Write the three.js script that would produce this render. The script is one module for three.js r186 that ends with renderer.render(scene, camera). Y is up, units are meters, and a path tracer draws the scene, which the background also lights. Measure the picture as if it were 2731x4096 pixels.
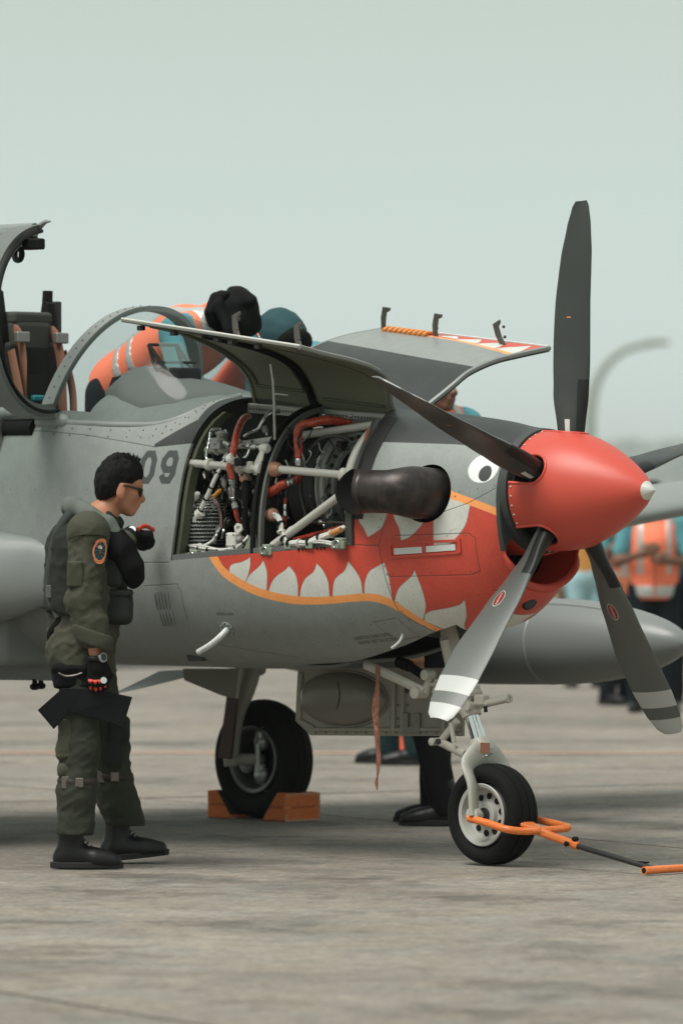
import * as THREE from 'three';
import { RoundedBoxGeometry } from 'three/addons/geometries/RoundedBoxGeometry.js';
import { mergeGeometries, mergeVertices, toCreasedNormals } from 'three/addons/utils/BufferGeometryUtils.js';
import { Brush, Evaluator, SUBTRACTION } from 'three-bvh-csg';

// ---------------------------------------------------------------- camera, sky, sun, exposure
const scene = new THREE.Scene();
const camera = new THREE.PerspectiveCamera(9.905, 682 / 1024, 0.5, 20000);
camera.position.set(0, 1.5, 0);
camera.lookAt(0, 1.5, -10);
camera.focus = 25.0;
camera.userData.fStop = 3.0;
scene.add(camera);
const renderer = new THREE.WebGLRenderer({ antialias: true });
renderer.toneMapping = THREE.LinearToneMapping;
renderer.toneMappingExposure = 1.0;
renderer.shadowMap.enabled = true;

// an even overcast: pale at the horizon, a little deeper above it, brightest overhead
{
  const W = 1024, H = 512, data = new Float32Array(W * H * 4);
  const stops = [[-90, .30, .32, .30], [-2, .72, .82, .80], [0, .765, .88, .865], [1.2, .74, .85, .83], [3, .66, .77, .735], [5.2, .575, .67, .61], [12, .50, .58, .53], [30, .56, .63, .585], [60, .66, .72, .685], [90, .70, .76, .725]];
  for (let j = 0; j < H; j++) {
    const e = ((j + .5) / H - .5) * 180;
    let i = 0; while (i < stops.length - 2 && e > stops[i + 1][0]) i++;
    const a = stops[i], b = stops[i + 1], t = Math.max(0, Math.min(1, (e - a[0]) / (b[0] - a[0])));
    for (let k = 0; k < W; k++) {
      const az = k / W * Math.PI * 2, soft = 1 + .025 * Math.sin(az * 5 + e * .25) * Math.sin(az * 3 - e * .11);
      for (let c = 0; c < 3; c++) data[(j * W + k) * 4 + c] = (a[c + 1] + (b[c + 1] - a[c + 1]) * t) * soft;
      data[(j * W + k) * 4 + 3] = 1;
    }
  }
  const sky = new THREE.DataTexture(data, W, H, THREE.RGBAFormat, THREE.FloatType);
  sky.mapping = THREE.EquirectangularReflectionMapping; sky.magFilter = sky.minFilter = THREE.LinearFilter; sky.needsUpdate = true;
  scene.background = sky; scene.environment = sky;
}
const sun = new THREE.DirectionalLight(new THREE.Color(1, .96, .9), 3.5);
sun.position.set(-17, 42, -9); sun.target.position.set(0, 0, -25);
sun.castShadow = true; sun.shadow.radius = 60; sun.shadow.mapSize.set(2048, 2048);
Object.assign(sun.shadow.camera, { left: -18, right: 18, top: 18, bottom: -18, near: 1, far: 120 });
scene.add(sun, sun.target);
scene.fog = new THREE.FogExp2(new THREE.Color(.80, .86, .83), 0.0002);

// ---------------------------------------------------------------- helpers
let seed = 7;
const rnd = () => { seed = (seed * 1664525 + 1013904223) >>> 0; return seed / 4294967296; };
const V = (x, y, z) => new THREE.Vector3(x, y, z);
const lerp = (a, b, t) => a + (b - a) * t, clamp = (x, a = 0, b = 1) => Math.max(a, Math.min(b, x));
const smooth = (a, b, x) => { const t = clamp((x - a) / (b - a)); return t * t * (3 - 2 * t); };
const hash = (x, y, z) => { let h = (x * 374761393 + y * 668265263 + z * 2147483647) | 0; h = Math.imul(h ^ (h >>> 13), 1274126177); return ((h ^ (h >>> 16)) >>> 0) / 4294967296; };
function noise3(x, y, z) {
  const i = Math.floor(x), j = Math.floor(y), k = Math.floor(z), f = x - i, g = y - j, h = z - k;
  const u = f * f * (3 - 2 * f), v = g * g * (3 - 2 * g), w = h * h * (3 - 2 * h);
  let r = 0;
  for (let c = 0; c < 8; c++) r += hash(i + (c & 1), j + (c >> 1 & 1), k + (c >> 2)) * (c & 1 ? u : 1 - u) * (c & 2 ? v : 1 - v) * (c & 4 ? w : 1 - w);
  return r * 2 - 1;
}
function tilePerlin(x, y, p, s) {           // periodic gradient noise, 0..1
  const i = Math.floor(x), j = Math.floor(y), f = x - i, g = y - j, u = f * f * f * (f * (f * 6 - 15) + 10), v = g * g * g * (g * (g * 6 - 15) + 10), m = (a) => ((a % p) + p) % p;
  const q = (a, b, dx, dy) => { const t = hash(m(a), m(b), s) * 6.2832; return Math.cos(t) * dx + Math.sin(t) * dy; };
  return .5 + .75 * ((q(i, j, f, g) * (1 - u) + q(i + 1, j, f - 1, g) * u) * (1 - v) + (q(i, j + 1, f, g - 1) * (1 - u) + q(i + 1, j + 1, f - 1, g - 1) * u) * v);
}
function tileNoise(x, y, p, s) {            // periodic value noise, period p cells
  const i = Math.floor(x), j = Math.floor(y), f = x - i, g = y - j, u = f * f * (3 - 2 * f), v = g * g * (3 - 2 * g), m = (a) => ((a % p) + p) % p;
  const q = (a, b) => hash(m(a), m(b), s);
  return (q(i, j) * (1 - u) + q(i + 1, j) * u) * (1 - v) + (q(i, j + 1) * (1 - u) + q(i + 1, j + 1) * u) * v;
}
const M = (r, g, b, rough = .6, metal = 0, more = {}) => { const m = new THREE.MeshStandardMaterial({ roughness: rough, metalness: metal, ...more }); m.color.setRGB(r, g, b); return m; };
const D = (r, g, b, rough = .9, spec = .25) => { const m = new THREE.MeshPhysicalMaterial({ roughness: rough, specularIntensity: spec }); m.color.setRGB(r, g, b); return m; };   // dark, dull
const P = (r, g, b, rough = .4, more = {}) => { const m = new THREE.MeshPhysicalMaterial({ roughness: rough, ...more }); m.color.setRGB(r, g, b); return m; };
function canvasTex(w, h, draw, srgb = true) {
  const c = document.createElement('canvas'); c.width = w; c.height = h;
  const g = c.getContext('2d'); draw(g, w, h);
  const t = new THREE.CanvasTexture(c); if (srgb) t.colorSpace = THREE.SRGBColorSpace;
  t.anisotropy = 8; return t;
}
const used = {};
const numbered = (n) => { used[n] = (used[n] ?? -1) + 1; return used[n] ? n + '_' + String(used[n]).padStart(3, '0') : n; };
function mesh(name, geo, mat, parent = scene) {
  const m = new THREE.Mesh(Array.isArray(geo) ? join(geo) : geo, mat);
  m.name = parent === scene ? numbered(name) : name; m.castShadow = m.receiveShadow = true; parent.add(m); return m;
}
const each = (name, list, mat, parent) => list.map((g) => mesh(name, g, mat, parent));
function group(name, parent = scene) { const g = new THREE.Group(); g.name = parent === scene ? numbered(name) : name; parent.add(g); return g; }
function tag(o, label, category, grp) { o.userData.label = label; o.userData.category = category; if (grp) o.userData.group = grp; return o; }
function structure(o) { o.userData.kind = 'structure'; return o; }
function stuff(o) { o.userData.kind = 'stuff'; return o; }
function join(list) {
  const plain = list.map((g) => {
    g = g.index ? g.toNonIndexed() : g.clone();
    for (const k of Object.keys(g.attributes)) if (!['position', 'normal', 'uv'].includes(k)) g.deleteAttribute(k);
    if (!g.attributes.normal) g.computeVertexNormals();
    if (!g.attributes.uv) g.setAttribute('uv', new THREE.BufferAttribute(new Float32Array(g.attributes.position.count * 2), 2));
    g.groups = []; g.morphAttributes = {};
    return g;
  });
  return mergeGeometries(plain);
}
const move = (g, x, y, z) => g.translate(x, y, z);
const rbox = (w, h, d, r = .01, x = 0, y = 0, z = 0) => new RoundedBoxGeometry(w, h, d, 2, Math.min(r, w / 2.05, h / 2.05, d / 2.05)).translate(x, y, z);
// a surface through rings of equal count; rings are arrays of Vector3
function loft(rings, { closed = true, cap0 = false, cap1 = false, uv } = {}) {
  const n = rings[0].length, m = rings.length, pos = [], uvs = [], idx = [], cols = closed ? n + 1 : n;
  for (let i = 0; i < m; i++) for (let j = 0; j < cols; j++) {
    const p = rings[i][j % n]; pos.push(p.x, p.y, p.z);
    uvs.push(...(uv ? uv(p, i / (m - 1), j / n) : [j / n, i / (m - 1)]));
  }
  for (let i = 0; i < m - 1; i++) for (let j = 0; j < cols - 1; j++) {
    const a = i * cols + j, b = a + 1, c = a + cols, d = c + 1; idx.push(a, b, c, b, d, c);
  }
  const add = (ring, flip) => {
    const c = ring.reduce((s, p) => s.add(p), V(0, 0, 0)).multiplyScalar(1 / n), o = pos.length / 3;
    for (const p of [c, ...ring]) { pos.push(p.x, p.y, p.z); uvs.push(...(uv ? uv(p, flip ? 0 : 1, 0) : [.5, .5])); }
    for (let j = 0; j < n; j++) { const a = o + 1 + j, b = o + 1 + (j + 1) % n; flip ? idx.push(o, b, a) : idx.push(o, a, b); }
  };
  if (cap0) add(rings[0], true); if (cap1) add(rings[m - 1], false);
  const g = new THREE.BufferGeometry();
  g.setAttribute('position', new THREE.Float32BufferAttribute(pos, 3)); g.setAttribute('uv', new THREE.Float32BufferAttribute(uvs, 2)); g.setIndex(idx);
  g.computeVertexNormals();
  if (closed) {                                     // weld the normals along the seam
    const N = g.attributes.normal;
    for (let i = 0; i < m; i++) { const a = i * cols, b = a + n, v = V(N.getX(a) + N.getX(b), N.getY(a) + N.getY(b), N.getZ(a) + N.getZ(b)).normalize(); N.setXYZ(a, v.x, v.y, v.z); N.setXYZ(b, v.x, v.y, v.z); }
  }
  return g;
}
// a round bar through points, with end caps; r is a number or a function of 0..1
function pipe(pts, r = .01, { seg = 10, n, curve = true, flat = 1 } = {}) {
  pts = pts.map((p) => p.isVector3 ? p : V(...p));
  let path;
  if (pts.length === 2 || !curve) { path = []; const k = pts.length === 2 ? 1 : 1; for (let i = 0; i < pts.length; i++) path.push(pts[i]); if (typeof r === 'function') { const c = new THREE.CatmullRomCurve3(pts, false, 'chordal', 0); path = c.getPoints(n ?? 16); } }
  else path = new THREE.CatmullRomCurve3(pts, false, 'centripetal').getPoints(n ?? (pts.length - 1) * 6);
  const m = path.length, T = path.map((_, i) => path[Math.min(i + 1, m - 1)].clone().sub(path[Math.max(i - 1, 0)]).normalize());
  let up = Math.abs(T[0].y) < .9 ? V(0, 1, 0) : V(1, 0, 0); const rings = [];
  for (let i = 0; i < m; i++) {
    const b = T[i].clone().cross(up).normalize(), a = b.clone().cross(T[i]).normalize(); up = a;
    const q = typeof r === 'function' ? r(i / (m - 1)) : r, ring = [];
    for (let j = 0; j < seg; j++) { const t = j / seg * Math.PI * 2; ring.push(path[i].clone().addScaledVector(a, Math.cos(t) * q).addScaledVector(b, Math.sin(t) * q * flat)); }
    rings.push(ring);
  }
  const g = loft(rings, { cap0: true, cap1: true });
  return toCreasedNormals(g, 1.0);
}
// body of revolution about a line from a along dir: profile [[distance along, radius], ...]
function turned(a, dir, prof, seg = 32, crease = .7, caps = true) {
  a = a.isVector3 ? a : V(...a); dir = (dir.isVector3 ? dir.clone() : V(...dir)).normalize();
  const q = new THREE.Quaternion().setFromUnitVectors(V(0, 1, 0), dir);
  const rings = prof.map(([d, r]) => { const ring = []; for (let j = 0; j < seg; j++) { const t = j / seg * Math.PI * 2; ring.push(V(Math.cos(t) * r, d, -Math.sin(t) * r).applyQuaternion(q).add(a)); } return ring; });
  return toCreasedNormals(loft(rings, { cap0: caps && prof[0][1] > 1e-4, cap1: caps && prof.at(-1)[1] > 1e-4 }), crease);
}
const ball = (p, r, sx = 1, sy = 1, sz = 1, d = 12) => { p = p.isVector3 ? p : V(...p); return new THREE.SphereGeometry(r, d * 1.5 | 0, d).scale(sx, sy, sz).translate(p.x, p.y, p.z); };
// a flat plate: outline [[u, v], ...] extruded by t; place maps (u, v, w) to a point
function plate(outline, t, place, { bevel = .002, holes = [], curve = 6 } = {}) {
  const s = new THREE.Shape(outline.map((p) => new THREE.Vector2(...p)));
  for (const h of holes) s.holes.push(new THREE.Path(h.map((p) => new THREE.Vector2(...p))));
  const g = new THREE.ExtrudeGeometry(s, { depth: t - 2 * bevel, bevelEnabled: bevel > 0, bevelThickness: bevel, bevelSize: bevel, bevelSegments: 1, curveSegments: curve }).translate(0, 0, bevel);
  if (place) { const a = g.attributes.position; for (let i = 0; i < a.count; i++) { const p = place(a.getX(i), a.getY(i), a.getZ(i)); a.setXYZ(i, ...(p.isVector3 ? [p.x, p.y, p.z] : p)); } g.computeVertexNormals(); }
  return g;
}
const circle2 = (x, y, rx, ry = rx, n = 20) => Array.from({ length: n }, (_, i) => [x + Math.cos(-i / n * 6.2832) * rx, y + Math.sin(-i / n * 6.2832) * ry]);
// ---------------------------------------------------------------- the apron, the grass, the far trees
const groundTex = (() => {
  const S = 1024, col = new Uint8Array(S * S * 4), bmp = new Uint8Array(S * S * 4);
  for (let y = 0; y < S; y++) for (let x = 0; x < S; x++) {
    const u = x / S, v = y / S, f = (k, s) => k > 200 ? tileNoise(u * k, v * k, k, s) : tilePerlin(u * k, v * k, k, s);
    const broad = f(4, 1) * .5 + f(9, 2) * .3 + f(21, 3) * .2, mid = f(40, 4) * .5 + f(90, 5) * .5, fine = f(256, 6) * .5 + f(512, 7) * .5;
    const warm = f(13, 8) * .6 + f(50, 9) * .4;
    const stain = smooth(.54, .74, f(7, 10) * .55 + f(30, 11) * .3 + f(110, 12) * .15), pale = smooth(.53, .75, f(6, 13) * .5 + f(33, 14) * .35 + f(140, 15) * .15);
    let k = .205 + (broad - .5) * .09 + (mid - .5) * .10 + (fine - .5) * .15;
    k *= 1 - .34 * stain; k *= 1 + .2 * pale;
    const speck = f(512, 16) > .93 ? .75 : 1; k *= speck;
    const o = (y * S + x) * 4, w = (warm - .5) * .22;
    const toS = (l) => Math.round(255 * (l <= .0031308 ? l * 12.92 : 1.055 * Math.pow(clamp(l), 1 / 2.4) - .055));
    col[o] = toS(k * (1.10 + w)); col[o + 1] = toS(k * .985); col[o + 2] = toS(k * (.84 - w * .6)); col[o + 3] = 255;
    bmp[o] = bmp[o + 1] = bmp[o + 2] = clamp(.5 + (fine - .5) * .9 + (mid - .5) * .35) * 255; bmp[o + 3] = 255;
  }
  const make = (d, srgb) => { const t = new THREE.DataTexture(d, S, S); t.wrapS = t.wrapT = THREE.RepeatWrapping; t.magFilter = THREE.LinearFilter; t.minFilter = THREE.LinearMipmapLinearFilter; t.generateMipmaps = true; if (srgb) t.colorSpace = THREE.SRGBColorSpace; t.needsUpdate = true; return t; };
  return { col: make(col, true), bmp: make(bmp, false) };
})();
const concrete = new THREE.MeshStandardMaterial({ map: groundTex.col, bumpMap: groundTex.bmp, bumpScale: .004, roughness: .88, vertexColors: true });
const ground = structure(group('apron'));
// the sheet that reaches the horizon lies under the slabs
{
  const g = new THREE.PlaneGeometry(24000, 24000).rotateX(-Math.PI / 2).translate(0, -.09, -4000);
  const earth = structure(mesh('ground', g, M(.14, .13, .09, .95)));
}
{ // concrete slabs, each with its own edges; the joints run slantwise to the view
  const A = THREE.MathUtils.degToRad(29), ca = Math.cos(A), sa = Math.sin(A), W = 6.1, L = 7.6, N = 56;
  // (u, v) grid axes on the ground: u to the right and away, v away to the back
  const at = (u, v) => [-1.28 + (u - 1.6) * ca - v * sa, -22.15 - (u - 1.6) * sa - v * ca];
  const MARKS = [[-.9, -24.4, 1.3, -22.2, .20, .34], [-3, -25.9, 3, -27.2, .22, .38], [-3, -30.6, 4, -29.9, .25, .3], [-4, -41.5, 5, -43, .4, .4], [-4, -38.2, 5, -38.9, .3, .3], [-2, -19.6, 2, -18.4, .2, .3]];   // tyre marks
  const slab = (iu, iv, near) => {
    const n = near ? N : 3, gap = .013, pos = [], uv = [], colr = [], idx = [], dz = (hash(iu, iv, 5) - .5) * .003;
    const tone = 1 + (hash(iu, iv, 9) - .5) * .1, ou = hash(iu, iv, 3) * 7, ov = hash(iu, iv, 4) * 7;
    for (let j = 0; j <= n; j++) for (let i = 0; i <= n; i++) {
      const u = iu * W + lerp(gap, W - gap, i / n), v = iv * L + lerp(gap, L - gap, j / n), [x, z] = at(u, v);
      pos.push(x, dz, z); uv.push((x + ou) / 5.3, (z + ov) / 5.3);
      // stains: spilled oil and rubber, with an outline of their own
      const o = noise3(x * .9, 2, z * .55) * .5 + noise3(x * 2.7, 7, z * 1.9) * .3 + noise3(x * 7, 3, z * 6) * .2;
      let rub = smooth(.10, .5, o) * .30;
      for (const [x0, z0, x1, z1, w, s] of MARKS) { const t = ((x - x0) * (x1 - x0) + (z - z0) * (z1 - z0)) / ((x1 - x0) ** 2 + (z1 - z0) ** 2), d = Math.abs((x - x0) * (z1 - z0) - (z - z0) * (x1 - x0)) / Math.hypot(x1 - x0, z1 - z0) + .05 * noise3(x * 1.3, 1, z * 1.3); rub = Math.max(rub, s * (1 - smooth(w * .6, w, d)) * (.55 + .45 * noise3(x * 2.2, 4, z * 5))); }
      const c = tone * (1 - rub) * (1 + .10 * noise3(x * .3, 5, z * .4)); colr.push(c, c * .995, c * .985);
    }
    for (let j = 0; j < n; j++) for (let i = 0; i < n; i++) { const a = j * (n + 1) + i; idx.push(a, a + 1, a + n + 1, a + 1, a + n + 2, a + n + 1); }
    // the arris down into the joint
    const ring = []; for (let i = 0; i <= n; i++) ring.push(i); for (let j = 1; j <= n; j++) ring.push(j * (n + 1) + n); for (let i = n - 1; i >= 0; i--) ring.push(n * (n + 1) + i); for (let j = n - 1; j >= 0; j--) ring.push(j * (n + 1));
    const b = pos.length / 3; for (const r of ring) { pos.push(pos[r * 3], -.05, pos[r * 3 + 2]); uv.push(uv[r * 2], uv[r * 2 + 1]); colr.push(.5, .5, .48); }
    for (let i = 0; i < ring.length - 1; i++) idx.push(ring[i], b + i, ring[i + 1], ring[i + 1], b + i, b + i + 1);
    const g = new THREE.BufferGeometry(); g.setAttribute('position', new THREE.Float32BufferAttribute(pos, 3)); g.setAttribute('uv', new THREE.Float32BufferAttribute(uv, 2)); g.setAttribute('color', new THREE.Float32BufferAttribute(colr, 3)); g.setIndex(idx);
    g.computeVertexNormals(); const m = toCreasedNormals(g, .6); m.attributes.color || 0; return m;
  };
  for (let iu = -5; iu <= 6; iu++) for (let iv = -5; iv <= 6; iv++) {
    const [x, z] = at((iu + .5) * W, (iv + .5) * L); if (z < -58 || z > 4 || Math.abs(x) > 26) continue;
    const s = mesh('slab', slab(iu, iv, Math.abs(x) < 7 && z < -12 && z > -45), concrete, ground); s.castShadow = false;
  }
  const bed = new THREE.PlaneGeometry(160, 84).rotateX(-Math.PI / 2).translate(0, -.005, -18);
  mesh('joint_sealant', bed, M(.018, .017, .016, .9), ground);
}
// worn orange taxi line across the apron
{
  const n = 120, pos = [], uv = [], idx = [];
  for (let i = 0; i <= n; i++) { const x = lerp(-9, 9, i / n), z = -36.7 + .012 * x, w = .09; pos.push(x, .0055, z - w, x, .0055, z + w); uv.push(x, 0, x, 1); if (i < n) { const a = i * 2; idx.push(a, a + 1, a + 2, a + 1, a + 3, a + 2); } }
  const g = new THREE.BufferGeometry(); g.setAttribute('position', new THREE.Float32BufferAttribute(pos, 3)); g.setAttribute('uv', new THREE.Float32BufferAttribute(uv, 2)); g.setIndex(idx); g.computeVertexNormals();
  const t = canvasTex(512, 32, (c, w, h) => { c.fillStyle = '#d39273'; c.fillRect(0, 0, w, h); for (let i = 0; i < 2600; i++) { c.fillStyle = rnd() < .5 ? 'rgba(150,140,126,.7)' : 'rgba(214,160,135,.6)'; c.fillRect(rnd() * w, rnd() * h, 2 + rnd() * 9, 1 + rnd() * 2); } });
  t.wrapS = THREE.RepeatWrapping;
  const l = structure(mesh('apron_marking', g, new THREE.MeshStandardMaterial({ map: t, roughness: .85 })));
}
// mown grass beyond the apron edge
{
  const t = canvasTex(512, 512, (c, w, h) => { c.fillStyle = '#6d6c55'; c.fillRect(0, 0, w, h); for (let i = 0; i < 9000; i++) { const k = rnd(); c.fillStyle = k < .4 ? 'rgba(92,98,66,.5)' : k < .75 ? 'rgba(134,128,98,.5)' : 'rgba(70,74,52,.5)'; c.fillRect(rnd() * w, rnd() * h, 2 + rnd() * 10, 1 + rnd() * 3); } });
  t.wrapS = t.wrapT = THREE.RepeatWrapping; t.repeat.set(600, 640);
  const g = new THREE.PlaneGeometry(6000, 6400).rotateX(-Math.PI / 2).translate(0, -.02, -3260);
  stuff(tag(mesh('grass', g, new THREE.MeshStandardMaterial({ map: t, roughness: 1 })), 'flat dull green grass beyond the far edge of the concrete apron', 'grass'));
}
{ // a far wood that reads as one mass: many leafy clumps round crowns on unseen trunks
  const leaf = new THREE.IcosahedronGeometry(1, 0), m4 = new THREE.Matrix4(), q = new THREE.Quaternion(), c = new THREE.Color();
  const belt = (n, count, half, z, dz, h, dh, r, label) => {
    const im = new THREE.InstancedMesh(leaf, M(.075, .085, .06, 1), n), crowns = []; for (let i = 0; i < count; i++) crowns.push([lerp(-half, half, i / (count - 1)) + (rnd() - .5) * r, h + rnd() * dh, z - rnd() * dz, r * (.7 + rnd() * .6)]);
    for (let i = 0; i < n; i++) {
      const k = crowns[i % count], a = rnd() * 6.283, b = Math.acos(rnd() * 2 - 1), R = k[3] * Math.cbrt(.2 + .8 * rnd()); q.setFromEuler(new THREE.Euler(rnd() * 6, rnd() * 6, rnd() * 6)); const s = r * (.09 + rnd() * .13);
      m4.compose(V(k[0] + Math.sin(b) * Math.cos(a) * R * 1.4, Math.max(.3, k[1] + Math.cos(b) * R), k[2] + Math.sin(b) * Math.sin(a) * R), q, V(s * 1.5, s, s * 1.3)); im.setMatrixAt(i, m4); const g = .8 + rnd() * .5; im.setColorAt(i, c.setRGB(g, g, g * .95));
    }
    im.name = numbered('treeline'); im.castShadow = true; scene.add(im); stuff(tag(im, label, 'trees'));
  };
  belt(6000, 70, 1150, -5600, 500, 27, 17, 36, 'pale far belt of tall trees fading into the haze');
  belt(5000, 70, 130, -520, 40, .8, .9, 1.7, 'low nearer belt of scrub in front of the far trees');
}
// ---------------------------------------------------------------- the aircraft: metres; x forward, y up, z to its starboard side, origin on the ground under the propeller
const plane = group('aircraft'); plane.position.set(.9167, 0, -24.82); plane.rotation.y = -Math.PI / 4;
tag(plane, 'grey single propeller attack aircraft with red shark mouth nose and open engine cowling', 'aircraft');
// x, top, bottom, half width, height of greatest width, roundness above, roundness below
const ST = [[-.10, 1.853, 1.155, .262, 1.56, 2, 2.2], [-.16, 1.86, 1.10, .275, 1.54, 2, 2.3], [-.30, 1.885, 1.02, .315, 1.5, 2.05, 2.4], [-.57, 1.918, .962, .375, 1.43, 2.15, 2.5], [-.75, 1.935, .905, .41, 1.39, 2.25, 2.45], [-1.12, 1.96, .83, .455, 1.34, 2.35, 2.4], [-1.8, 2.005, .81, .515, 1.31, 2.6, 2.35], [-2.1, 2.03, .81, .515, 1.42, 2.7, 2.25], [-2.6, 2.06, .81, .53, 1.42, 3.1, 2.3], [-3.6, 2.06, .83, .53, 1.4, 3.1, 2.3], [-5, 2.05, .95, .5, 1.42, 2.4, 2.2], [-7.5, 1.95, 1.2, .3, 1.5, 2.2, 2.2], [-10.2, 1.85, 1.6, .07, 1.7, 2, 2]];
function sec(x) {
  let i = 0; while (i < ST.length - 2 && x < ST[i + 1][0]) i++;
  const at = (k) => ST[clamp(k, 0, ST.length - 1)], a = at(i), b = at(i + 1), h = b[0] - a[0], t = clamp((x - a[0]) / h);
  const out = [x];
  for (let c = 1; c < 7; c++) {
    const s = (k) => { const p = at(k - 1), q = at(k), r = at(k + 1); if (q === p || q === r) return p === r ? 0 : (r[c] - p[c]) / (r[0] - p[0]); const d0 = (q[c] - p[c]) / (q[0] - p[0]), d1 = (r[c] - q[c]) / (r[0] - q[0]); return d0 * d1 <= 0 ? 0 : 2 * d0 * d1 / (d0 + d1); };
    const t2 = t * t, t3 = t2 * t; out.push((2 * t3 - 3 * t2 + 1) * a[c] + (t3 - 2 * t2 + t) * s(i) * h + (3 * t2 - 2 * t3) * b[c] + (t3 - t2) * s(i + 1) * h);
  }
  return out;
}
function skin(x, th, off = 0) {                     // point on the section at x; th = 0 starboard, 90 top
  const [, yt, yb, w, ym, nu, nl] = sec(x), c = Math.cos(th), s = Math.sin(th), n = s >= 0 ? nu : nl;
  return V(x, ym + (s >= 0 ? yt - ym - off : ym - yb - off) * Math.sign(s) * Math.abs(s) ** (2 / n), (w - off) * Math.sign(c) * Math.abs(c) ** (2 / n));
}
function zAt(x, y, off = 0) { const [, yt, yb, w, ym, nu, nl] = sec(x), up = y >= ym, v = Math.abs((y - ym) / ((up ? yt - ym : ym - yb) - off)), n = up ? nu : nl; return v >= 1 ? 0 : (w - off) * (1 - v ** n) ** (1 / n); }
const on = (x, y, off = 0) => V(x, y, zAt(x, y, -off));                     // point on the starboard side
function normalAt(x, y) { const e = .004, a = on(x + e, y).sub(on(x - e, y)), b = on(x, y + e).sub(on(x, y - e)); return a.cross(b).normalize(); }
// a point of the photograph on the plane z = const of the aircraft (numbers: source pixels / 1.7417)
const KF = 13570;
function lp(px, py, z) { const k = (px - 784) / KF, x = (k * (24.82 - .70711 * z) - .9167 + .70711 * z) / (.70711 * (1 + k)), d = 24.82 - .70711 * (x + z); return V(x, 1.5 - (py - 1176) * d / KF, z); }
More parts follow.
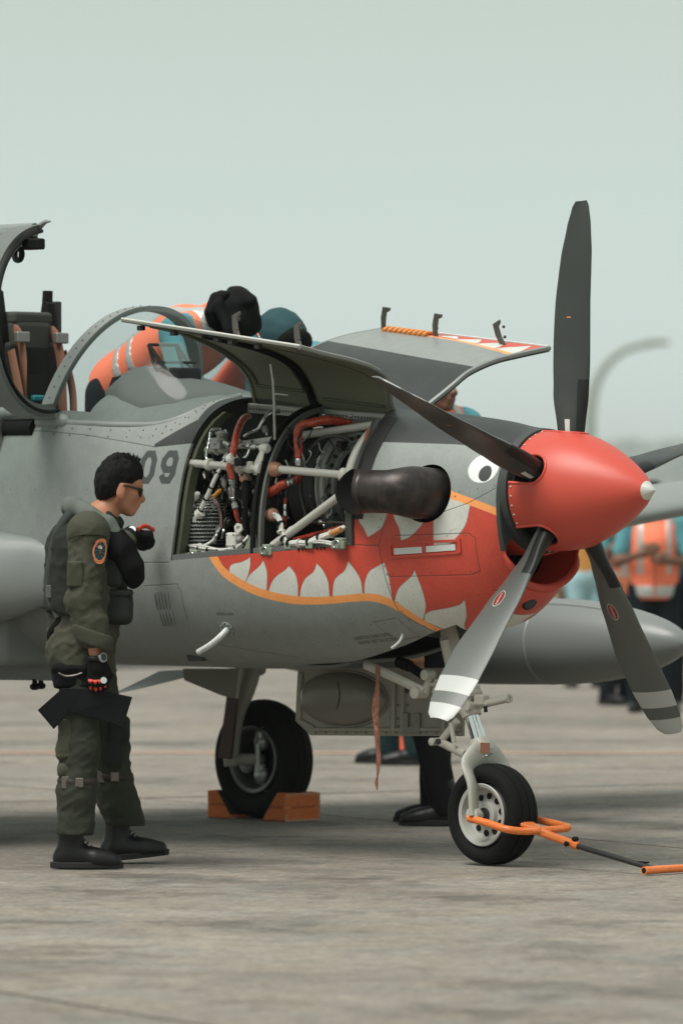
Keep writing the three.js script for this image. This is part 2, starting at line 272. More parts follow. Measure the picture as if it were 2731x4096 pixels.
// ---------------------------------------------------------------- paint
const LX = 4.1, LY0 = .75, LH = 1.4, LW = 2048, LHp = 700, LK = LW / LX;
const paintUV = (x, y) => [(x + LX) / LX, (y - LY0) / LH];
function liveryDraw(g, bump) {
  const X = (x) => (x + LX) * LK, Y = (y) => (LY0 + LH - y) * LK;
  const C = bump ? { grey: '#808080' } : { grey: '#888d8a', dark: '#2c2f2e', red: '#c94c3c', white: '#cfd0c9', orange: '#f7a25f', pale: '#e6e8e6', num: '#3f4443', line: 'rgba(48,50,48,.85)' };
  g.fillStyle = C.grey; g.fillRect(0, 0, LW, LHp);
  const sp = (pts, move = true) => {                 // a smooth line through points
    const p = pts.map(([x, y]) => [X(x), Y(y)]); move ? g.moveTo(...p[0]) : g.lineTo(...p[0]);
    for (let i = 0; i < p.length - 1; i++) { const a = p[Math.max(0, i - 1)], b = p[i], c = p[i + 1], d = p[Math.min(p.length - 1, i + 2)]; g.bezierCurveTo(b[0] + (c[0] - a[0]) / 6, b[1] + (c[1] - a[1]) / 6, c[0] - (d[0] - b[0]) / 6, c[1] - (d[1] - b[1]) / 6, ...c); }
  };
  const poly = (pts, fill) => { g.beginPath(); pts.forEach(([x, y], i) => i ? g.lineTo(X(x), Y(y)) : g.moveTo(X(x), Y(y))); g.closePath(); g.fillStyle = fill; g.fill(); };
  const outer = [[-1.62, 1.33], [-1.596, 1.297], [-1.566, 1.262], [-1.529, 1.225], [-1.476, 1.192], [-1.407, 1.16], [-1.336, 1.135], [-1.245, 1.116], [-1.153, 1.104], [-1.047, 1.103], [-.945, 1.108], [-.842, 1.117], [-.762, 1.12], [-.709, 1.112], [-.67, 1.096], [-.631, 1.068], [-.6, 1.04], [-.572, 1.008], [-.555, .985], [-.52, .96], [-.42, .95], [-.3, .985], [-.2, 1.02], [-.05, 1.05]];
  const inner = [[-1.585, 1.345], [-1.544, 1.297], [-1.52, 1.266], [-1.487, 1.242], [-1.446, 1.22], [-1.397, 1.197], [-1.346, 1.177], [-1.285, 1.161], [-1.213, 1.147], [-1.12, 1.137], [-1.025, 1.136], [-.943, 1.14], [-.851, 1.148], [-.78, 1.153], [-.722, 1.151], [-.679, 1.141], [-.641, 1.121], [-.603, 1.09], [-.566, 1.052], [-.541, 1.023], [-.52, 1.0], [-.47, .975], [-.4, .972], [-.3, 1.008], [-.2, 1.045], [-.05, 1.075]];
  const top = [[-1.66, 1.335], [-1.6, 1.42], [-1.45, 1.475], [-1.25, 1.505], [-1.05, 1.56], [-.82, 1.63], [-.64, 1.665], [-.458, 1.632], [-.35, 1.595], [-.217, 1.552], [-.113, 1.516], [.02, 1.47]];
  const low = top.map(([x, y], i) => [x + (i < 2 ? .04 : 0), y - [.0, .022, .024, .025, .028, .032, .034, .035, .033, .032, .033, .033][i]]);
  if (!bump) {
    // anti-glare black over the nose and in front of the windscreen
    poly([[.1, 1.745], [-.064, 1.758], [-.382, 1.785], [-.636, 1.794], [-.776, 1.798], [-1.3, 1.80], [-1.825, 1.798], [-2.003, 1.783], [-2.003, 1.82], [-1.9, 1.96], [-1.86, 2.2], [.1, 2.2]], C.dark);
    poly([[-1.86, 2.2], [-1.86, 1.99], [-1.84, 1.905], [-2.0, 1.80], [-2.1, 1.80], [-2.4, 1.845], [-2.4, 2.2]], C.grey);
    // red mouth
    g.beginPath(); sp(low); sp([...inner].reverse(), false); g.closePath(); g.fillStyle = C.red; g.fill();
    poly([[-.15, 1.335], [-.15, 1.02], [.05, 1.0], [.05, 1.335]], C.red);
    // teeth
    const tooth = (l, r) => { g.beginPath(); sp(l); sp(r, false); g.closePath(); g.fillStyle = C.white; g.fill(); g.strokeStyle = 'rgba(120,112,104,.55)'; g.lineWidth = 1.2; g.stroke(); };
    tooth([[-1.487, 1.24], [-1.483, 1.262], [-1.463, 1.275], [-1.417, 1.284], [-1.384, 1.296], [-1.369, 1.308]], [[-1.369, 1.308], [-1.369, 1.271], [-1.384, 1.226], [-1.403, 1.195]]);
    tooth([[-1.4, 1.196], [-1.373, 1.23], [-1.341, 1.251], [-1.313, 1.272], [-1.296, 1.292]], [[-1.296, 1.292], [-1.28, 1.247], [-1.281, 1.206], [-1.293, 1.155]]);
    tooth([[-1.284, 1.155], [-1.257, 1.198], [-1.224, 1.227], [-1.183, 1.248], [-1.157, 1.268]], [[-1.157, 1.268], [-1.126, 1.236], [-1.116, 1.191], [-1.126, 1.132]]);
    tooth([[-1.119, 1.131], [-1.096, 1.183], [-1.07, 1.216], [-1.024, 1.245], [-1.005, 1.28]], [[-1.005, 1.28], [-.972, 1.249], [-.951, 1.2], [-.956, 1.132]]);
    tooth([[-.943, 1.133], [-.921, 1.2], [-.899, 1.225], [-.859, 1.25], [-.836, 1.29]], [[-.836, 1.29], [-.796, 1.242], [-.78, 1.202], [-.784, 1.147]]);
    tooth([[-.777, 1.147], [-.761, 1.202], [-.732, 1.247], [-.694, 1.267], [-.654, 1.285]], [[-.654, 1.285], [-.64, 1.227], [-.642, 1.17], [-.65, 1.12]]);
    tooth([[-.643, 1.116], [-.616, 1.162], [-.592, 1.187], [-.535, 1.227], [-.513, 1.254]], [[-.513, 1.254], [-.498, 1.179], [-.504, 1.114], [-.529, 1.073], [-.561, 1.04]]);
    tooth([[-.557, 1.038], [-.533, 1.065], [-.495, 1.081], [-.416, 1.094], [-.357, 1.109], [-.324, 1.13]], [[-.324, 1.13], [-.34, 1.09], [-.37, 1.05], [-.43, 1.005], [-.47, .965]]);
    tooth([[-.44, .965], [-.40, 1.0], [-.33, 1.02], [-.26, 1.04], [-.21, 1.075]], [[-.21, 1.075], [-.215, 1.05], [-.24, 1.02], [-.28, 1.0]]);
    tooth([[-.26, .995], [-.2, 1.04], [-.13, 1.07], [-.10, 1.11]], [[-.10, 1.11], [-.09, 1.07], [-.1, 1.03]]);
    tooth([[-.784, 1.6], [-.784, 1.477], [-.755, 1.43], [-.732, 1.392]], [[-.732, 1.392], [-.691, 1.413], [-.659, 1.437], [-.635, 1.491], [-.63, 1.6]]);
    tooth([[-.615, 1.62], [-.609, 1.498], [-.595, 1.461], [-.577, 1.43], [-.567, 1.378]], [[-.567, 1.378], [-.526, 1.393], [-.487, 1.424], [-.455, 1.471], [-.45, 1.61]]);
    tooth([[-.415, 1.61], [-.409, 1.498], [-.41, 1.451], [-.411, 1.36]], [[-.411, 1.36], [-.341, 1.364], [-.305, 1.39], [-.274, 1.424], [-.252, 1.464], [-.236, 1.54]]);
    for (let i = 0; i < 4; i++) { const x = -.835 - i * .155, y = 1.615 - i * .048; const q = 1 - i * .2; tooth([[x - .145, y - .045], [x - .14, y - .045 - .045 * q], [x - .10, y - .045 - .105 * q], [x - .055, y - .045 - .17 * q]], [[x - .055, y - .045 - .17 * q], [x - .03, y - .03 - .11 * q], [x - .008, y - .02 - .06 * q], [x, y - .02]]); }
    // orange edge of the mouth
    g.fillStyle = C.orange; g.beginPath(); sp(outer); sp([...inner].reverse(), false); g.closePath(); g.fill();
    g.beginPath(); sp(top); sp([...low].reverse(), false); g.closePath(); g.fill();
    // dark ring behind the spinner
    g.fillStyle = '#3c4040'; g.fillRect(X(-.118), Y(1.99), X(.02) - X(-.118), Y(1.335) - Y(1.99));
    poly([[-.118, 1.335], [-.118, 1.38], [-.16, 1.335]], C.red);
    // eye
    const disc = (x, y, rx, ry, f) => { g.beginPath(); g.ellipse(X(x), Y(y), rx * LK, ry * LK, 0, 0, 7); g.fillStyle = f; g.fill(); };
    disc(-.199, 1.684, .072, .062, C.pale); disc(-.186, 1.661, .030, .0335, '#3a3d3e'); 
    // number
    g.fillStyle = C.num; g.save(); g.lineJoin = 'miter'; g.strokeStyle = C.num; g.lineWidth = 15;
    const digit = (x, y, pts, open) => { g.beginPath(); pts.forEach(([a, b], i) => { const u = X(x + a * .082), v = Y(y + b * .135); i ? g.lineTo(u, v) : g.moveTo(u, v); }); if (!open) g.closePath(); g.stroke(); };
    const oct = [[.1, .28], [.32, .07], [.68, .07], [.9, .28], [.9, .72], [.68, .93], [.32, .93], [.1, .72]];
    digit(-2.052, 1.628, oct);
    digit(-1.930, 1.628, [[.9, .52], [.72, .42], [.3, .42], [.1, .58], [.1, .75], [.3, .93], [.7, .93], [.9, .75], [.9, .28], [.7, .07], [.3, .07], [.1, .25]], true);
    digit(-2.174, 1.628, [[.5, .6], [.5, .0]], true);
    g.restore();
    g.fillStyle = '#2e3130'; g.font = 'bold 9.6px sans-serif';
    g.save(); g.translate(X(-.922), Y(.9505)); g.rotate(-.115); g.fillText('COMBUSTION CHAMBER AIR/FUEL', 0, 0, 93); g.fillText('AND PROP. SHAFT SEAL OIL DRAIN', 1, 9.5, 93); g.restore();
    g.font = 'bold 9px sans-serif'; g.fillText('ENGINE OIL DRAIN', X(-1.601), Y(1.050), 48);
    // small scuffs, drips and handling marks in the paint
    for (let i = 0; i < 900; i++) { const x = rnd() * LW, y = rnd() * LHp; g.fillStyle = rnd() < .6 ? 'rgba(40,40,36,' + (.05 + rnd() * .12) + ')' : 'rgba(200,202,196,' + (.04 + rnd() * .1) + ')'; g.fillRect(x, y, 1 + rnd() * 2, 1 + rnd() * 5); }
    { const im = g.getImageData(0, 0, LW, LHp), d = im.data; for (let y = 0; y < LHp; y++) for (let x = 0; x < LW; x++) { const o = (y * LW + x) * 4, n = (hash(x, y, 1) - .5) * .07 + (hash(x >> 1, y >> 3, 2) - .5) * .045 + (tilePerlin(x / 26, y / 34, 4096, 5) - .5) * .055 * (.5 + hash(x >> 1, y >> 1, 7)); for (let c = 0; c < 3; c++) d[o + c] = clamp(d[o + c] * (1 + n), 0, 255); } g.putImageData(im, 0, 0); }
    for (let i = 0; i < 60; i++) { const x = X(-3.6 + rnd() * 3.4), y = Y(.85 + rnd() * .6); g.strokeStyle = 'rgba(44,42,36,' + (.06 + rnd() * .12) + ')'; g.lineWidth = .8 + rnd(); g.beginPath(); g.moveTo(x, y); g.lineTo(x - 6 - rnd() * 16, y + 2 + rnd() * 5); g.stroke(); }
  }
  // panel joints and fasteners (grooves in the height map, grime in the colour map)
  const line = (pts, w = 1.4) => { g.beginPath(); pts.forEach(([x, y], i) => i ? g.lineTo(X(x), Y(y)) : g.moveTo(X(x), Y(y))); g.strokeStyle = bump ? '#000' : C.line; g.lineWidth = bump ? w + .8 : w * .8; g.stroke(); };
  const dots = (x0, y0, x1, y1, n, r = 1.5) => { for (let i = 0; i < n; i++) { g.beginPath(); g.arc(X(lerp(x0, x1, i / (n - 1))), Y(lerp(y0, y1, i / (n - 1))), r, 0, 7); g.fillStyle = bump ? '#c8c8c8' : 'rgba(58,58,54,.6)'; g.fill(); } };
  line([[-.64, 1.49], [-.678, 1.356], [-.667, 1.295], [-.655, 1.2], [-.64, 1.08], [-.56, .99]]); dots(-.665, 1.47, -.70, 1.36, 4); dots(-.655, 1.27, -.62, 1.04, 7); dots(-.6, 1.03, -.5, .97, 5);
  line([[-.80, 1.36], [-.678, 1.356]]); line([[-.36, 1.50], [-.25, 1.535], [-.12, 1.60]]); line([[-.36, 1.5], [-.39, 1.51], [-.38, 1.55]]);
  dots(-.29, 1.585, -.13, 1.61, 3); dots(-.36, 1.545, -.31, 1.565, 2, 2);
  line([[-.60, 1.40], [-.25, 1.41], [-.22, 1.39], [-.22, 1.25], [-.26, 1.235], [-.63, 1.225], [-.65, 1.24]]); dots(-.6, 1.392, -.26, 1.402, 5); dots(-.62, 1.24, -.26, 1.25, 5);
  line([[-2.42, 1.84], [-2.005, 1.786], [-1.9, 1.80]]); line([[-3.6, 1.87], [-2.7, 1.862], [-2.42, 1.84]]);
  line([[-1.84, 1.28], [-2.2, 1.275], [-2.6, 1.29], [-3.4, 1.33]]); dots(-2.5, 1.30, -1.9, 1.30, 5); dots(-3.2, 1.6, -2.2, 1.6, 7); dots(-2.2, 1.85, -1.9, 1.80, 5);
  line([[-2.03, 1.175], [-1.80, 1.185], [-1.78, 1.15], [-1.79, 1.02]]); dots(-2.02, 1.16, -1.8, 1.17, 4); dots(-1.99, .985, -1.80, 1.0, 3);
  dots(-2.1, 1.44, -1.86, 1.43, 4); dots(-1.2, .95, -1.02, .93, 3); dots(-1.55, 1.0, -1.2, .96, 3); dots(-.80, 1.02, -.66, 1.03, 3);
  line([[-1.75, .93], [-1.3, .87]], 1); line([[-.78, 1.03], [-.66, 1.05], [-.64, .97], [-.74, .95], [-.78, 1.03]], 1);
  line([[-.2, 1.17], [-.12, 1.18]], 1); dots(-.26, 1.15, -.15, 1.165, 4, 1.2);
}
const liveryMap = canvasTex(LW, LHp, (g) => liveryDraw(g, false)), liveryBump = canvasTex(LW, LHp, (g) => liveryDraw(g, true), false);
const paintRough = canvasTex(512, 256, (g, w, h) => { g.fillStyle = '#8a8a8a'; g.fillRect(0, 0, w, h); for (let i = 0; i < 5000; i++) { const k = 110 + rnd() * 60 | 0; g.fillStyle = `rgba(${k},${k},${k},.25)`; g.beginPath(); g.arc(rnd() * w, rnd() * h, 1 + rnd() * 7, 0, 7); g.fill(); } }, false);
const paint = new THREE.MeshPhysicalMaterial({ map: liveryMap, bumpMap: liveryBump, bumpScale: .0016, roughnessMap: paintRough, roughness: .72, metalness: 0, specularIntensity: 1 });
const grey = P(.228, .248, .238, .45), lightGrey = P(.30, .32, .31, .42), darkGrey = M(.03, .033, .031, .55), black = D(.007, .0075, .007, .6, .4), rubber = D(.006, .0065, .0066, .8, .45), steel = M(.55, .56, .55, .28, 1), chrome = M(.82, .83, .83, .08, 1),
  beige = P(.46, .44, .38, .4), primer = M(.085, .095, .06, .6), primerLight = M(.23, .27, .20, .6), soot = D(.008, .008, .0075, .9, .2), redPaint = P(.57, .073, .047, .42), bare = M(.35, .34, .32, .45, .8), darkMetal = M(.06, .058, .054, .45, .6), greyBox = M(.30, .31, .30, .5, .3), whiteWire = M(.62, .62, .58, .5);

// ---------------------------------------------------------------- fuselage
const yThA = (x, y) => { const [, yt, yb, , ym, nu, nl] = sec(x), up = y >= ym, v = clamp((y - ym) / (up ? yt - ym : ym - yb), -1, 1); return Math.sign(v) * Math.asin(Math.abs(v) ** ((up ? nu : nl) / 2)); };
function shell(xs, off, n = 112) {
  const rings = xs.map((x) => Array.from({ length: n }, (_, j) => skin(x, j / n * Math.PI * 2, off)));
  return loft(rings, { cap0: true, cap1: true, uv: (p) => paintUV(p.x, p.y) });
}
const range = (a, b, s) => { const o = []; for (let x = a; x > b + 1e-6; x -= s) o.push(x); return o; };
const ev = new Evaluator(); ev.attributes = ['position', 'normal', 'uv']; ev.useGroups = false;
const brush = (g) => { if (!g.attributes.uv) g.setAttribute('uv', new THREE.BufferAttribute(new Float32Array(g.attributes.position.count * 2), 2)); const b = new Brush(g); b.updateMatrixWorld(); return b; };
const cut = (a, ...bs) => bs.reduce((r, b) => { const o = ev.evaluate(r, brush(b), SUBTRACTION); return o; }, a);
const prism = (outline, z0, z1) => { const s = new THREE.Shape(outline.map((p) => new THREE.Vector2(...p))); const g = new THREE.ExtrudeGeometry(s, { depth: z1 - z0, bevelEnabled: false }).translate(0, 0, z0); const a = g.attributes.position, u = g.attributes.uv; for (let i = 0; i < a.count; i++) u.setXY(i, ...paintUV(a.getX(i), a.getY(i))); return g; };
const mirrorPrism = (o, z0, z1) => prism(o, -z1, -z0);
const xFront = (y) => { const t = [[1.2, -.795], [1.36, -.8], [1.64, -.812], [1.8, -.818], [1.87, -.835], [1.905, -.86], [1.94, -.9], [2.2, -.92]]; let i = 0; while (i < t.length - 2 && y > t[i + 1][0]) i++; return lerp(t[i][1], t[i + 1][1], clamp((y - t[i][0]) / (t[i + 1][0] - t[i][0]))); };
const xRear = (y) => y < 1.45 ? lerp(-1.834, -1.806, clamp((y - 1.289) / .16)) : lerp(-1.806, -1.797, clamp((y - 1.45) / .15));
const sillY = (x) => lerp(1.359, 1.289, clamp((x + .8) / -1.034)), HZ = .055;
const opening = [[-1.834, 1.289], [-1.806, 1.45], [-1.797, 1.6], [-1.797, 2.2], [-.92, 2.2], [-.90, 1.94], [-.86, 1.905], [-.835, 1.87], [-.818, 1.8], [-.812, 1.64], [-.8, 1.359]];
const smile = (() => { const o = []; for (let i = 0; i <= 28; i++) { const a = Math.PI * (1 + i / 28); o.push([Math.cos(a) * .226, 1.352 + Math.sin(a) * .172]); } for (let i = 1; i < 14; i++) { const z = lerp(.226, -.226, i / 14); o.push([z, 1.592 - Math.sqrt(.275 ** 2 - z * z * .93)]); } return o; })();
{
  const outerX = [...range(-.10, -.34, .02), ...range(-.34, -2.2, .05), ...range(-2.2, -5, .1), ...range(-5, -10.2, .35), -10.2];
  const innerX = [-.58, ...range(-.65, -5.2, .14)];
  const intake = new THREE.ExtrudeGeometry(new THREE.Shape(smile.map(([z, y]) => new THREE.Vector2(-z, y))), { depth: .5, bevelEnabled: false }).rotateY(Math.PI / 2).translate(-.52, 0, 0);
  { const a = intake.attributes.position, u = intake.attributes.uv; for (let i = 0; i < a.count; i++) u.setXY(i, ...paintUV(-.13, 1.2)); }
  const bayBox = prism([[-1.4, .6], [-1.4, 1.12], [-.44, 1.12], [-.44, .6]], -.17, .17), cockpit = prism([[-4.9, 1.66], [-4.9, 2.4], [-2.52, 2.4], [-2.44, 1.66]], -.405, .405);
  const hole = new THREE.CylinderGeometry(.123, .123, .5, 32).rotateX(Math.PI / 2).translate(-.455, 1.578, .40), hole2 = hole.clone().translate(0, 0, -.80);
  for (const h of [hole, hole2]) for (let i = 0; i < h.attributes.uv.count; i++) h.attributes.uv.setXY(i, ...paintUV(-.3, 1.95));
  const body = cut(brush(shell(outerX, 0)), shell(innerX, .012, 96), prism(opening, HZ, .9), mirrorPrism(opening, HZ, .9), intake, bayBox, cockpit, hole, hole2);
  mesh('fuselage', body.geometry, paint, plane);
  const liner = cut(brush(shell([-.60, ...range(-.66, -5.1, .14)], .0135, 72)), shell([-.605, ...range(-.67, -5.05, .14)], .018, 72), prism(opening, HZ - .003, .9), mirrorPrism(opening, HZ - .003, .9), cockpit, bayBox);
  mesh('bay_lining', liner.geometry, M(.045, .05, .038, .8), plane);
  // rounded lip of the air intake
  const lip = smile.slice(0, 29).map(([z, y]) => V(-.096, y, z));
  const lipT = (i) => .15 + .85 * smooth(0, 5, Math.min(i, lip.length - 1 - i));
  const rings = lip.map((p, i) => { const a = lip[Math.max(0, i - 1)], b = lip[Math.min(lip.length - 1, i + 1)], t = b.clone().sub(a).normalize(), nrm = V(1, 0, 0).cross(t); return Array.from({ length: 10 }, (_, k) => p.clone().addScaledVector(nrm, Math.cos(k * .6283) * .017 * lipT(i)).addScaledVector(V(1, 0, 0), Math.sin(k * .6283) * .022 * lipT(i) - .02 * (1 - lipT(i)))); });
  mesh('intake_lip', loft(rings, { cap0: true, cap1: true }), redPaint, plane);
  mesh('nose_ring', turned([0, 1.589, 0], [1, 0, 0], [[-.12, .255], [-.108, .266], [-.068, .2615], [-.066, .25], [-.07, .1]], 72), M(.045, .049, .047, .5), plane);
  const d0 = smile.map(([z, y]) => V(-.30, y, z)), d1 = smile.map(([z, y]) => V(-.51, lerp(1.3, y, .7), z * .6));
  mesh('intake_duct', loft([d0, d1], { cap1: true }), soot, plane);
}
// round landing lamp under the intake, slotted vents and their frame on the cheek
{
  const p = V(-.148, 1.118, .03), n = V(.80, -.58, .12).normalize();
  const lamp = mesh('nose_lamp', turned(p.clone().addScaledVector(n, -.03), n, [[0, .036], [.034, .036], [.036, .033]], 24), black, plane);
  mesh('lens', turned(p.clone().addScaledVector(n, .004), n, [[0, .03], [.006, .026], [.009, .001]], 24), P(.03, .035, .04, .08), lamp);
  const bend = (x, y, o) => { const q = on(x, y), m = normalAt(x, y); return q.addScaledVector(m, o); };
  const slab = (x0, y0, x1, y1, o0, o1, sk = 0) => { const g = new THREE.BoxGeometry(1, 1, 1, 10, 4, 1), a = g.attributes.position; for (let i = 0; i < a.count; i++) { const s = a.getX(i) + .5, t = a.getY(i) + .5, p2 = bend(lerp(x0, x1, s), lerp(y0, y1, t) + sk * s, lerp(o0, o1, a.getZ(i) + .5)); a.setXYZ(i, p2.x, p2.y, p2.z); } g.computeVertexNormals(); return g; };
  const fr = mesh('vent_frame', [slab(-.615, 1.362, -.295, 1.372, -.004, .007, .014), slab(-.615, 1.304, -.295, 1.314, -.004, .007, .022), slab(-.625, 1.304, -.613, 1.372, -.004, .007), slab(-.297, 1.33, -.285, 1.39, -.004, .007), slab(-.459, 1.318, -.449, 1.372, -.004, .006, .002)], redPaint, plane);
  mesh('vent', slab(-.600, 1.320, -.466, 1.346, -.003, .006, .008), M(.66, .68, .66, .4), plane);
  mesh('vent', slab(-.446, 1.331, -.309, 1.356, -.003, .006, .009), M(.66, .68, .66, .4), plane);
  // louvres low on the side
  for (let r = 0; r < 2; r++) for (let i = 0; i < 5; i++) {
    const x = -1.965 + i * .0235 - r * .008, y1 = (r ? 1.060 : 1.150) + i * .0018, y0 = y1 - (r ? .062 : .078);
    const pts = [0, .25, .5, .75, 1].map((t) => bend(lerp(x, x - .012, t) , lerp(y1, y0, t), .002));
    mesh('louvre', pipe(pts, (t) => .0022 + .0035 * Math.sin(Math.PI * t) ** .5, { seg: 8, n: 10 }), grey, plane);
  }
  // drains
  const drain = (x, y, L, r, dir, mt, boss) => { const q = on(x, y), m = normalAt(x, y); const d = mesh('drain_pipe', pipe([q.clone().addScaledVector(m, -.02), q.clone().addScaledVector(m, L * .45), q.clone().addScaledVector(m, L * .75).add(V(-L * .35, -L * .18, 0)), q.clone().addScaledVector(m, L * .95).add(V(-L * 1.0, -L * .42, 0))], r, { seg: 12, n: 16 }), mt, plane); if (boss) mesh('boss', [turned(q.clone().addScaledVector(m, -.006), m, [[0, .038], [.009, .036], [.010, .02]], 24), ...Array.from({ length: 9 }, (_, i) => { const t = m.clone().cross(V(0, 1, 0)).normalize(), b = m.clone().cross(t); return ball(q.clone().addScaledVector(m, .005).addScaledVector(t, Math.cos(i * .698) * .03).addScaledVector(b, Math.sin(i * .698) * .03), .0048, 1, 1, 1, 6); })], grey, d); return d; };
  drain(-1.575, .992, .105, .0135, 0, M(.62, .64, .63, .4), true); drain(-.695, .98, .05, .006, 0, M(.7, .71, .69, .35), false);
  // scoop in the belly
  mesh('belly_scoop', plate([[-.06, 0], [.06, 0], [.03, -.02], [-.05, -.024]], .05, (u, v, w) => [u - 1.93, .868 + v, .22 + w]), darkGrey, plane);
}
// ---------------------------------------------------------------- the two opened cowl panels
function cowl(sign) {
  const NS = 40, NT = 26, A = V(-1.797, 2.004, HZ), B = V(-.92, 1.945, HZ), ax = B.clone().sub(A).normalize(), q = new THREE.Quaternion().setFromAxisAngle(ax, THREE.MathUtils.degToRad(-86.5));
  const curve = (pts) => { const c = new THREE.CatmullRomCurve3(pts.map(([z, y]) => V(0, y, z)), false, 'centripetal'); c.arcLengthDivisions = 120; return c; };
  const rearC = curve([[.035, 1.985], [.075, 2.085], [.13, 2.145], [.215, 2.195], [.33, 2.243], [.526, 2.294], [.68, 2.318], [.81, 2.336]]);
  const frontC = curve(sign > 0 ? [[.050, 1.915], [.095, 1.975], [.128, 2.034], [.193, 2.089], [.273, 2.119], [.405, 2.148], [.613, 2.178], [.74, 2.20]] : [[.05, 1.915], [.12, 1.965], [.20, 2.03], [.30, 2.105], [.455, 2.162], [.621, 2.195], [.80, 2.226]]);
  const at = (s, t, off) => {                          // where the panel's point lies when it is closed (for its paint)
    let x = lerp(-1.797, -.82, s), p;
    for (let k = 0; k < 4; k++) { const ts = yThA(x, sillY(x) + .006), [, , , w, , nu] = sec(x), tt = Math.acos(clamp((HZ + .004) / w) ** (nu / 2)); p = skin(x, lerp(ts, tt, t), 0); if (k < 3) x = lerp(xRear(p.y) + .004, xFront(p.y) - .004, s); }
    p.s = s; p.t = t; p.off = off; return p;
  };
  const turn = (p) => {                               // where it lies now, swung up on its hinge
    const u = clamp(1 - p.t, 0, 1), a = rearC.getPointAt(u).lerp(frontC.getPointAt(u), p.s), da = rearC.getTangentAt(u).lerp(frontC.getTangentAt(u), p.s).normalize();
    return V(p.x, a.y - da.z * p.off, (a.z + da.y * p.off) * sign);
  };
  const sheet = (off, s0 = 0, s1 = 1, t0 = 0, t1 = 1, flip = false, ns = NS, nt = NT) => {
    const pos = [], uv = [], idx = [];
    for (let j = 0; j <= nt; j++) for (let i = 0; i <= ns; i++) { const p = at(lerp(s0, s1, i / ns), lerp(t0, t1, j / nt), off), r = turn(p); pos.push(r.x, r.y, r.z); uv.push(...paintUV(p.x, p.y)); }
    for (let j = 0; j < nt; j++) for (let i = 0; i < ns; i++) { const a = j * (ns + 1) + i, b = a + 1, c = a + ns + 1, d = c + 1; (flip !== sign < 0) ? idx.push(a, c, b, b, c, d) : idx.push(a, b, c, b, d, c); }
    const g = new THREE.BufferGeometry(); g.setAttribute('position', new THREE.Float32BufferAttribute(pos, 3)); g.setAttribute('uv', new THREE.Float32BufferAttribute(uv, 2)); g.setIndex(idx); g.computeVertexNormals(); return g;
  };
  const panel = mesh('cowl_panel', sheet(0), paint, plane);
  panel.userData.label = sign > 0 ? 'raised cowl panel showing its dull green inner face' : 'raised cowl panel showing its painted outer face with mouth stripe and teeth';
  const inside = mesh('panel_lining', sheet(.009, 0, 1, 0, 1, true), M(.165, .172, .118, .6), panel);
  // edge flanges, stiffeners and the dark seal over the firewall
  const along = (f, r, n = 30, seg = 6, flat = 1) => { const pts = []; for (let i = 0; i <= n; i++) pts.push(turn(f(i / n))); return pipe(pts, r, { seg, curve: false, flat }); };
  mesh('edge_flange', [along((u) => at(u, .004, .006), .0085), along((u) => at(.003, u, .006), .009), along((u) => at(.997, u, .006), .012)], sign > 0 ? M(.20, .20, .175, .45) : grey, panel);
  mesh('seal_strip', [sheet(.016, .415, .475, .03, .985, true, 4, 24), along((u) => at(.445, u * .96 + .02, .02), .013, 26)], black, panel);
  mesh('stiffener', [along((u) => at(.06 + .30 * u, .10, .014), .007), along((u) => at(.06, .10 + .8 * u, .014), .007), along((u) => at(.40, .10 + .8 * u, .014), .006), along((u) => at(.06 + .34 * u, .9, .014), .007), along((u) => at(.53 + .42 * u, .93, .014), .006)], primer, panel);
  const seamLine = mesh('lining_joint', along((u) => at(.55 + .4 * u, .30 + .5 * u, .0098), .0012, 12, 5), black, panel);
  mesh('edge_channel', [sheet(.020, .0, 1, .0, .035, true, 40, 2), sheet(.022, .972, 1, 0, 1, true, 2, 24), sheet(.018, 0, .02, 0, 1, true, 2, 24)], M(.17, .175, .14, .5), panel);
  mesh('edge_trim', [along((u) => at(u, .0, -.001), .004)], M(.66, .66, .62, .35), panel);
  // latches on the free edge
  for (const s of sign > 0 ? [.60, .95] : [.03, .36, .78]) {
    const c = at(s, 0, -.001), b = turn(c), up = turn(at(s, .05, -.001)).sub(b).normalize().negate(), out = turn(at(s, .0, -.05)).sub(b).normalize(), xx = V(1, 0, 0);
    const o = [[-.012, -.02], [.014, -.02], [.016, .03], [.030, .075], [.052, .082], [.056, .092], [.012, .098], [-.006, .05]];
    // it stands up from the outer face
    const ang = s < .5 && sign < 0 ? 0 : .55, ca = Math.cos(ang), sa = Math.sin(ang);
    const bar = plate(o, .010, (u, v, w) => b.clone().addScaledVector(up, -.05 - .02 * (sign < 0)).addScaledVector(xx, u * ca - v * sa).addScaledVector(out, (u * sa + v * ca) * 1.0).addScaledVector(up, w - .006));
    const l = mesh('latch', bar, M(.10, .098, .088, .45, .5), panel);
    for (const k of [.03, .075]) mesh('pin', ball(b.clone().addScaledVector(up, -.05).addScaledVector(out, k), .007), darkMetal, l);
  }
  for (const s of [.08, .27, .52, .60, .75]) { const p = turn(at(s, .03, .028)); mesh('latch_block', rbox(.03, .022, .026, .004, p.x, p.y, p.z), darkMetal, panel); }
  if (sign < 0) for (let i = 0; i < 9; i++) { const s = lerp(.07, .32, i / 8); const pts = [0, .5, 1].map((t) => turn(at(s + .012 * t, .055 + .085 * t, -.006 - .006 * Math.sin(t * 3.14)))); mesh('louvre', pipe(pts, .009, { seg: 7, n: 6 }), i % 1 ? redPaint : P(.75, .28, .07, .45), panel); }
  // perforated hinge strip along the spine
  const o = [], holes = []; const L = B.distanceTo(A); for (const p of [[0, -.018], [L, -.018], [L, .018], [0, .018]]) o.push(p); for (let i = 0; i < 46; i++) holes.push(circle2(.02 + i * (L - .04) / 45, 0, .0058, .0058, 8));
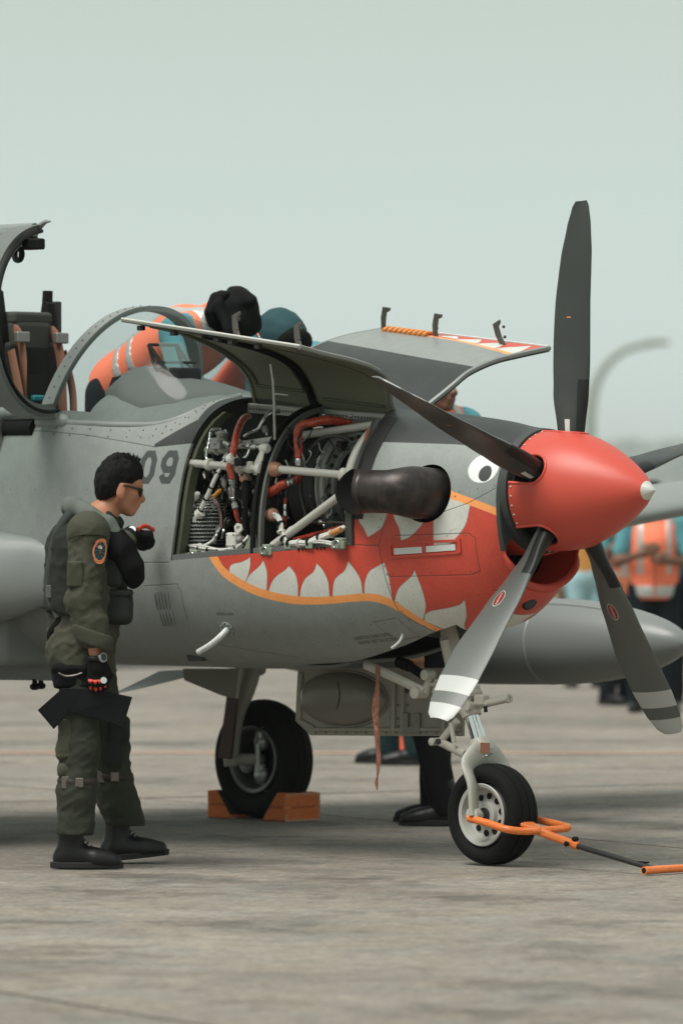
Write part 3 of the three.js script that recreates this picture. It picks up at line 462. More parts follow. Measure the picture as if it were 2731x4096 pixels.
  const up = V(0, 1, 0).addScaledVector(ax, -ax.y).normalize(), no = ax.clone().cross(up);
  mesh('hinge', [plate(o, .005, (u, v, w) => { const p = A.clone().addScaledVector(ax, u).addScaledVector(up, v - .048).addScaledVector(no, w + .022); p.z *= sign; return p; }, { holes, bevel: 0 }), (() => { const p = [A.clone().addScaledVector(up, -.03).addScaledVector(no, .02), B.clone().addScaledVector(up, -.03).addScaledVector(no, .02)]; p.forEach((x) => x.z *= sign); return pipe(p, .0075, { seg: 8 }); })()], M(.36, .36, .32, .4, .5), plane);
  return { at, turn };
}
const starCowl = cowl(1), portCowl = cowl(-1);
// flanges round the two engine openings
for (const s of [1, -1]) {
  const strip = (pts, depth, mt, name, w = .006) => { const rings = pts.map((p) => { const z = zAt(...p); const a = V(p[0], p[1], z - .004), c = V(p[0], p[1] * .97 + 1.5 * .03, z - depth); return [a, a.clone().add(V(p[2], p[3], 0)), c.clone().add(V(p[2], p[3], 0)), c].map((q) => V(q.x, q.y, q.z * s)); }); return mesh(name, toCreasedNormals(loft(rings, { cap0: true, cap1: true }), .5), mt, plane); };
  const rear = [], front = [], sill = [];
  for (let i = 0; i <= 16; i++) { const y = lerp(1.30, 1.94, i / 16); rear.push([xRear(y) + .001, y, .022, 0]); }
  for (let i = 0; i <= 16; i++) { const y = lerp(1.37, 1.90, i / 16); front.push([xFront(y) - .001, y, -.02, 0]); }
  for (let i = 0; i <= 20; i++) { const x = lerp(-.806, -1.828, i / 20); sill.push([x, sillY(x) + .001, 0, .022]); }
  { const n = 22, pos = [], idx = []; for (let i = 0; i <= n; i++) { const y = lerp(1.47, 1.905, i / n), wd = lerp(.045, .075, i / n); for (const o of [0, .5, 1]) { const x = xFront(y) + .002 + wd * o, q = on(x, Math.min(y, sec(x)[1] - .012), .003); pos.push(q.x, q.y, q.z * s); } if (i < n) for (const k of [0, 1]) { const a = i * 3 + k; idx.push(a, a + 1, a + 3, a + 1, a + 4, a + 3); } } const g = new THREE.BufferGeometry(); g.setAttribute('position', new THREE.Float32BufferAttribute(pos, 3)); g.setIndex(idx); g.computeVertexNormals(); mesh('landing_strip', g, M(.012, .0125, .012, .45), plane); }
  strip(rear, .05, primer, 'opening_frame'); strip(front, .05, M(.05, .05, .045, .5), 'opening_frame'); strip(sill, .055, M(.16, .17, .165, .45, .3), 'sill_rail');
}
// ---------------------------------------------------------------- windscreen, cockpit, canopy
const bowP = (th, dr = 0, dx = 0) => { const c = Math.cos(th), s = Math.sin(th), cc = Math.sign(c) * Math.abs(c) ** .9, ss = Math.abs(s) ** .92; return V(-2.70 + .22 * ss + dx, 1.90 + (.525 + dr) * ss, (.452 + dr) * cc); };
{
  const rings = []; for (let i = 0; i <= 64; i++) { const th = Math.PI * i / 64; rings.push([bowP(th, .002, 0), bowP(th, .002, -.075), bowP(th, -.022, -.075), bowP(th, -.022, 0)]); }
  const bow = mesh('windscreen_bow', toCreasedNormals(loft(rings, { cap0: true, cap1: true }), .5), grey, plane);
  const studs = []; for (let i = 1; i < 34; i++) { const p = bowP(Math.PI * i / 34, .003, -.037); studs.push(ball(p, .0036, 1, 1, 1, 6)); }
  stuff(mesh('rivet', studs, M(.09, .1, .095, .5), bow));
  const base = [[-2.684, 1.906, .444], [-2.456, 1.898, .440], [-2.2, 1.889, .414], [-2.034, 1.893, .384], [-1.945, 1.922, .336], [-1.895, 1.981, .22], [-1.872, 2.022, .05]].map((p) => V(...p));
  const bc = new THREE.CatmullRomCurve3(base, false, 'centripetal'), tc = new THREE.CatmullRomCurve3([V(-2.475, 2.425, 0), V(-2.30, 2.365, 0), V(-2.10, 2.25, 0), V(-1.95, 2.125, 0), V(-1.88, 2.045, 0), V(-1.868, 2.026, 0)], false, 'centripetal');
  const gr = []; for (let i = 0; i <= 30; i++) {
    const s = i / 30, b = bc.getPoint(s), t = tc.getPoint(s), ring = [];
    for (let k = 0; k <= 28; k++) { const th = Math.PI * k / 28, c = Math.cos(th), sn = Math.sin(th), cc = Math.sign(c) * Math.abs(c) ** .92, ss = sn ** .92; ring.push(i ? V(lerp(b.x, t.x, ss), lerp(b.y, t.y, ss), b.z * cc) : bowP(th, -.006, -.01)); } gr.push(ring);
  }
  const glass = new THREE.MeshPhysicalMaterial({ transmission: 1, thickness: 0, roughness: .10, ior: 1.5, specularIntensity: .28, color: new THREE.Color(.76, .79, .785) });
  mesh('windscreen', loft(gr, { closed: false }), glass, plane);
  // riveted strip that seats the glass
  const stp = []; for (const s of [1, -1]) { const pts = []; for (let i = 0; i <= 40; i++) { const p = bc.getPoint(i / 40); pts.push(V(p.x, p.y - .006, p.z * s + .002 * s)); } stp.push(pipe(pts, .014, { seg: 8, curve: false, flat: .6 })); }
  const seat = mesh('windscreen_sill', stp, grey, plane);
  const sr = []; for (let i = 1; i < 26; i++) { const p = bc.getPoint(i / 26); if (i % 2) for (const o of [.028, .058]) { const y = p.y - o, x = p.x - .0; if (zAt(x, y) > .2) sr.push(ball(on(x, y, .0005), .0034, 1, 1, 1, 6)); } } stuff(mesh('rivet', sr, M(.10, .11, .105, .5), seat));
  // rim along the cockpit edge
  for (const s of [1, -1]) { mesh('bow_foot', pipe([V(-2.56, 1.895, .43 * s), V(-2.62, 1.905, .435 * s), V(-2.77, 1.905, .435 * s)], (t) => lerp(.015, .034, smooth(0, .3, t)), { seg: 10, n: 14 }), grey, plane); mesh('sill_seal', pipe([V(-2.775, 1.875, .452 * s), V(-3.2, 1.88, .452 * s), V(-4.85, 1.90, .43 * s)], .042, { seg: 12 }), rubber, plane); }
}
const clothGrey = M(.17, .178, .172, .8);
{ // instrument cover and sight behind the windscreen
  const prof = [[-2.50, 2.135, .30], [-2.44, 2.155, .30], [-2.36, 2.12, .33], [-2.22, 2.085, .35], [-2.05, 2.05, .30], [-1.93, 2.012, .16]];
  const rings = prof.map(([x, y, w]) => Array.from({ length: 15 }, (_, k) => { const th = Math.PI * k / 14; return V(x + .01 * Math.sin(k * 2.1), 1.86 + (y - 1.86) * Math.sin(th) ** .55 + .006 * noise3(x * 9, k * .7, 2), w * Math.sign(Math.cos(th)) * Math.abs(Math.cos(th)) ** .7); }));
  const hood = mesh('instrument_cover', loft(rings, { closed: false, cap0: false }), clothGrey, plane);
  mesh('instrument_board', plate([[-.29, 1.70], [.29, 1.70], [.30, 1.98], [.24, 2.10], [.10, 2.128], [-.10, 2.128], [-.24, 2.10], [-.30, 1.98]], .03, (u, v, w) => [-2.505 + w, v, u]), black, plane);
  each('display_screen', [rbox(.01, .16, .15, .004, -2.512, 1.95, .13), rbox(.01, .16, .15, .004, -2.512, 1.95, -.13)], P(.02, .022, .025, .1), plane);
  const sight = group('gun_sight', plane), bar = (a, b, r = .009) => pipe([V(...a), V(...b)], r, { seg: 8 });
  mesh('sight_frame', [bar([-2.37, 2.10, .085], [-2.43, 2.25, .085]), bar([-2.37, 2.10, -.085], [-2.43, 2.25, -.085]), bar([-2.26, 2.07, .085], [-2.43, 2.25, .085]), bar([-2.26, 2.07, -.085], [-2.43, 2.25, -.085]), bar([-2.43, 2.25, .085], [-2.43, 2.25, -.085], .007), bar([-2.40, 2.17, .085], [-2.30, 2.17, -.085], .006)], black, sight);
  mesh('sight_body', rbox(.16, .09, .15, .015, -2.33, 2.10, 0), black, sight);
  mesh('combiner_glass', plate([[-.08, 0], [.08, 0], [.075, .13], [-.075, .13]], .004, (u, v, w) => [-2.31 - v * .55 + w, 2.13 + v, u], { bevel: 0 }), new THREE.MeshPhysicalMaterial({ transmission: .8, roughness: .05, thickness: 0, color: new THREE.Color(.75, .82, .8) }), sight);
  // cockpit tub and consoles
  mesh('cockpit_tub', [rbox(2.4, .02, .8, .005, -3.7, 1.25, 0), rbox(.02, .7, .8, .005, -4.9, 1.6, 0)], soot, plane);
  mesh('side_console', [rbox(1.0, .10, .13, .01, -3.1, 1.78, .33), rbox(1.0, .1, .13, .01, -3.1, 1.78, -.33)], black, plane);
  // grey hand controls and boxes seen under the bow
  mesh('throttle_box', [rbox(.16, .12, .09, .02, -2.78, 1.90, -.33), rbox(.05, .16, .04, .012, -2.74, 2.0, -.33)], darkGrey, plane);
}
{ // open canopy, hinged along the starboard sill and swung up on its side
  const hz = .44, hy = 1.915, q = new THREE.Quaternion().setFromAxisAngle(V(1, 0, 0), THREE.MathUtils.degToRad(97)), T = (p) => { const r = p.clone().sub(V(0, hy, hz)); r.applyQuaternion(q); return r.add(V(0, hy, hz)); };
  const arch = (th, dr, x, k = 1) => { const p = bowP(th, dr); return T(V(p.x + .06 + x, 1.915 + (p.y - 1.90), p.z * .93)); };
  const can = group('canopy', plane), rings = []; for (let i = 0; i <= 56; i++) { const th = Math.PI * i / 56; rings.push([arch(th, .012, 0), arch(th, .012, -.12), arch(th, -.03, -.12), arch(th, -.03, -.075), arch(th, -.055, -.07), arch(th, -.055, -.03), arch(th, -.018, -.02)]); }
  mesh('canopy_bow', toCreasedNormals(loft(rings, { cap0: true, cap1: true }), .5), P(.14, .148, .142, .45), can);
  const seal = []; for (let i = 0; i <= 40; i++) seal.push(arch(Math.PI * i / 40, -.02, .002)); mesh('canopy_seal', pipe(seal, .009, { seg: 8, curve: false }), black, can);
  const gl = []; for (let j = 0; j <= 8; j++) { const x = -.12 - j * .27; gl.push(Array.from({ length: 25 }, (_, k) => arch(Math.PI * k / 24, .0 + .03 * Math.sin(j / 8 * 3.1), x))); }
  mesh('canopy_glass', loft(gl, { closed: false }), new THREE.MeshPhysicalMaterial({ transmission: 1, thickness: 0, roughness: .04, color: new THREE.Color(.85, .88, .87) }), can);
  for (const th of [.02, 3.12]) mesh('canopy_rail', pipe([arch(th, -.01, -.03), arch(th, -.01, -1.2), arch(th, -.01, -2.3)], .03, { seg: 10 }), grey, can);
  const hk = arch(Math.PI - .30, -.09, -.03), h2 = arch(Math.PI - .12, -.07, -.02);
  mesh('canopy_handle', [new THREE.TorusGeometry(.042, .013, 8, 20).rotateY(-.5).scale(1.25, .72, 1).translate(hk.x - .05, hk.y - .012, hk.z), rbox(.11, .05, .05, .01, hk.x + .05, hk.y + .03, hk.z), rbox(.09, .035, .04, .008, h2.x - .03, h2.y + .012, h2.z)], black, can);
  const tip = arch(Math.PI, .01, .0); mesh('canopy_hook', pipe([tip.clone().add(V(-.03, -.02, 0)), tip.clone().add(V(.03, .012, 0)), tip.clone().add(V(.065, .013, 0))], (t) => .017 * (1 - t * .8), { seg: 8 }), grey, can);
  for (const [x, y] of [[-2.98, 1.86], [-3.04, 1.86]]) mesh('canopy_hinge', [rbox(.035, .12, .03, .006, x, y - .02, .50), rbox(.03, .03, .06, .008, x, y + .05, .48)], bare, plane);
}
{ // ejection seat
  const st = group('ejection_seat', plane), X = -3.33, brown = M(.25, .115, .07, .8), webb = M(.16, .08, .05, .85);
  mesh('seat_back', [rbox(.12, .75, .40, .03, X - .06, 1.95, 0), rbox(.05, .60, .32, .03, X + .02, 1.98, 0)], M(.018, .019, .018, .8), st);
  mesh('seat_pan', rbox(.42, .14, .40, .03, X + .2, 1.58, 0), M(.025, .027, .022, .8), st);
  mesh('seat_rail', [rbox(.07, 1.05, .035, .008, X - .06, 1.95, .215), rbox(.07, 1.05, .035, .008, X - .06, 1.95, -.215)], darkGrey, st);
  for (const s of [1, -1]) mesh('canopy_breaker', plate([[-.06, -.1], [.06, -.1], [.05, .06], [.03, .24], [.016, .25], [.014, .30], [-.006, .30], [-.008, .24], [-.03, .1]], .045, (u, v, w) => [X - .05 + u - .06 * v * s, 2.27 + v - (s > 0 ? -.0 : .05), s * .145 + w - .0225]), black, st);
  mesh('head_rest', [rbox(.11, .30, .24, .04, X - .01, 2.24, 0), rbox(.12, .06, .24, .02, X - .02, 2.39, 0)], M(.05, .052, .045, .85), st);
  for (const s of [1, -1]) {
    mesh('shoulder_strap', [pipe([V(X - .06, 2.31, .10 * s), V(X + .04, 2.33, .11 * s), V(X + .09, 2.22, .115 * s), V(X + .10, 2.02, .12 * s), V(X + .13, 1.84, .10 * s), V(X + .17, 1.72, .05 * s)], .028, { seg: 8, flat: .22 }), pipe([V(X + .06, 2.24, .16 * s), V(X + .12, 2.05, .165 * s), V(X + .15, 1.82, .14 * s)], .026, { seg: 8, flat: .2 })], brown, st);
    each('strap_buckle', [rbox(.03, .05, .075, .006, X + .09, 2.30, .12 * s), rbox(.03, .07, .06, .006, X + .14, 1.86, .12 * s)], bare, st);
  }
  mesh('harness_clip', rbox(.03, .03, .07, .01, X + .13, 2.02, .06), M(.02, .22, .26, .5), st);
  mesh('leg_strap', [pipe([V(X + .1, 1.72, .15), V(X + .26, 1.70, .02), V(X + .3, 1.68, -.14)], .03, { seg: 8, flat: .25 }), pipe([V(X + .15, 1.75, -.1), V(X + .3, 1.72, .08), V(X + .34, 1.66, .16)], .028, { seg: 8, flat: .25 })], webb, st);
  mesh('red_collar', turned([X - .02, 2.09, .30], [0, 1, 0], [[0, .042], [.045, .042], [.05, .03]], 20), M(.5, .06, .04, .6), st);
  mesh('seat_gun', [turned([X - .02, 1.60, .30], [0, 1, 0], [[0, .045], [.42, .045], [.45, .03], [.52, .036], [.74, .04], [.76, .02]], 20), rbox(.1, .3, .06, .015, X - .02, 2.22, .27)], black, st);
  mesh('seat_fittings', [new THREE.TorusGeometry(.09, .011, 8, 24).scale(1, .62, 1).rotateY(-.6).translate(X + .02, 1.97, .33), pipe([V(X + .0, 1.99, .35), V(X + .1, 1.96, .36)], .018), pipe([V(X - .05, 1.945, .36), V(X + .09, 1.935, .36)], .014), rbox(.05, .05, .03, .006, X + .02, 1.91, .34)], bare, st);
  mesh('seat_handle', [pipe([V(X - .1, 1.86, .36), V(X + .03, 1.80, .385), V(X + .16, 1.84, .36), V(X + .22, 1.86, .28)], .017, { seg: 10 }), pipe([V(X - .1, 1.80, .37), V(X + .06, 1.74, .39), V(X + .2, 1.79, .34)], .014, { seg: 10 }), pipe([V(X + .02, 1.92, .35), V(X + .12, 1.88, .33), V(X + .2, 1.82, .3)], .02, { seg: 10 })], M(.22, .23, .22, .35, .6), st);
}
// ---------------------------------------------------------------- wings, tail, belly pylon, drop tank
function wingSide(s) {
  const foil = (c, t) => { const o = []; for (let i = 0; i <= 20; i++) { const u = 1 - i / 20, x = u * u; o.push([x, t * 1.1 * (1.4845 * Math.sqrt(x) - .63 * x - 1.758 * x * x + 1.4215 * x ** 3 - .5075 * x ** 4) * 2.0]); } for (let i = 1; i < 20; i++) { const u = i / 20, x = u * u; o.push([x, -t * .8 * (1.4845 * Math.sqrt(x) - .63 * x - 1.758 * x * x + 1.4215 * x ** 3 - .5075 * x ** 4) * 2.0]); } return o; };
  const st = [[.40, -2.88, 2.05, 1.09, .17], [.9, -2.92, 1.95, 1.15, .165], [1.7, -2.96, 1.83, 1.235, .155], [3.0, -3.02, 1.62, 1.375, .14], [4.4, -3.09, 1.38, 1.53, .12], [5.45, -3.15, 1.2, 1.64, .11], [5.56, -3.25, 1.0, 1.65, .05]];
  const rings = st.map(([z, le, c, y, t]) => foil(c, t).map(([u, v]) => V(le - u * c, y + v * c * .5, z * s)));
  return loft(s > 0 ? rings : rings, { cap0: true, cap1: true });
}
{
  for (const s of [1, -1]) {
    const w = mesh('wing', wingSide(s), grey, plane);
    { const q = [lp(272, 1592, -1.5), lp(372, 1543, -1.62), lp(430, 1540, -1.66), lp(428, 1556, -1.64), lp(330, 1580, -1.52)].map((p) => V(p.x, p.y, -p.z * s)), up = V(.004, .004, -.02 * s); mesh('flap', toCreasedNormals(loft([q, q.map((p) => p.clone().add(up))], { cap0: true, cap1: true }), .4), P(.82, .88, .88, .4), w);
      const h = [lp(428, 1536, -1.35), lp(556, 1536, -1.35), lp(548, 1604, -1.35), lp(518, 1598, -1.35), lp(430, 1562, -1.35)].map((p) => V(p.x, p.y, -p.z * s)); mesh('wheel_door', toCreasedNormals(loft([h, h.map((p) => p.clone().add(V(0, 0, .02)))], { cap0: true, cap1: true }), .4), P(.22, .205, .16, .5), w); }
    mesh('wing_pylon', plate([[-3.05, 0], [-2.95, -.1], [-3.0, -.20], [-3.9, -.20], [-4.1, 0]], .10, (u, v, t) => [u, 1.22 + v, s * (2.45) + t - .05]), grey, w);
    mesh('gun_muzzle', turned([-2.93, 1.16, .95 * s], [1, 0, 0], [[-.3, .03], [.16, .028], [.16, .016], [.1, .015]], 16), black, w);
  }
  // fillet that blends the wing root into the side
  for (const s of [1, -1]) {
    const rings = [[-2.34, 1.22, .02, .02], [-2.5, 1.225, .09, .06], [-2.7, 1.225, .16, .14], [-2.95, 1.20, .22, .28], [-3.4, 1.17, .24, .42], [-4.2, 1.12, .2, .40], [-4.9, 1.05, .05, .1]].map(([x, y, h, b]) => Array.from({ length: 20 }, (_, k) => { const t = k / 20 * 6.2832; return V(x, y + h * Math.sin(t), s * (zAt(x, 1.2) - .06 + b * (.5 + .5 * Math.cos(t)) + .0)); }));
    mesh('wing_fillet', loft(rings, { cap0: true, cap1: true }), grey, plane);
  }
  mesh('wing_box', rbox(1.9, .26, 1.02, .06, -3.9, .93, 0), grey, plane);
  const py = mesh('belly_pylon', plate([[-2.86, .86], [-2.80, .78], [-2.86, .735], [-4.2, .72], [-4.3, .86]], .13, (u, v, w) => [u, v, w - .065]), grey, plane);
  for (const [x, z] of [[-2.96, .05], [-3.02, -.06], [-3.22, .06], [-3.30, -.05]]) mesh('sway_brace', [turned([x, .735, z], [0, -1, 0], [[0, .012], [.02, .012], [.03, .024], [.045, .02], [.05, .012]], 14)], black, py);
  // tail
  const fin = (pts, t, place) => plate(pts, t, place, { bevel: t * .3 });
  mesh('fin', fin([[-8.0, 1.85], [-9.0, 2.3], [-9.6, 3.9], [-10.3, 3.92], [-10.25, 1.75]], .10, (u, v, w) => [u, v, w - .05]), grey, plane);
  for (const s of [1, -1]) mesh('tailplane', fin([[-8.9, .1], [-9.35, 2.3], [-10.1, 2.3], [-10.2, .1]], .09, (u, v, w) => [u, 1.82 + w, v * s]), grey, plane);
  // drop tank under the port wing
  const prof = [[0, .002], [.04, .05], [.12, .095], [.25, .137], [.42, .172], [.62, .196], [.85, .206], [1.9, .206], [2.3, .19], [2.75, .14], [3.1, .075], [3.3, .01]];
  const c = new THREE.CatmullRomCurve3(prof.map((p) => V(p[0], p[1], 0)), false, 'centripetal').getPoints(60).map((p) => [p.x, Math.max(p.y, .001)]);
  for (const s of [-1]) {
    const nose = V(-1.47, .889, 2.46 * s), dir = V(-1, -.008, 0);
    const t = mesh('drop_tank', turned(nose, dir, c, 56, 1.2), P(.185, .2, .193, .38), plane);
    mesh('tank_joint', [turned(nose, dir, [[.855, .2063], [.857, .2075], [.863, .2075], [.865, .2063]], 56), turned(nose, dir, [[.30, .1475], [.302, .1492], [.306, .1497], [.308, .149]], 48), (() => { const pts = []; for (let i = 0; i <= 20; i++) { const d = lerp(.31, 1.9, i / 20), r = d < .85 ? lerp(.150, .2065, smooth(.1, .85, d)) : .2065; const a = 1.05; let rr = r; for (let k = 0; k < c.length - 1; k++) if (c[k][0] <= d && d < c[k + 1][0]) rr = lerp(c[k][1], c[k + 1][1], (d - c[k][0]) / (c[k + 1][0] - c[k][0])); pts.push(V(nose.x - d, nose.y + Math.sin(a) * rr, nose.z - s * Math.cos(a) * rr * 1.002)); } return pipe(pts, .0022, { seg: 5, curve: false }); })()], M(.36, .37, .36, .4, .3), t);
    mesh('tank_pylon', plate([[-3.0, .36], [-2.86, .2], [-2.9, -.02], [-3.6, -.02], [-3.9, .36]], .09, (u, v, w) => [u, nose.y + .2 + v, nose.z + w - .045]), grey, t);
  }
}
// ---------------------------------------------------------------- propeller
{
  const prop = group('propeller', plane), Y = 1.589, PX = .055;
  const prof = [[-.060, .2535], [-.02, .2545], [.04, .2525], [.10, .245], [.17, .227], [.24, .2], [.31, .165], [.38, .124], [.44, .083], [.48, .049], [.503, .026]].map(([d, r]) => [d, r]);
  let sp = turned([0, Y, 0], [1, 0, 0], [[-.060, .0], ...prof, [.505, .0]], 96, .6);
  const inner = turned([0, Y, 0], [1, 0, 0], [[-.1, .0], [-.1, .244], [.04, .243], [.17, .216], [.3, .15], [.3, 0]], 64, .6);
  const fix = (g, n) => { const m = new THREE.BufferGeometry(); const q = g.index ? g.toNonIndexed() : g; for (const k of ['position', 'normal', 'uv']) m.setAttribute(k, q.attributes[k].clone()); return m; };
  const angles = [3.6, 75.6, 147.6, 219.6, 291.6].map((a) => THREE.MathUtils.degToRad(a));      // from straight up, towards port
  const cuts = angles.map((a) => { const s = new THREE.Shape(); s.absarc(PX + .0, 0, .064, -Math.PI / 2, Math.PI / 2); s.lineTo(-.3, .058); s.lineTo(-.3, -.058); return new THREE.ExtrudeGeometry(s, { depth: .3, bevelEnabled: false, curveSegments: 20 }).translate(0, 0, .15).rotateX(-Math.PI / 2).rotateX(-a).translate(0, Y, 0); });
  sp = cut(brush(fix(sp)), fix(inner), ...cuts).geometry;
  mesh('spinner', sp, redPaint, prop);
  mesh('spinner_tip', turned([0, Y, 0], [1, 0, 0], [[.490, .040], [.497, .0345], [.512, .0225], [.525, .0115], [.533, .004], [.534, 0]], 40, 1.4), M(.62, .62, .58, .35, .3), prop);
  mesh('hub', [turned([0, Y, 0], [1, 0, 0], [[-.058, .02], [-.058, .236], [-.045, .236], [-.045, .15], [.12, .13], [.2, .09], [.25, .04]], 48)], black, prop);
  const rim = []; const screws = [];
  for (const a of angles) { // raised rim of each cut-out
    const pts = []; const T = (u, v) => { const r = radAt(u); const w = Math.sqrt(Math.max(r * r - v * v, 0)); return V(u, w, v); };
    const radAt = (u) => { for (let i = 0; i < prof.length - 1; i++) if (u >= prof[i][0] && u <= prof[i + 1][0]) return lerp(prof[i][1], prof[i + 1][1], (u - prof[i][0]) / (prof[i + 1][0] - prof[i][0])); return .2535; };
    pts.push([-.058, -.060]); for (let i = 0; i <= 16; i++) { const t = -Math.PI / 2 + Math.PI * i / 16; pts.push([PX + Math.cos(t) * .066, Math.sin(t) * .0655]); } pts.push([-.058, .060]);
    rim.push(pipe(pts.map(([u, v]) => T(u, v).applyAxisAngle(V(1, 0, 0), -a).add(V(0, Y, 0))), .0065, { seg: 8, n: 60 }));
    for (let i = 0; i < 5; i++) { const b = a + THREE.MathUtils.degToRad(18 + i * 9); screws.push(ball([-.045, Y + Math.cos(b) * .2535, -Math.sin(b) * .2535], .0058, 1, 1, 1, 6)); }
  }
  mesh('cutout_rim', rim, redPaint, prop); stuff(mesh('screw', screws, M(.5, .42, .38, .4, .6), prop));
  // blades, feathered; u = 0..0.5 runs round the light front face, the rest round the black rear face
  const bladeTex = canvasTex(512, 1024, (g, w, h) => {
    const Yr = (r) => h * (1 - (r - .14) / 1.092);
    g.fillStyle = '#646865'; g.fillRect(0, 0, w / 2, h); g.fillStyle = '#343735'; g.fillRect(w / 2, 0, w / 2, h);
    for (let i = 0; i < 1500; i++) { g.fillStyle = rnd() < .5 ? 'rgba(20,20,20,.07)' : 'rgba(220,220,215,.06)'; g.fillRect(rnd() * w, rnd() * h, 1 + rnd() * 2, 1 + rnd() * 6); }
    g.fillStyle = '#bdbfbc'; g.fillRect(0, Yr(1.095), w / 2, Yr(1.012) - Yr(1.095)); g.fillRect(0, 0, w / 2, Yr(1.155));
    g.fillStyle = '#111312'; g.fillRect(0, Yr(.47), w * .17, h); g.fillRect(w * .83, Yr(.47), w * .17, h);     // de-icing boots on the leading edge (u = 0)
    g.save(); g.translate(w * .27, Yr(.60)); g.scale(1, 1); g.beginPath(); g.ellipse(0, 0, 25, 40, 0, 0, 7); g.fillStyle = '#d8d6d0'; g.fill(); g.beginPath(); g.ellipse(0, 0, 21.5, 36, 0, 0, 7); g.fillStyle = '#2a2220'; g.fill(); g.beginPath(); g.ellipse(0, 0, 17, 33, 0, 0, 7); g.fillStyle = '#a3261c'; g.fill();
    g.rotate(Math.PI / 2); g.fillStyle = '#eceae4'; g.font = 'bold 13px serif'; g.textAlign = 'center'; g.fillText('HARTZELL', 0, 5, 60); g.restore();
    g.fillStyle = '#c9c9c3'; g.fillRect(w * .70, Yr(.30), 30, 54); g.fillStyle = '#d88a4a'; g.fillRect(w * .70, Yr(.74), 20, 5);
  });
  bladeTex.wrapS = THREE.RepeatWrapping;
  const bladeMat = new THREE.MeshPhysicalMaterial({ map: bladeTex, roughness: .42 });
  const rings = []; const R0 = .14, R1 = 1.222, NR = 46;
  for (let i = 0; i <= NR; i++) {
    const r = lerp(R0, R1, i / NR), t = (r - .2);
    const tab = (t) => { let k = 0; while (k < t.length - 2 && r > t[k + 1][0]) k++; const q = clamp((r - t[k][0]) / (t[k + 1][0] - t[k][0])); return lerp(t[k][1], t[k + 1][1], q * q * (3 - 2 * q) * .5 + q * .5); };
    const ch = tab([[.14, .085], [.20, .095], [.27, .122], [.42, .168], [.6, .198], [.85, .212], [1.0, .203], [1.12, .172], [1.195, .13], [1.222, .085]]), le = ch * tab([[.14, .5], [.4, .42], [.8, .36], [1.2, .42]]), te = ch - le;
    const th = tab([[.14, .044], [.24, .040], [.42, .024], [.62, .0125], [.9, .007], [1.222, .0032]]), tw = THREE.MathUtils.degToRad(tab([[.14, 34], [.3, 27], [.45, 13], [.6, 4], [.9, -6], [1.22, -14]]));
    const ring = []; for (let k = 0; k < 28; k++) {
      const u = k / 28, front = u < .5, a = u * 2 * Math.PI, cx = Math.cos(a), sx = Math.sin(a);
      let x = lerp(-te, le, (cx + 1) / 2), z = -sx * th * lerp(1, .72 + .5 * (cx + 1) / 2, smooth(.2, .45, r)) - .008 * smooth(.3, .6, r) * (1 - cx * cx) * 1.0;
      ring.push(V(x * Math.cos(tw) + z * Math.sin(tw), r, -x * Math.sin(tw) + z * Math.cos(tw)));
    } rings.push(ring);
  }
  const blade = loft(rings, { cap0: true, cap1: true, uv: (p, v, u) => [u, v] });
  { const a = blade.attributes.uv; const n = 28 + 1; for (let i = 0; i < a.count; i++) if (i < (NR + 1) * n) { /* the whole ring runs 0..1 */ } }
  const cuff = turned([0, .12, 0], [0, 1, 0], [[0, .042], [.09, .041], [.10, .036]], 24);
  for (const a of angles) {
    const b = mesh('blade', blade, bladeMat, prop); b.position.set(PX, Y, 0); b.rotation.x = -a;
    const c = mesh('blade', cuff, black, prop); c.name = 'blade_cuff'; c.position.copy(b.position); c.rotation.x = -a;
  }
}
// ---------------------------------------------------------------- landing gear
function tyre(c, R, w, rim, name = 'tyre', parent) {
  const p = []; const h = w / 2; for (let i = 0; i <= 40; i++) { const a = lerp(-Math.PI / 2 - 1.05, Math.PI / 2 + 1.05, i / 40); const u = Math.sin(a), v = Math.cos(a); const rr = rim + (R - rim) * .52, hr = (R - rim) * .5; p.push([clamp(u, -1, 1) * h, rr + (v >= 0 ? Math.abs(v) ** .75 * (R - rr) : v * (rr - rim))]); }
  const q = []; for (const [a, r] of p) { let rr = r; for (const g of [-.45, 0, .45]) if (Math.abs(a - g * h) < h * .05 && r > R * .93) rr -= .008; q.push([a, rr]); }
  // finer steps over the tread so that the grooves read
  const fine = []; for (let i = 0; i < q.length - 1; i++) for (let k = 0; k < 4; k++) { const t = k / 4, a = lerp(p[i][0], p[i + 1][0], t); let r = lerp(p[i][1], p[i + 1][1], t); for (const g of [-.5, 0, .5]) if (Math.abs(a - g * h) < .0035 && r > R * .9) r -= .007; fine.push([a, r]); } fine.push(p.at(-1));
  const g = turned(c, [0, 0, 1], fine, 72, .5, false); { const a = g.attributes.position; for (let i = 0; i < a.count; i++) { const y = a.getY(i); if (y < .004) a.setY(i, .004); } }
  return mesh(name, g, rubber, parent);
}
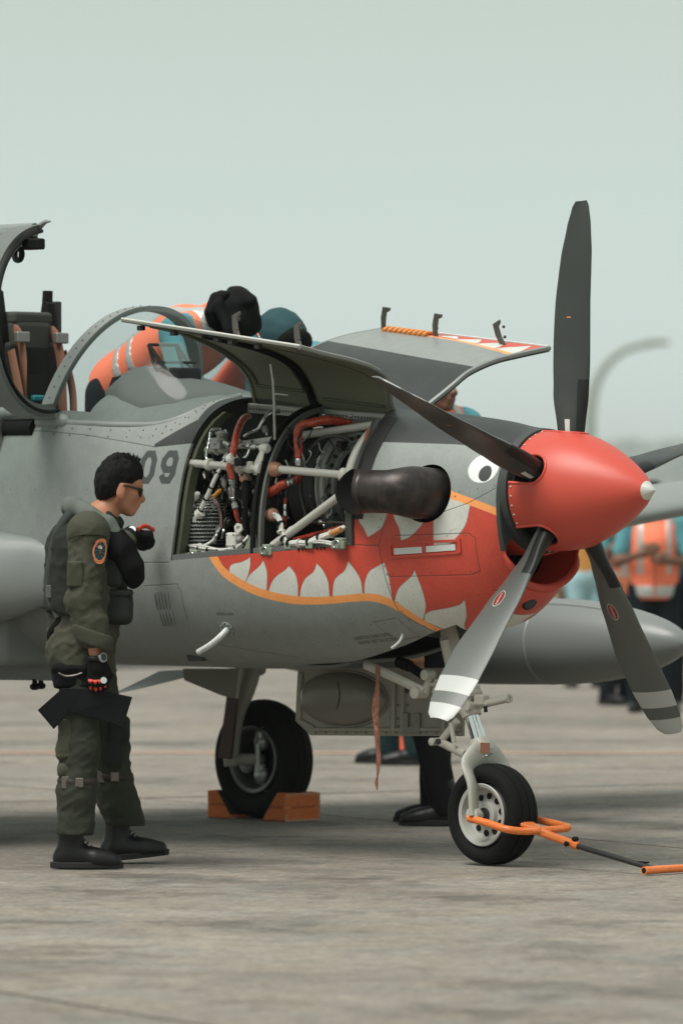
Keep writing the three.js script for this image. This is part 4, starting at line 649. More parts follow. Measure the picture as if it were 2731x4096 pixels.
{
  const C = V(-.391, .216, 0), w = group('nose_wheel', plane);
  tyre(C, .217, .158, .125, 'tyre', w);
  const rimM = P(.46, .46, .43, .38);
  for (const s of [1, -1]) {
    const rim = mesh('rim', turned(C.clone(), [0, 0, s], [[.0, .125], [.055, .128], [.069, .134], [.072, .13], [.068, .117], [.055, .112], [.030, .104], [.024, .09], [.030, .058], [.045, .052], [.048, .036], [.05, .001]], 56, .5), rimM, w);
    for (let i = 0; i < 10; i++) { const a = i / 10 * 6.2832 + .2; mesh('rim_hole', turned([C.x + Math.cos(a) * .079, C.y + Math.sin(a) * .079, s * .022], [0, 0, s], [[0, .0135], [.0085, .0135], [.0088, .001]], 16), black, rim); }
    mesh('hub_nut', turned([C.x, C.y, s * .045], [0, 0, s], [[0, .030], [.012, .030], [.014, .018], [.03, .016], [.032, .001]], 20), M(.06, .06, .06, .5, .5), rim);
  }
  const g = group('nose_gear', plane), top = lp(1078, 1540, 0), mid = lp(1082, 1640, 0), bot = lp(1103, 1712, 0), dir = bot.clone().sub(mid).normalize();
  const hi = mid.clone().addScaledVector(dir, -.42);
  mesh('leg_housing', [turned(hi, dir, [[0, .04], [.20, .042], [.24, .046], [.40, .047], [.43, .042]], 28), rbox(.10, .13, .085, .02, ...mid.clone().addScaledVector(dir, -.07).toArray())], beige, g);
  mesh('piston', turned(mid, dir, [[-.02, .031], [.2, .031]], 28), chrome, g);
  const yo = bot.clone().addScaledVector(dir, .005); mesh('fork', [turned(yo.clone().addScaledVector(dir, -.035), dir, [[0, .038], [.01, .044], [.06, .052], [.08, .04]], 28), ...[1, -1].map((s) => { const pts = [yo.clone().addScaledVector(dir, .02), V(yo.x + .012, yo.y - .045, .055 * s), V(yo.x + .016, yo.y - .085, .100 * s), V(C.x - .012, C.y + .13, .112 * s), V(C.x, C.y, .112 * s)]; return pipe(pts, (t) => lerp(.060, .040, smooth(0, .8, t)), { seg: 14, n: 30, flat: .42 }); }), ...[1, -1].map((s) => turned([C.x, C.y, .098 * s], [0, 0, s], [[0, .034], [.03, .034], [.034, .026], [.036, .001]], 24))], M(.46, .455, .40, .42), g);
  mesh('axle', pipe([V(C.x, C.y, -.13), V(C.x, C.y, .13)], .017), steel, g);
  mesh('data_plate', rbox(.055, .045, .004, .001, ...lp(1113, 1718, .046).toArray()), M(.30, .13, .09, .4, .3), g);
  const bar = (a, b, r, mt = beige, fl = 1) => pipe([a, b], r, { seg: 12, flat: fl });
  mesh('torque_link', [bar(lp(1050, 1655, -.01), lp(1010, 1704, -.01), .017, beige, .6), bar(lp(1008, 1703, -.01), lp(1066, 1733, 0), .019, beige, .6), turned(lp(1008, 1703, -.025), [0, 0, 1], [[0, .017], [.05, .017], [.053, .011]], 14), bar(lp(1035, 1660, .02), lp(1042, 1705, .02), .010)], beige, g);
  mesh('link_bolt', turned(lp(1008, 1703, .028), [0, 0, 1], [[0, .013], [.012, .013], [.013, .006]], 8), darkMetal, g);
  mesh('drag_brace', [pipe([lp(838, 1526, .10), lp(905, 1556, .10), lp(972, 1588, .06)], .021, { seg: 8, flat: .55 }), turned(lp(976, 1590, .02), [0, 0, 1], [[0, .026], [.07, .026], [.073, .018]], 20), bar(lp(976, 1590, .045), lp(990, 1545, .045), .018), bar(lp(1000, 1592, .03), lp(1005, 1560, .03), .018), pipe([lp(985, 1572, .05), lp(1015, 1572, .05)], .009)], beige, g);
  mesh('brace_lug', [turned(lp(992, 1550, .03), [0, 0, 1], [[0, .023], [.05, .023]], 18), bar(lp(1005, 1575, .03), lp(1062, 1615, 0), .016)], beige, g);
  mesh('shock_strut', bar(lp(1020, 1470, .05), lp(1040, 1560, .02), .022), beige, g);
  mesh('jack', [bar(lp(940, 1530, .06), lp(985, 1560, .04), .02), bar(lp(915, 1520, .06), lp(940, 1530, .06), .026)], soot, g);
  mesh('steering_arm', [bar(lp(1108, 1618, .0), lp(1168, 1604, .0), .0165, beige), turned(lp(1165, 1605, 0), lp(1168, 1604, 0).sub(lp(1108, 1618, 0)), [[0, .0165], [.002, .02], [.012, .02], [.013, .009], [.004, .008]], 18), turned(lp(1100, 1592, -.03), [0, 0, 1], [[0, .019], [.075, .019], [.076, .009]], 16), turned(lp(1100, 1620, -.03), [0, 0, 1], [[0, .021], [.08, .021], [.081, .01]], 16), rbox(.06, .05, .05, .012, ...lp(1105, 1608, 0).toArray())], beige, g);
  mesh('lanyard_pin', pipe([lp(1114, 1622, .02), lp(1115, 1636, .02)], .008), black, g);
  // the large door that hangs on the far side of the bay, its inner face towards us
  const Z = -.20, p = (x, y) => { const q = lp(x, y, Z); return [q.x, q.y]; }, door = mesh('gear_door', plate([p(684, 1535), p(678, 1655), p(713, 1688), p(1062, 1690), p(1066, 1535)], .012, (u, v, w) => [u, v, Z - w]), P(.27, .25, .205, .48), plane);
  const bc = lp(790, 1605, Z), rings = []; for (let i = 0; i <= 10; i++) { const t = i / 10, r = Math.cos(t * Math.PI / 2) ** .7; rings.push(Array.from({ length: 40 }, (_, k) => { const a = k / 40 * 6.2832; return V(bc.x + Math.cos(a) * .268 * r * (1 + .02 * Math.cos(3 * a)), bc.y + Math.sin(a) * .118 * r, Z + .002 + .065 * Math.sin(t * Math.PI / 2)); })); }
  mesh('door_blister', loft(rings), P(.17, .155, .125, .26), door);
  const rim = []; for (let k = 0; k <= 40; k++) { const a = k / 40 * 6.2832; rim.push(V(bc.x + Math.cos(a) * .272, bc.y + Math.sin(a) * .122, Z + .003)); } mesh('blister_rim', pipe(rim, .006, { seg: 6, curve: false }), M(.2, .185, .15, .5), door);
  for (const [x0, y0, x1, y1, r] of [[692, 1545, 688, 1650, .012], [690, 1655, 722, 1672, .010], [905, 1550, 903, 1680, .013], [926, 1555, 924, 1680, .012], [1022, 1555, 1018, 1680, .012], [720, 1675, 1056, 1676, .009]]) mesh('door_rib', pipe([lp(x0, y0, Z + .004), lp(x1, y1, Z + .004)], r, { seg: 8, flat: 1 }), M(.29, .27, .22, .5), door);
  const rv = []; for (let i = 0; i < 15; i++) rv.push(ball(lp(725 + i * 23, 1682, Z + .002), .0065, 1, 1, .6, 6)); for (const x of [898, 913, 920, 935]) for (const y of [1620, 1650, 1668]) rv.push(ball(lp(x, y, Z + .002), .007, 1, 1, .6, 6)); for (let i = 0; i < 24; i++) { const a = i / 24 * 6.2832; rv.push(ball([bc.x + Math.cos(a) * .254, bc.y + Math.sin(a) * .108, Z + .014], .005, 1, 1, .6, 6)); } stuff(mesh('rivet', rv, M(.16, .15, .12, .5), door));
  mesh('door_clip', plate([[-.05, -.04], [.05, -.04], [.05, .045], [.02, .045], [.02, .0], [-.02, -.02], [-.02, .045], [-.05, .045]], .014, (u, v, w) => { const q = lp(948, 1662, Z); return [q.x + u, q.y + v, Z + .002 + w]; }), M(.2, .19, .16, .5), door);
  mesh('placard', rbox(.05, .033, .003, .001, ...lp(931, 1583, Z + .004).toArray()), M(.03, .03, .03, .5), door);
  mesh('blister_crack', pipe([lp(775, 1565, Z + .056), lp(780, 1590, Z + .066), lp(776, 1620, Z + .066), lp(768, 1645, Z + .054)], .0028, { seg: 5 }), black, door);
}
for (const s of [-1, 1]) { // main gear; the near one stands outside the frame
  const C = V(-3.80, .292, 1.967 * s), w = group('main_wheel', plane), side = s < 0 ? 1 : -1, Z = (d) => C.z + side * d;
  tyre(C, .293, .175, .155, 'tyre', w);
  const rim = mesh('rim', turned(C, [0, 0, side], [[-.03, .155], [.062, .160], [.078, .166], [.081, .16], [.074, .146], [.05, .138], [.0, .13], [-.01, .06], [-.01, .001]], 48, .5), M(.20, .20, .19, .4, .5), w);
  mesh('brake_disc', turned([C.x, C.y, Z(.0)], [0, 0, side], [[0, .12], [.012, .12], [.013, .05], [.035, .048], [.037, .001]], 36), black, rim);
  for (const [dx, dy, L] of [[.03, .085, .07], [.03, -.075, .08], [-.07, -.03, .05]]) mesh('brake_caliper', [ball([C.x + dx, C.y + dy, Z(.045)], .042, 1, 1, .8), turned([C.x + dx, C.y + dy, Z(.05)], [0, 1, 0], [[0, .026], [.05, .026], [.055, .018]], 16)], M(.42, .43, .42, .35, .5), rim);
  mesh('brake_link', pipe([V(C.x + .03, C.y - .06, Z(.07)), V(C.x + .03, C.y + .08, Z(.07))], .016), M(.42, .43, .42, .35, .5), rim);
  const g = group('main_gear', plane), lg = M(.30, .285, .24, .5), a = V(-3.79, .98, C.z + side * .05);
  mesh('leg', [pipe([a, V(-3.80, .82, C.z + side * .06), V(-3.80, .66, Z(.11)), V(-3.86, .50, Z(.135)), V(-3.885, .32, Z(.14)), V(-3.88, .26, Z(.14))], (t) => lerp(.06, .042, t), { seg: 14, n: 30, flat: .8 }), rbox(.13, .20, .12, .03, -3.83, .80, C.z + side * .06)], lg, g);
  mesh('axle', pipe([V(C.x, C.y, Z(-.06)), V(C.x, C.y, Z(.1)), V(-3.88, C.y, Z(.14))], .03, { seg: 12 }), lg, g);
  mesh('oleo', [pipe([V(-3.78, 1.0, Z(.02)), V(-3.79, .78, Z(.03))], .026), pipe([V(-3.90, .98, Z(.04)), V(-3.9, .84, Z(.05))], .024)], M(.5, .5, .5, .25, .8), g);
  mesh('side_brace', pipe([V(-3.80, .78, Z(.1)), V(-3.80, .93, Z(.3))], .022), lg, g);
  const dz = C.z + side * .20; mesh('leg_door', plate([[533, 1536], [553, 1536], [548, 1620], [541, 1690], [535, 1742], [508, 1740], [516, 1690], [527, 1610]].map(([a, b]) => { const q = lp(a, b, -1.77); return [q.x, q.y]; }), .02, (u, v, q) => [u, v, dz + q * side]), M(.075, .035, .026, .6), g);
  mesh('wheel_well', rbox(.8, .05, .6, .02, -3.85, 1.0, C.z + side * .25), soot, g);
}
// ---------------------------------------------------------------- faded safety ribbon under the belly
{
  const pts = [[866, 1528, .125], [866, 1580, .125], [862, 1630, .125], [866, 1690, .13], [869, 1740, .125], [867, 1778, .125], [864, 1796, .125], [866, 1815, .125]].map((p) => lp(...p)), cv = new THREE.CatmullRomCurve3(pts, false, 'centripetal').getPoints(48), W = [.008, .010, .016, .013, .010, .010, .004, .008, .002];
  const rings = cv.map((p, i) => { const t = i / 48 * 8, k = Math.min(7, Math.floor(t)), w = lerp(W[k], W[k + 1], t - k), a = -.65 + .5 * Math.sin(i * .23), d = V(Math.cos(a), 0, Math.sin(a)), n = V(-Math.sin(a), 0, Math.cos(a)); return [p.clone().addScaledVector(d, -w).addScaledVector(n, .001), p.clone().addScaledVector(n, .004), p.clone().addScaledVector(d, w).addScaledVector(n, .001), p.clone().addScaledVector(d, w).addScaledVector(n, -.001), p.clone().addScaledVector(n, .001), p.clone().addScaledVector(d, -w).addScaledVector(n, -.001)]; });
  const t = canvasTex(64, 512, (g, w, h) => { g.fillStyle = '#91604e'; g.fillRect(0, 0, w, h); for (let i = 0; i < 500; i++) { g.fillStyle = rnd() < .5 ? 'rgba(96,44,32,.3)' : 'rgba(200,150,130,.3)'; g.fillRect(rnd() * w, rnd() * h, 2 + rnd() * 8, 2 + rnd() * 10); } });
  const o = mesh('safety_ribbon', loft(rings, { cap0: true, cap1: true }), new THREE.MeshStandardMaterial({ map: t, roughness: .85 }));
  o.position.copy(plane.position); o.rotation.copy(plane.rotation); tag(o, 'faded red cloth ribbon hanging below the aircraft belly, knotted and frayed at its end', 'ribbon');
}
// ---------------------------------------------------------------- wheel chocks
{
  const wood = canvasTex(256, 256, (g, w, h) => { g.fillStyle = '#d8743d'; g.fillRect(0, 0, w, h); for (let i = 0; i < 900; i++) { g.fillStyle = rnd() < .5 ? 'rgba(120,56,26,.25)' : 'rgba(226,142,92,.25)'; g.fillRect(rnd() * w, rnd() * h, 4 + rnd() * 30, 1 + rnd() * 2); } g.strokeStyle = 'rgba(196,186,170,.75)'; g.lineWidth = 11; g.strokeRect(0, 0, w, h); g.fillStyle = 'rgba(150,66,34,.8)'; for (let i = 0; i < 9; i++) g.fillRect(48 + i * 18, 112 + (i % 3) * 3, 11, 24); for (let i = 0; i < 420; i++) { const s = rnd() * 4 | 0, q = rnd() * 256, d = rnd() * rnd() * 26; g.fillStyle = 'rgba(190,180,164,.55)'; g.fillRect(s === 0 ? d : s === 1 ? 252 - d : q, s === 2 ? d : s === 3 ? 252 - d : q, 3 + rnd() * 6, 3 + rnd() * 6); } });
  const mt = new THREE.MeshStandardMaterial({ map: wood, roughness: .8 }), dark = M(.03, .03, .028, .8);
  const make = (x, flip, label) => {
    const o = group('wheel_chock'); o.position.copy(plane.position); o.rotation.copy(plane.rotation); tag(o, label, 'wheel chock', 'wheel chocks at the far main wheel');
    const k = flip ? -1 : 1, g = plate([[0, .006], [.155, .006], [.155, .128], [.10, .132]], .24, (u, v, w) => [x + u * k, v, -1.967 + .12 - w], { bevel: .006 });
    const uv = g.attributes.uv, pa = g.attributes.position, na = g.attributes.normal; for (let i = 0; i < uv.count; i++) { Math.abs(na.getX(i)) > .7 ? uv.setXY(i, (pa.getZ(i) + 2.09) / .25, pa.getY(i) / .134) : uv.setXY(i, Math.abs(pa.getX(i) - x) / .19 + .08, pa.getY(i) / .134 * .8 + .1); }
    mesh('wedge', g, mt, o); mesh('tread_pad', plate([[.012, .026], [.105, .134], [.117, .136], [.02, .018]], .226, (u, v, w) => [x + u * k - .012 * k, v, -1.967 + .113 - w], { bevel: .001 }), dark, o); return o;
  };
  make(-3.80 + .115, false, 'worn orange wooden chock ahead of the far main wheel, its square end in view');
  make(-3.80 - .115, true, 'orange wooden chock with dark top behind the far main wheel');
}
// ---------------------------------------------------------------- tow bar
{
  const o = group('tow_bar'); o.position.copy(plane.position); o.rotation.copy(plane.rotation); tag(o, 'orange tow bar with black extension hooked on the nose wheel and lying on the apron', 'tow bar');
  const tex = canvasTex(256, 256, (g, w, h) => { g.fillStyle = '#ea7d3c'; g.fillRect(0, 0, w, h); for (let i = 0; i < 260; i++) { g.fillStyle = rnd() < .35 ? 'rgba(70,40,24,.5)' : 'rgba(250,160,100,.35)'; g.fillRect(rnd() * w, rnd() * h, 1 + rnd() * 8, 1 + rnd() * 5); } });
  const or = new THREE.MeshPhysicalMaterial({ map: tex, roughness: .38 });
  const j = V(-.02, .165, .02), e = lp(1328, 1944, .02), f = V(.545, .028, .03);
  mesh('fork', [pipe([lp(1076, 1879, .125), lp(1120, 1891, .125), lp(1165, 1905, .12), lp(1200, 1909, .075), lp(1240, 1907, .03)], .0165, { seg: 14, n: 36 }), pipe([V(-.39, .216, -.125), V(-.22, .19, -.125), V(-.10, .175, -.12), V(-.045, .168, -.095), lp(1262, 1906, -.02), lp(1240, 1907, .01)], .016, { seg: 14, n: 36 })], or, o);
  mesh('gusset', plate([[-.10, -.07], [.06, -.012], [.06, .012], [-.07, .075]], .014, (u, v, w) => { const c = lp(1232, 1905, .02); return [c.x + u + .02, c.y - u * .28 + w - .007, c.z + v * .6]; }), or, o);
  mesh('bar', pipe([lp(1225, 1905, .02), e], .0178, { seg: 16 }), or, o);
  const d = f.clone().sub(e).normalize(); mesh('extension_tube', pipe([e.clone().addScaledVector(d, -.05), f], .0122, { seg: 14 }), M(.03, .031, .03, .5, .3), o);
  mesh('lock_pin', [turned(e.clone().addScaledVector(d, -.02).add(V(0, .014, .0)), [0, 1, 0], [[0, .008], [.012, .016], [.022, .012], [.024, .001]], 14), turned(lp(1303, 1938, .04), [0, 0, 1], [[0, .009], [.012, .012], [.016, .001]], 12), rbox(.06, .008, .012, .003, ...f.clone().addScaledVector(d, -.05).add(V(0, .014, 0)).toArray())], black, o);
  mesh('handle', [pipe([V(f.x + .005, .021, .085), V(f.x + .005, .021, -.42)], .0165, { seg: 16 })], or, o); mesh('tube_bore', turned([f.x + .005, .021, .0845], [0, 0, 1], [[0, .012], [.0015, .0122], [.0016, .001]], 16), black, o);
  mesh('pin_lanyard', pipe([lp(1285, 1942, .04), lp(1292, 1955, .04), lp(1308, 1964, .04), lp(1326, 1963, .03), lp(1330, 1950, .03)], .0016, { seg: 5 }), M(.2, .19, .17, .5), o);
}
// ---------------------------------------------------------------- what the open cowl shows
const bay = group('engine_bay', plane);
const rb = (u, v, z) => lp((650 + u / 3.136) / 1.7417, (1650 + v / 3.136) / 1.7417, z), fb = (u, v, z) => lp((1000 + u / 3.136) / 1.7417, (1550 + v / 3.136) / 1.7417, z);
const sectionPlate = (x, off, t, mt, name, y1 = 9) => { const o = []; for (let j = 0; j < 72; j++) { const p = skin(x, j / 72 * 6.2832, off); o.push([-p.z, Math.min(p.y, y1)]); } return mesh(name, plate(o, t, (u, v, w) => [x + w - t, v, -u], { bevel: .002 }), mt, bay); };
const hoseMat = (() => { const t = canvasTex(256, 256, (g, w, h) => { g.fillStyle = '#b23a1c'; g.fillRect(0, 0, w, h); for (let i = 0; i < 2600; i++) { const k = rnd(); g.fillStyle = k < .45 ? 'rgba(110,26,10,.45)' : k < .8 ? 'rgba(214,84,44,.4)' : 'rgba(240,150,110,.35)'; g.fillRect(rnd() * w, rnd() * h, 3 + rnd() * 14, 1 + rnd() * 3); } }); t.wrapS = t.wrapT = THREE.RepeatWrapping; t.repeat.set(1, 3); return new THREE.MeshPhysicalMaterial({ map: t, roughness: .3, bumpMap: t, bumpScale: .003, clearcoat: .5, clearcoatRoughness: .25 }); })();
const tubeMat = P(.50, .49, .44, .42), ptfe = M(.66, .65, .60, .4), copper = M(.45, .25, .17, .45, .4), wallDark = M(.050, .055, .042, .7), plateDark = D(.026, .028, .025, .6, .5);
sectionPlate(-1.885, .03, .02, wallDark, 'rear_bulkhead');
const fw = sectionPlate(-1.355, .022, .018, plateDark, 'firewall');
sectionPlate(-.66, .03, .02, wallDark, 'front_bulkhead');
{ // flange and its seal along the edge of the firewall, fasteners, patches
  const edge = (s, o, dx) => { const pts = []; for (let i = 0; i <= 40; i++) { const th = lerp(-.42, 1.48, i / 40), p = skin(-1.355 + dx, th, o); pts.push(V(p.x, p.y, p.z * s)); } return pts; };
  for (const s of [1, -1]) {
    const a = edge(s, .012, .018), b = edge(s, .034, .018), c = edge(s, .034, .03), d = edge(s, .012, .03);
    mesh('firewall_flange', toCreasedNormals(loft(a.map((_, i) => [a[i], b[i], c[i], d[i]])), .4), M(.15, .155, .145, .5, .2), bay);
    mesh('edge_seal', pipe(edge(s, .012, -.01), .012, { seg: 8, curve: false }), black, bay);
  }
  const bits = []; for (let i = 0; i < 34; i++) { const th = lerp(-.35, 1.35, (i % 17) / 16), o = i < 17 ? .065 : .115 + .03 * rnd(), p = skin(-1.352, th, o); bits.push(ball([p.x, p.y, p.z], .0055, .6, 1, 1, 6)); } stuff(mesh('rivet', bits, M(.02, .02, .02, .5), fw));
  const q = fb(230, 1300, .36); mesh('access_disc', turned([-1.354, q.y, .35], [1, 0, 0], [[0, .075], [.006, .073], [.007, .06], [.003, .055]], 30), M(.03, .03, .028, .5), fw);
}
{ // the engine: ribbed intake drum, bright flange, casing
  const X = -1.335, Y = 1.615, eng = mesh('intake_drum', turned([X, Y, 0], [1, 0, 0], Array.from({ length: 45 }, (_, i) => [i * .0033, .292 + (i % 2) * .0035]).concat([[.149, .285], [.150, .25]]), 72, .3), M(.035, .036, .034, .5, .5), bay);
  const fl = mesh('engine_flange', turned([X + .146, Y, 0], [1, 0, 0], [[0, .275], [.012, .275], [.014, .268], [.010, .262], [.010, .255], [.026, .250], [.030, .238], [.022, .232], [.022, .195], [.034, .190], [.036, .172], [.012, .165]], 72, .5), M(.40, .40, .38, .4, .25), bay);
  const bolts = []; for (let i = 0; i < 30; i++) { const a = i / 30 * 6.2832; bolts.push(turned([X + .168, Y + Math.sin(a) * .213, Math.cos(a) * .213], [1, 0, 0], [[0, .0085], [.012, .0085], [.013, .005]], 6)); } stuff(mesh('bolt', bolts, M(.10, .10, .10, .4, .8), fl));
  mesh('engine_casing', turned([X + .14, Y - .01, 0], [1, 0, 0], [[0, .165], [.05, .168], [.06, .15], [.18, .145], [.19, .16], [.21, .16], [.22, .13], [.45, .14], [.7, .12]], 48, .5), darkMetal, bay);
  for (let i = 0; i < 7; i++) { const a = -.9 + i * .42; mesh('casing_boss', turned([X + .21, Y - .01 + Math.sin(a) * .14, Math.cos(a) * .14], [.2, Math.sin(a), Math.cos(a)], [[0, .018], [.03, .018], [.032, .012], [.045, .011], [.05, .006]], 10), i % 2 ? bare : darkMetal, bay); }
  mesh('accessory_case', [rbox(.3, .26, .5, .05, -1.58, 1.48, -.05), rbox(.24, .2, .3, .04, -1.60, 1.72, -.08), turned([-1.66, 1.45, .05], [0, 0, 1], [[0, .09], [.2, .088], [.21, .06]], 24)], soot, bay);
  mesh('bay_floor', [rbox(.5, .02, .8, .004, -1.6, 1.22, 0), rbox(.56, .02, .72, .004, -1.06, 1.26, 0), rbox(.5, .4, .02, .004, -1.6, 1.5, -.28), rbox(.56, .5, .02, .004, -1.06, 1.5, -.33)], soot, bay);
}
{ // engine mount: ring and tubes
  const r = 64, pts = Array.from({ length: r + 1 }, (_, i) => { const a = lerp(-.60, Math.PI + .60, i / r); return V(-.868, 1.588 + Math.sin(a) * (Math.sin(a) > 0 ? .325 : .36), Math.cos(a) * .392); });
  mesh('mount_ring', pipe(pts, .021, { seg: 12, curve: false }), tubeMat, bay);
  const tube = (a, b, q = .0175) => mesh('mount_tube', pipe([a, b], q, { seg: 16 }), tubeMat, bay);
  tube(rb(355, 505, .36), rb(1400, 345, .33)); tube(rb(330, 632, .42), rb(1240, 715, .42)); tube(fb(660, 600, .24), V(-.868, 1.876, .196)); tube(fb(335, 1025, .415), fb(1170, 1098, .40)); tube(fb(290, 1985, .44), fb(1150, 1340, .405), .0185);
  tube(V(-1.35, 1.75, -.3), V(-.87, 1.80, -.34)); tube(V(-1.35, 1.4, -.36), V(-.87, 1.6, -.38));
  each('mount_joint', [ball(fb(1168, 1110, .40), .030, .8, 1.2, .8), ball(fb(1160, 1330, .402), .028, .8, 1.2, .8)], tubeMat, bay);
  const bellows = fb(320, 1025, .418); mesh('tube_boot', turned(bellows.clone().add(V(-.018, 0, 0)), [1, 0, 0], [[0, .030], [.008, .033], [.015, .026], [.022, .032], [.030, .025], [.037, .028], [.046, .021]], 24), copper, bay);
  for (const [u, v, z] of [[590, 655, .42], [975, 695, .42], [1095, 690, .425], [1225, 712, .42], [690, 455, .352], [760, 445, .35]]) { const p = rb(u, v, z); mesh('tube_clamp', turned(p.clone().add(V(-.012, 0, 0)), [1, .05, 0], [[0, .022], [.001, .0262], [.010, .0262], [.012, .0235], [.014, .0262], [.023, .0262], [.024, .022]], 20), ptfe, bay); }
}
const hose = (pts, r, n) => mesh('fire_hose', pipe(pts, (t) => r * (1 + .05 * Math.sin(t * 60)), { seg: 14, n: n ?? 44 }), hoseMat, bay);
const fit = (a, b, prof, mt = steel, name = 'coupling', seg = 18) => { const L = a.distanceTo(b); return mesh(name, turned(a, b.clone().sub(a), prof.map(([t, r]) => [t * L, r]), seg), mt, bay); };
{ // rear bay: hoses, pipes, filters, valves
  hose([rb(1075, 55, .20), rb(1010, 90, .30), rb(950, 210, .37), rb(905, 400, .44), rb(872, 575, .455)], .0165);
  fit(rb(905, 560, .455), rb(845, 596, .455), [[0, .001], [0, .024], [.3, .026], [.45, .022], [.6, .026], [1, .025], [1, .001]], ptfe, 'tube_clamp');
  hose([rb(850, 615, .46), rb(845, 690, .46), rb(862, 770, .455), rb(880, 835, .45)], .0145, 20);
  fit(rb(872, 830, .45), rb(885, 935, .44), [[0, .012], [.1, .016], [.6, .016], [.65, .012], [1, .012]], greyBox); fit(rb(882, 930, .44), rb(892, 1085, .43), [[0, .016], [.05, .0215], [.25, .022], [.3, .0185], [.8, .0185], [.85, .022], [1, .020]], steel, 'filter'); fit(rb(888, 1080, .43), rb(920, 1215, .43), [[0, .009], [.4, .009], [.45, .015], [.9, .015], [1, .009]], greyBox);
  hose([rb(918, 1215, .43), rb(935, 1300, .42), rb(965, 1370, .40), rb(1000, 1420, .38)], .0115, 20);
  mesh('black_hose', pipe([rb(1030, 820, .40), rb(1045, 900, .41), rb(1050, 1100, .41), rb(1045, 1350, .40), rb(1040, 1640, .39)], .0175, { seg: 14 }), rubber, bay);
  fit(rb(1000, 860, .41), rb(1075, 800, .40), [[0, .001], [0, .020], [.3, .0225], [.6, .020], [1, .0215], [1, .001]], copper, 'hose_clamp');
  const cable = (pts, r = .0062, mt = whiteWire, n) => mesh('cable', pipe(pts, r, { seg: 8, n }), mt, bay);
  const loom = [rb(815, 500, .34), rb(760, 610, .40), rb(690, 760, .43), rb(610, 940, .44), rb(545, 1090, .44), rb(480, 1220, .44), rb(390, 1360, .43), rb(255, 1505, .41)];
  for (const [a, b] of [[0, 0], [.008, .005], [-.007, .004], [.003, -.007]]) cable(loom.map((p, i) => p.clone().add(V(a + .002 * Math.sin(i), b, a * .4))), .0055);
  for (let i = 1; i < 7; i++) { const p = loom[i], d = loom[i + 1].clone().sub(loom[i - 1]).normalize(); mesh('cable_tie', turned(p.clone().addScaledVector(d, -.003), d, [[0, .014], [.006, .014]], 12), black, bay); }
  for (const [u, v, z, q] of [[470, 1270, .44, .022], [360, 1165, .42, .022], [470, 1700, .43, .018]]) { const p = rb(u, v, z); mesh('loom_clamp', turned(p.clone().add(V(-.012, -.008, 0)), [.8, .6, 0], [[0, q * .8], [.003, q], [.012, q], [.014, q * .86], [.017, q], [.026, q], [.028, q * .8]], 18), ptfe, bay); }
  const low = [rb(240, 1640, .40), rb(330, 1700, .43), rb(440, 1715, .44), rb(560, 1725, .445), rb(680, 1748, .45), rb(800, 1762, .45), rb(900, 1735, .44), rb(1000, 1665, .43), rb(1080, 1590, .41)];
  for (const [a, b] of [[0, 0], [.006, .008], [-.006, .006], [0, -.008], [.004, .014]]) cable(low.map((p, i) => p.clone().add(V(a, b + .003 * Math.sin(i * 2 + a * 900), a))), .0055);
  for (let i = 1; i < 8; i++) { const d = low[i + 1].clone().sub(low[i - 1]).normalize(); mesh('cable_tie', turned(low[i].clone().addScaledVector(d, .01), d, [[0, .017], [.006, .017]], 12), black, bay); }
  for (const [u, v, z] of [[780, 1500, .38], [690, 1560, .40]]) cable([rb(u - 30, v + 80, z), rb(u - 10, v - 20, z), rb(u + 5, v - 60, z - .04)], .0075, steel);
  cable([rb(520, 1680, .43), rb(640, 1600, .40), rb(700, 1480, .38), rb(745, 1410, .35)], .007);
  // thin bright pipes
  const line = (pts, r = .0058, mt = steel) => mesh('fuel_line', pipe(pts, r, { seg: 8 }), mt, bay);
  line([rb(720, 205, .28), rb(650, 210, .33), rb(610, 235, .36), rb(590, 350, .38), rb(570, 450, .40), rb(548, 560, .41), rb(575, 600, .41)], .0075);
  line([rb(1470, -20, .25), rb(1390, 0, .28), rb(1310, 40, .3), rb(1260, 110, .32), rb(1200, 210, .33), rb(1110, 250, .33), rb(1030, 300, .33)], .0085);
  line([rb(1000, 430, .40), rb(1240, 440, .40)], .009); line([rb(1100, 450, .40), rb(1060, 540, .42), rb(1000, 590, .44)], .007); line([rb(880, 640, .46), rb(960, 640, .46)], .010, steel);
  fit(rb(1070, 430, .40), rb(1110, 435, .40), [[0, .010], [.1, .015], [.9, .015], [1, .01]]); fit(rb(1130, 437, .40), rb(1190, 440, .40), [[0, .008], [.1, .013], [.9, .013], [1, .008]]); fit(rb(1240, 445, .40), rb(1330, 455, .40), [[0, .016], [.1, .021], [.3, .017], [.4, .022], [.8, .022], [1, .015]], ptfe, 'tube_clamp');
  line([rb(1285, 180, .30), rb(1310, 290, .3)], .006); fit(rb(1270, 170, .30), rb(1295, 260, .30), [[0, .008], [.1, .013], [.9, .013], [1, .008]], greyBox);
  mesh('valve_elbow', [rbox(.05, .035, .035, .008, ...rb(975, 620, .465).toArray())], black, bay);
  fit(rb(640, 385, .38), rb(560, 378, .38), [[0, .007], [.3, .012], [.5, .008], [.7, .012], [1, .006]]);
  { const p = rb(705, 390, .38); const b = mesh('relay_box', rbox(.062, .05, .05, .004, p.x, p.y, p.z), greyBox, bay); const c = rb(745, 335, .38); mesh('relay_cap', turned(c, [.25, .9, .1], [[0, .026], [.014, .026], [.015, .022], [.018, .026], [.030, .026], [.033, .018]], 20), bare, b); fit(rb(775, 375, .38), rb(840, 415, .38), [[0, .012], [.2, .017], [.5, .013], [.6, .016], [1, .008]]); }
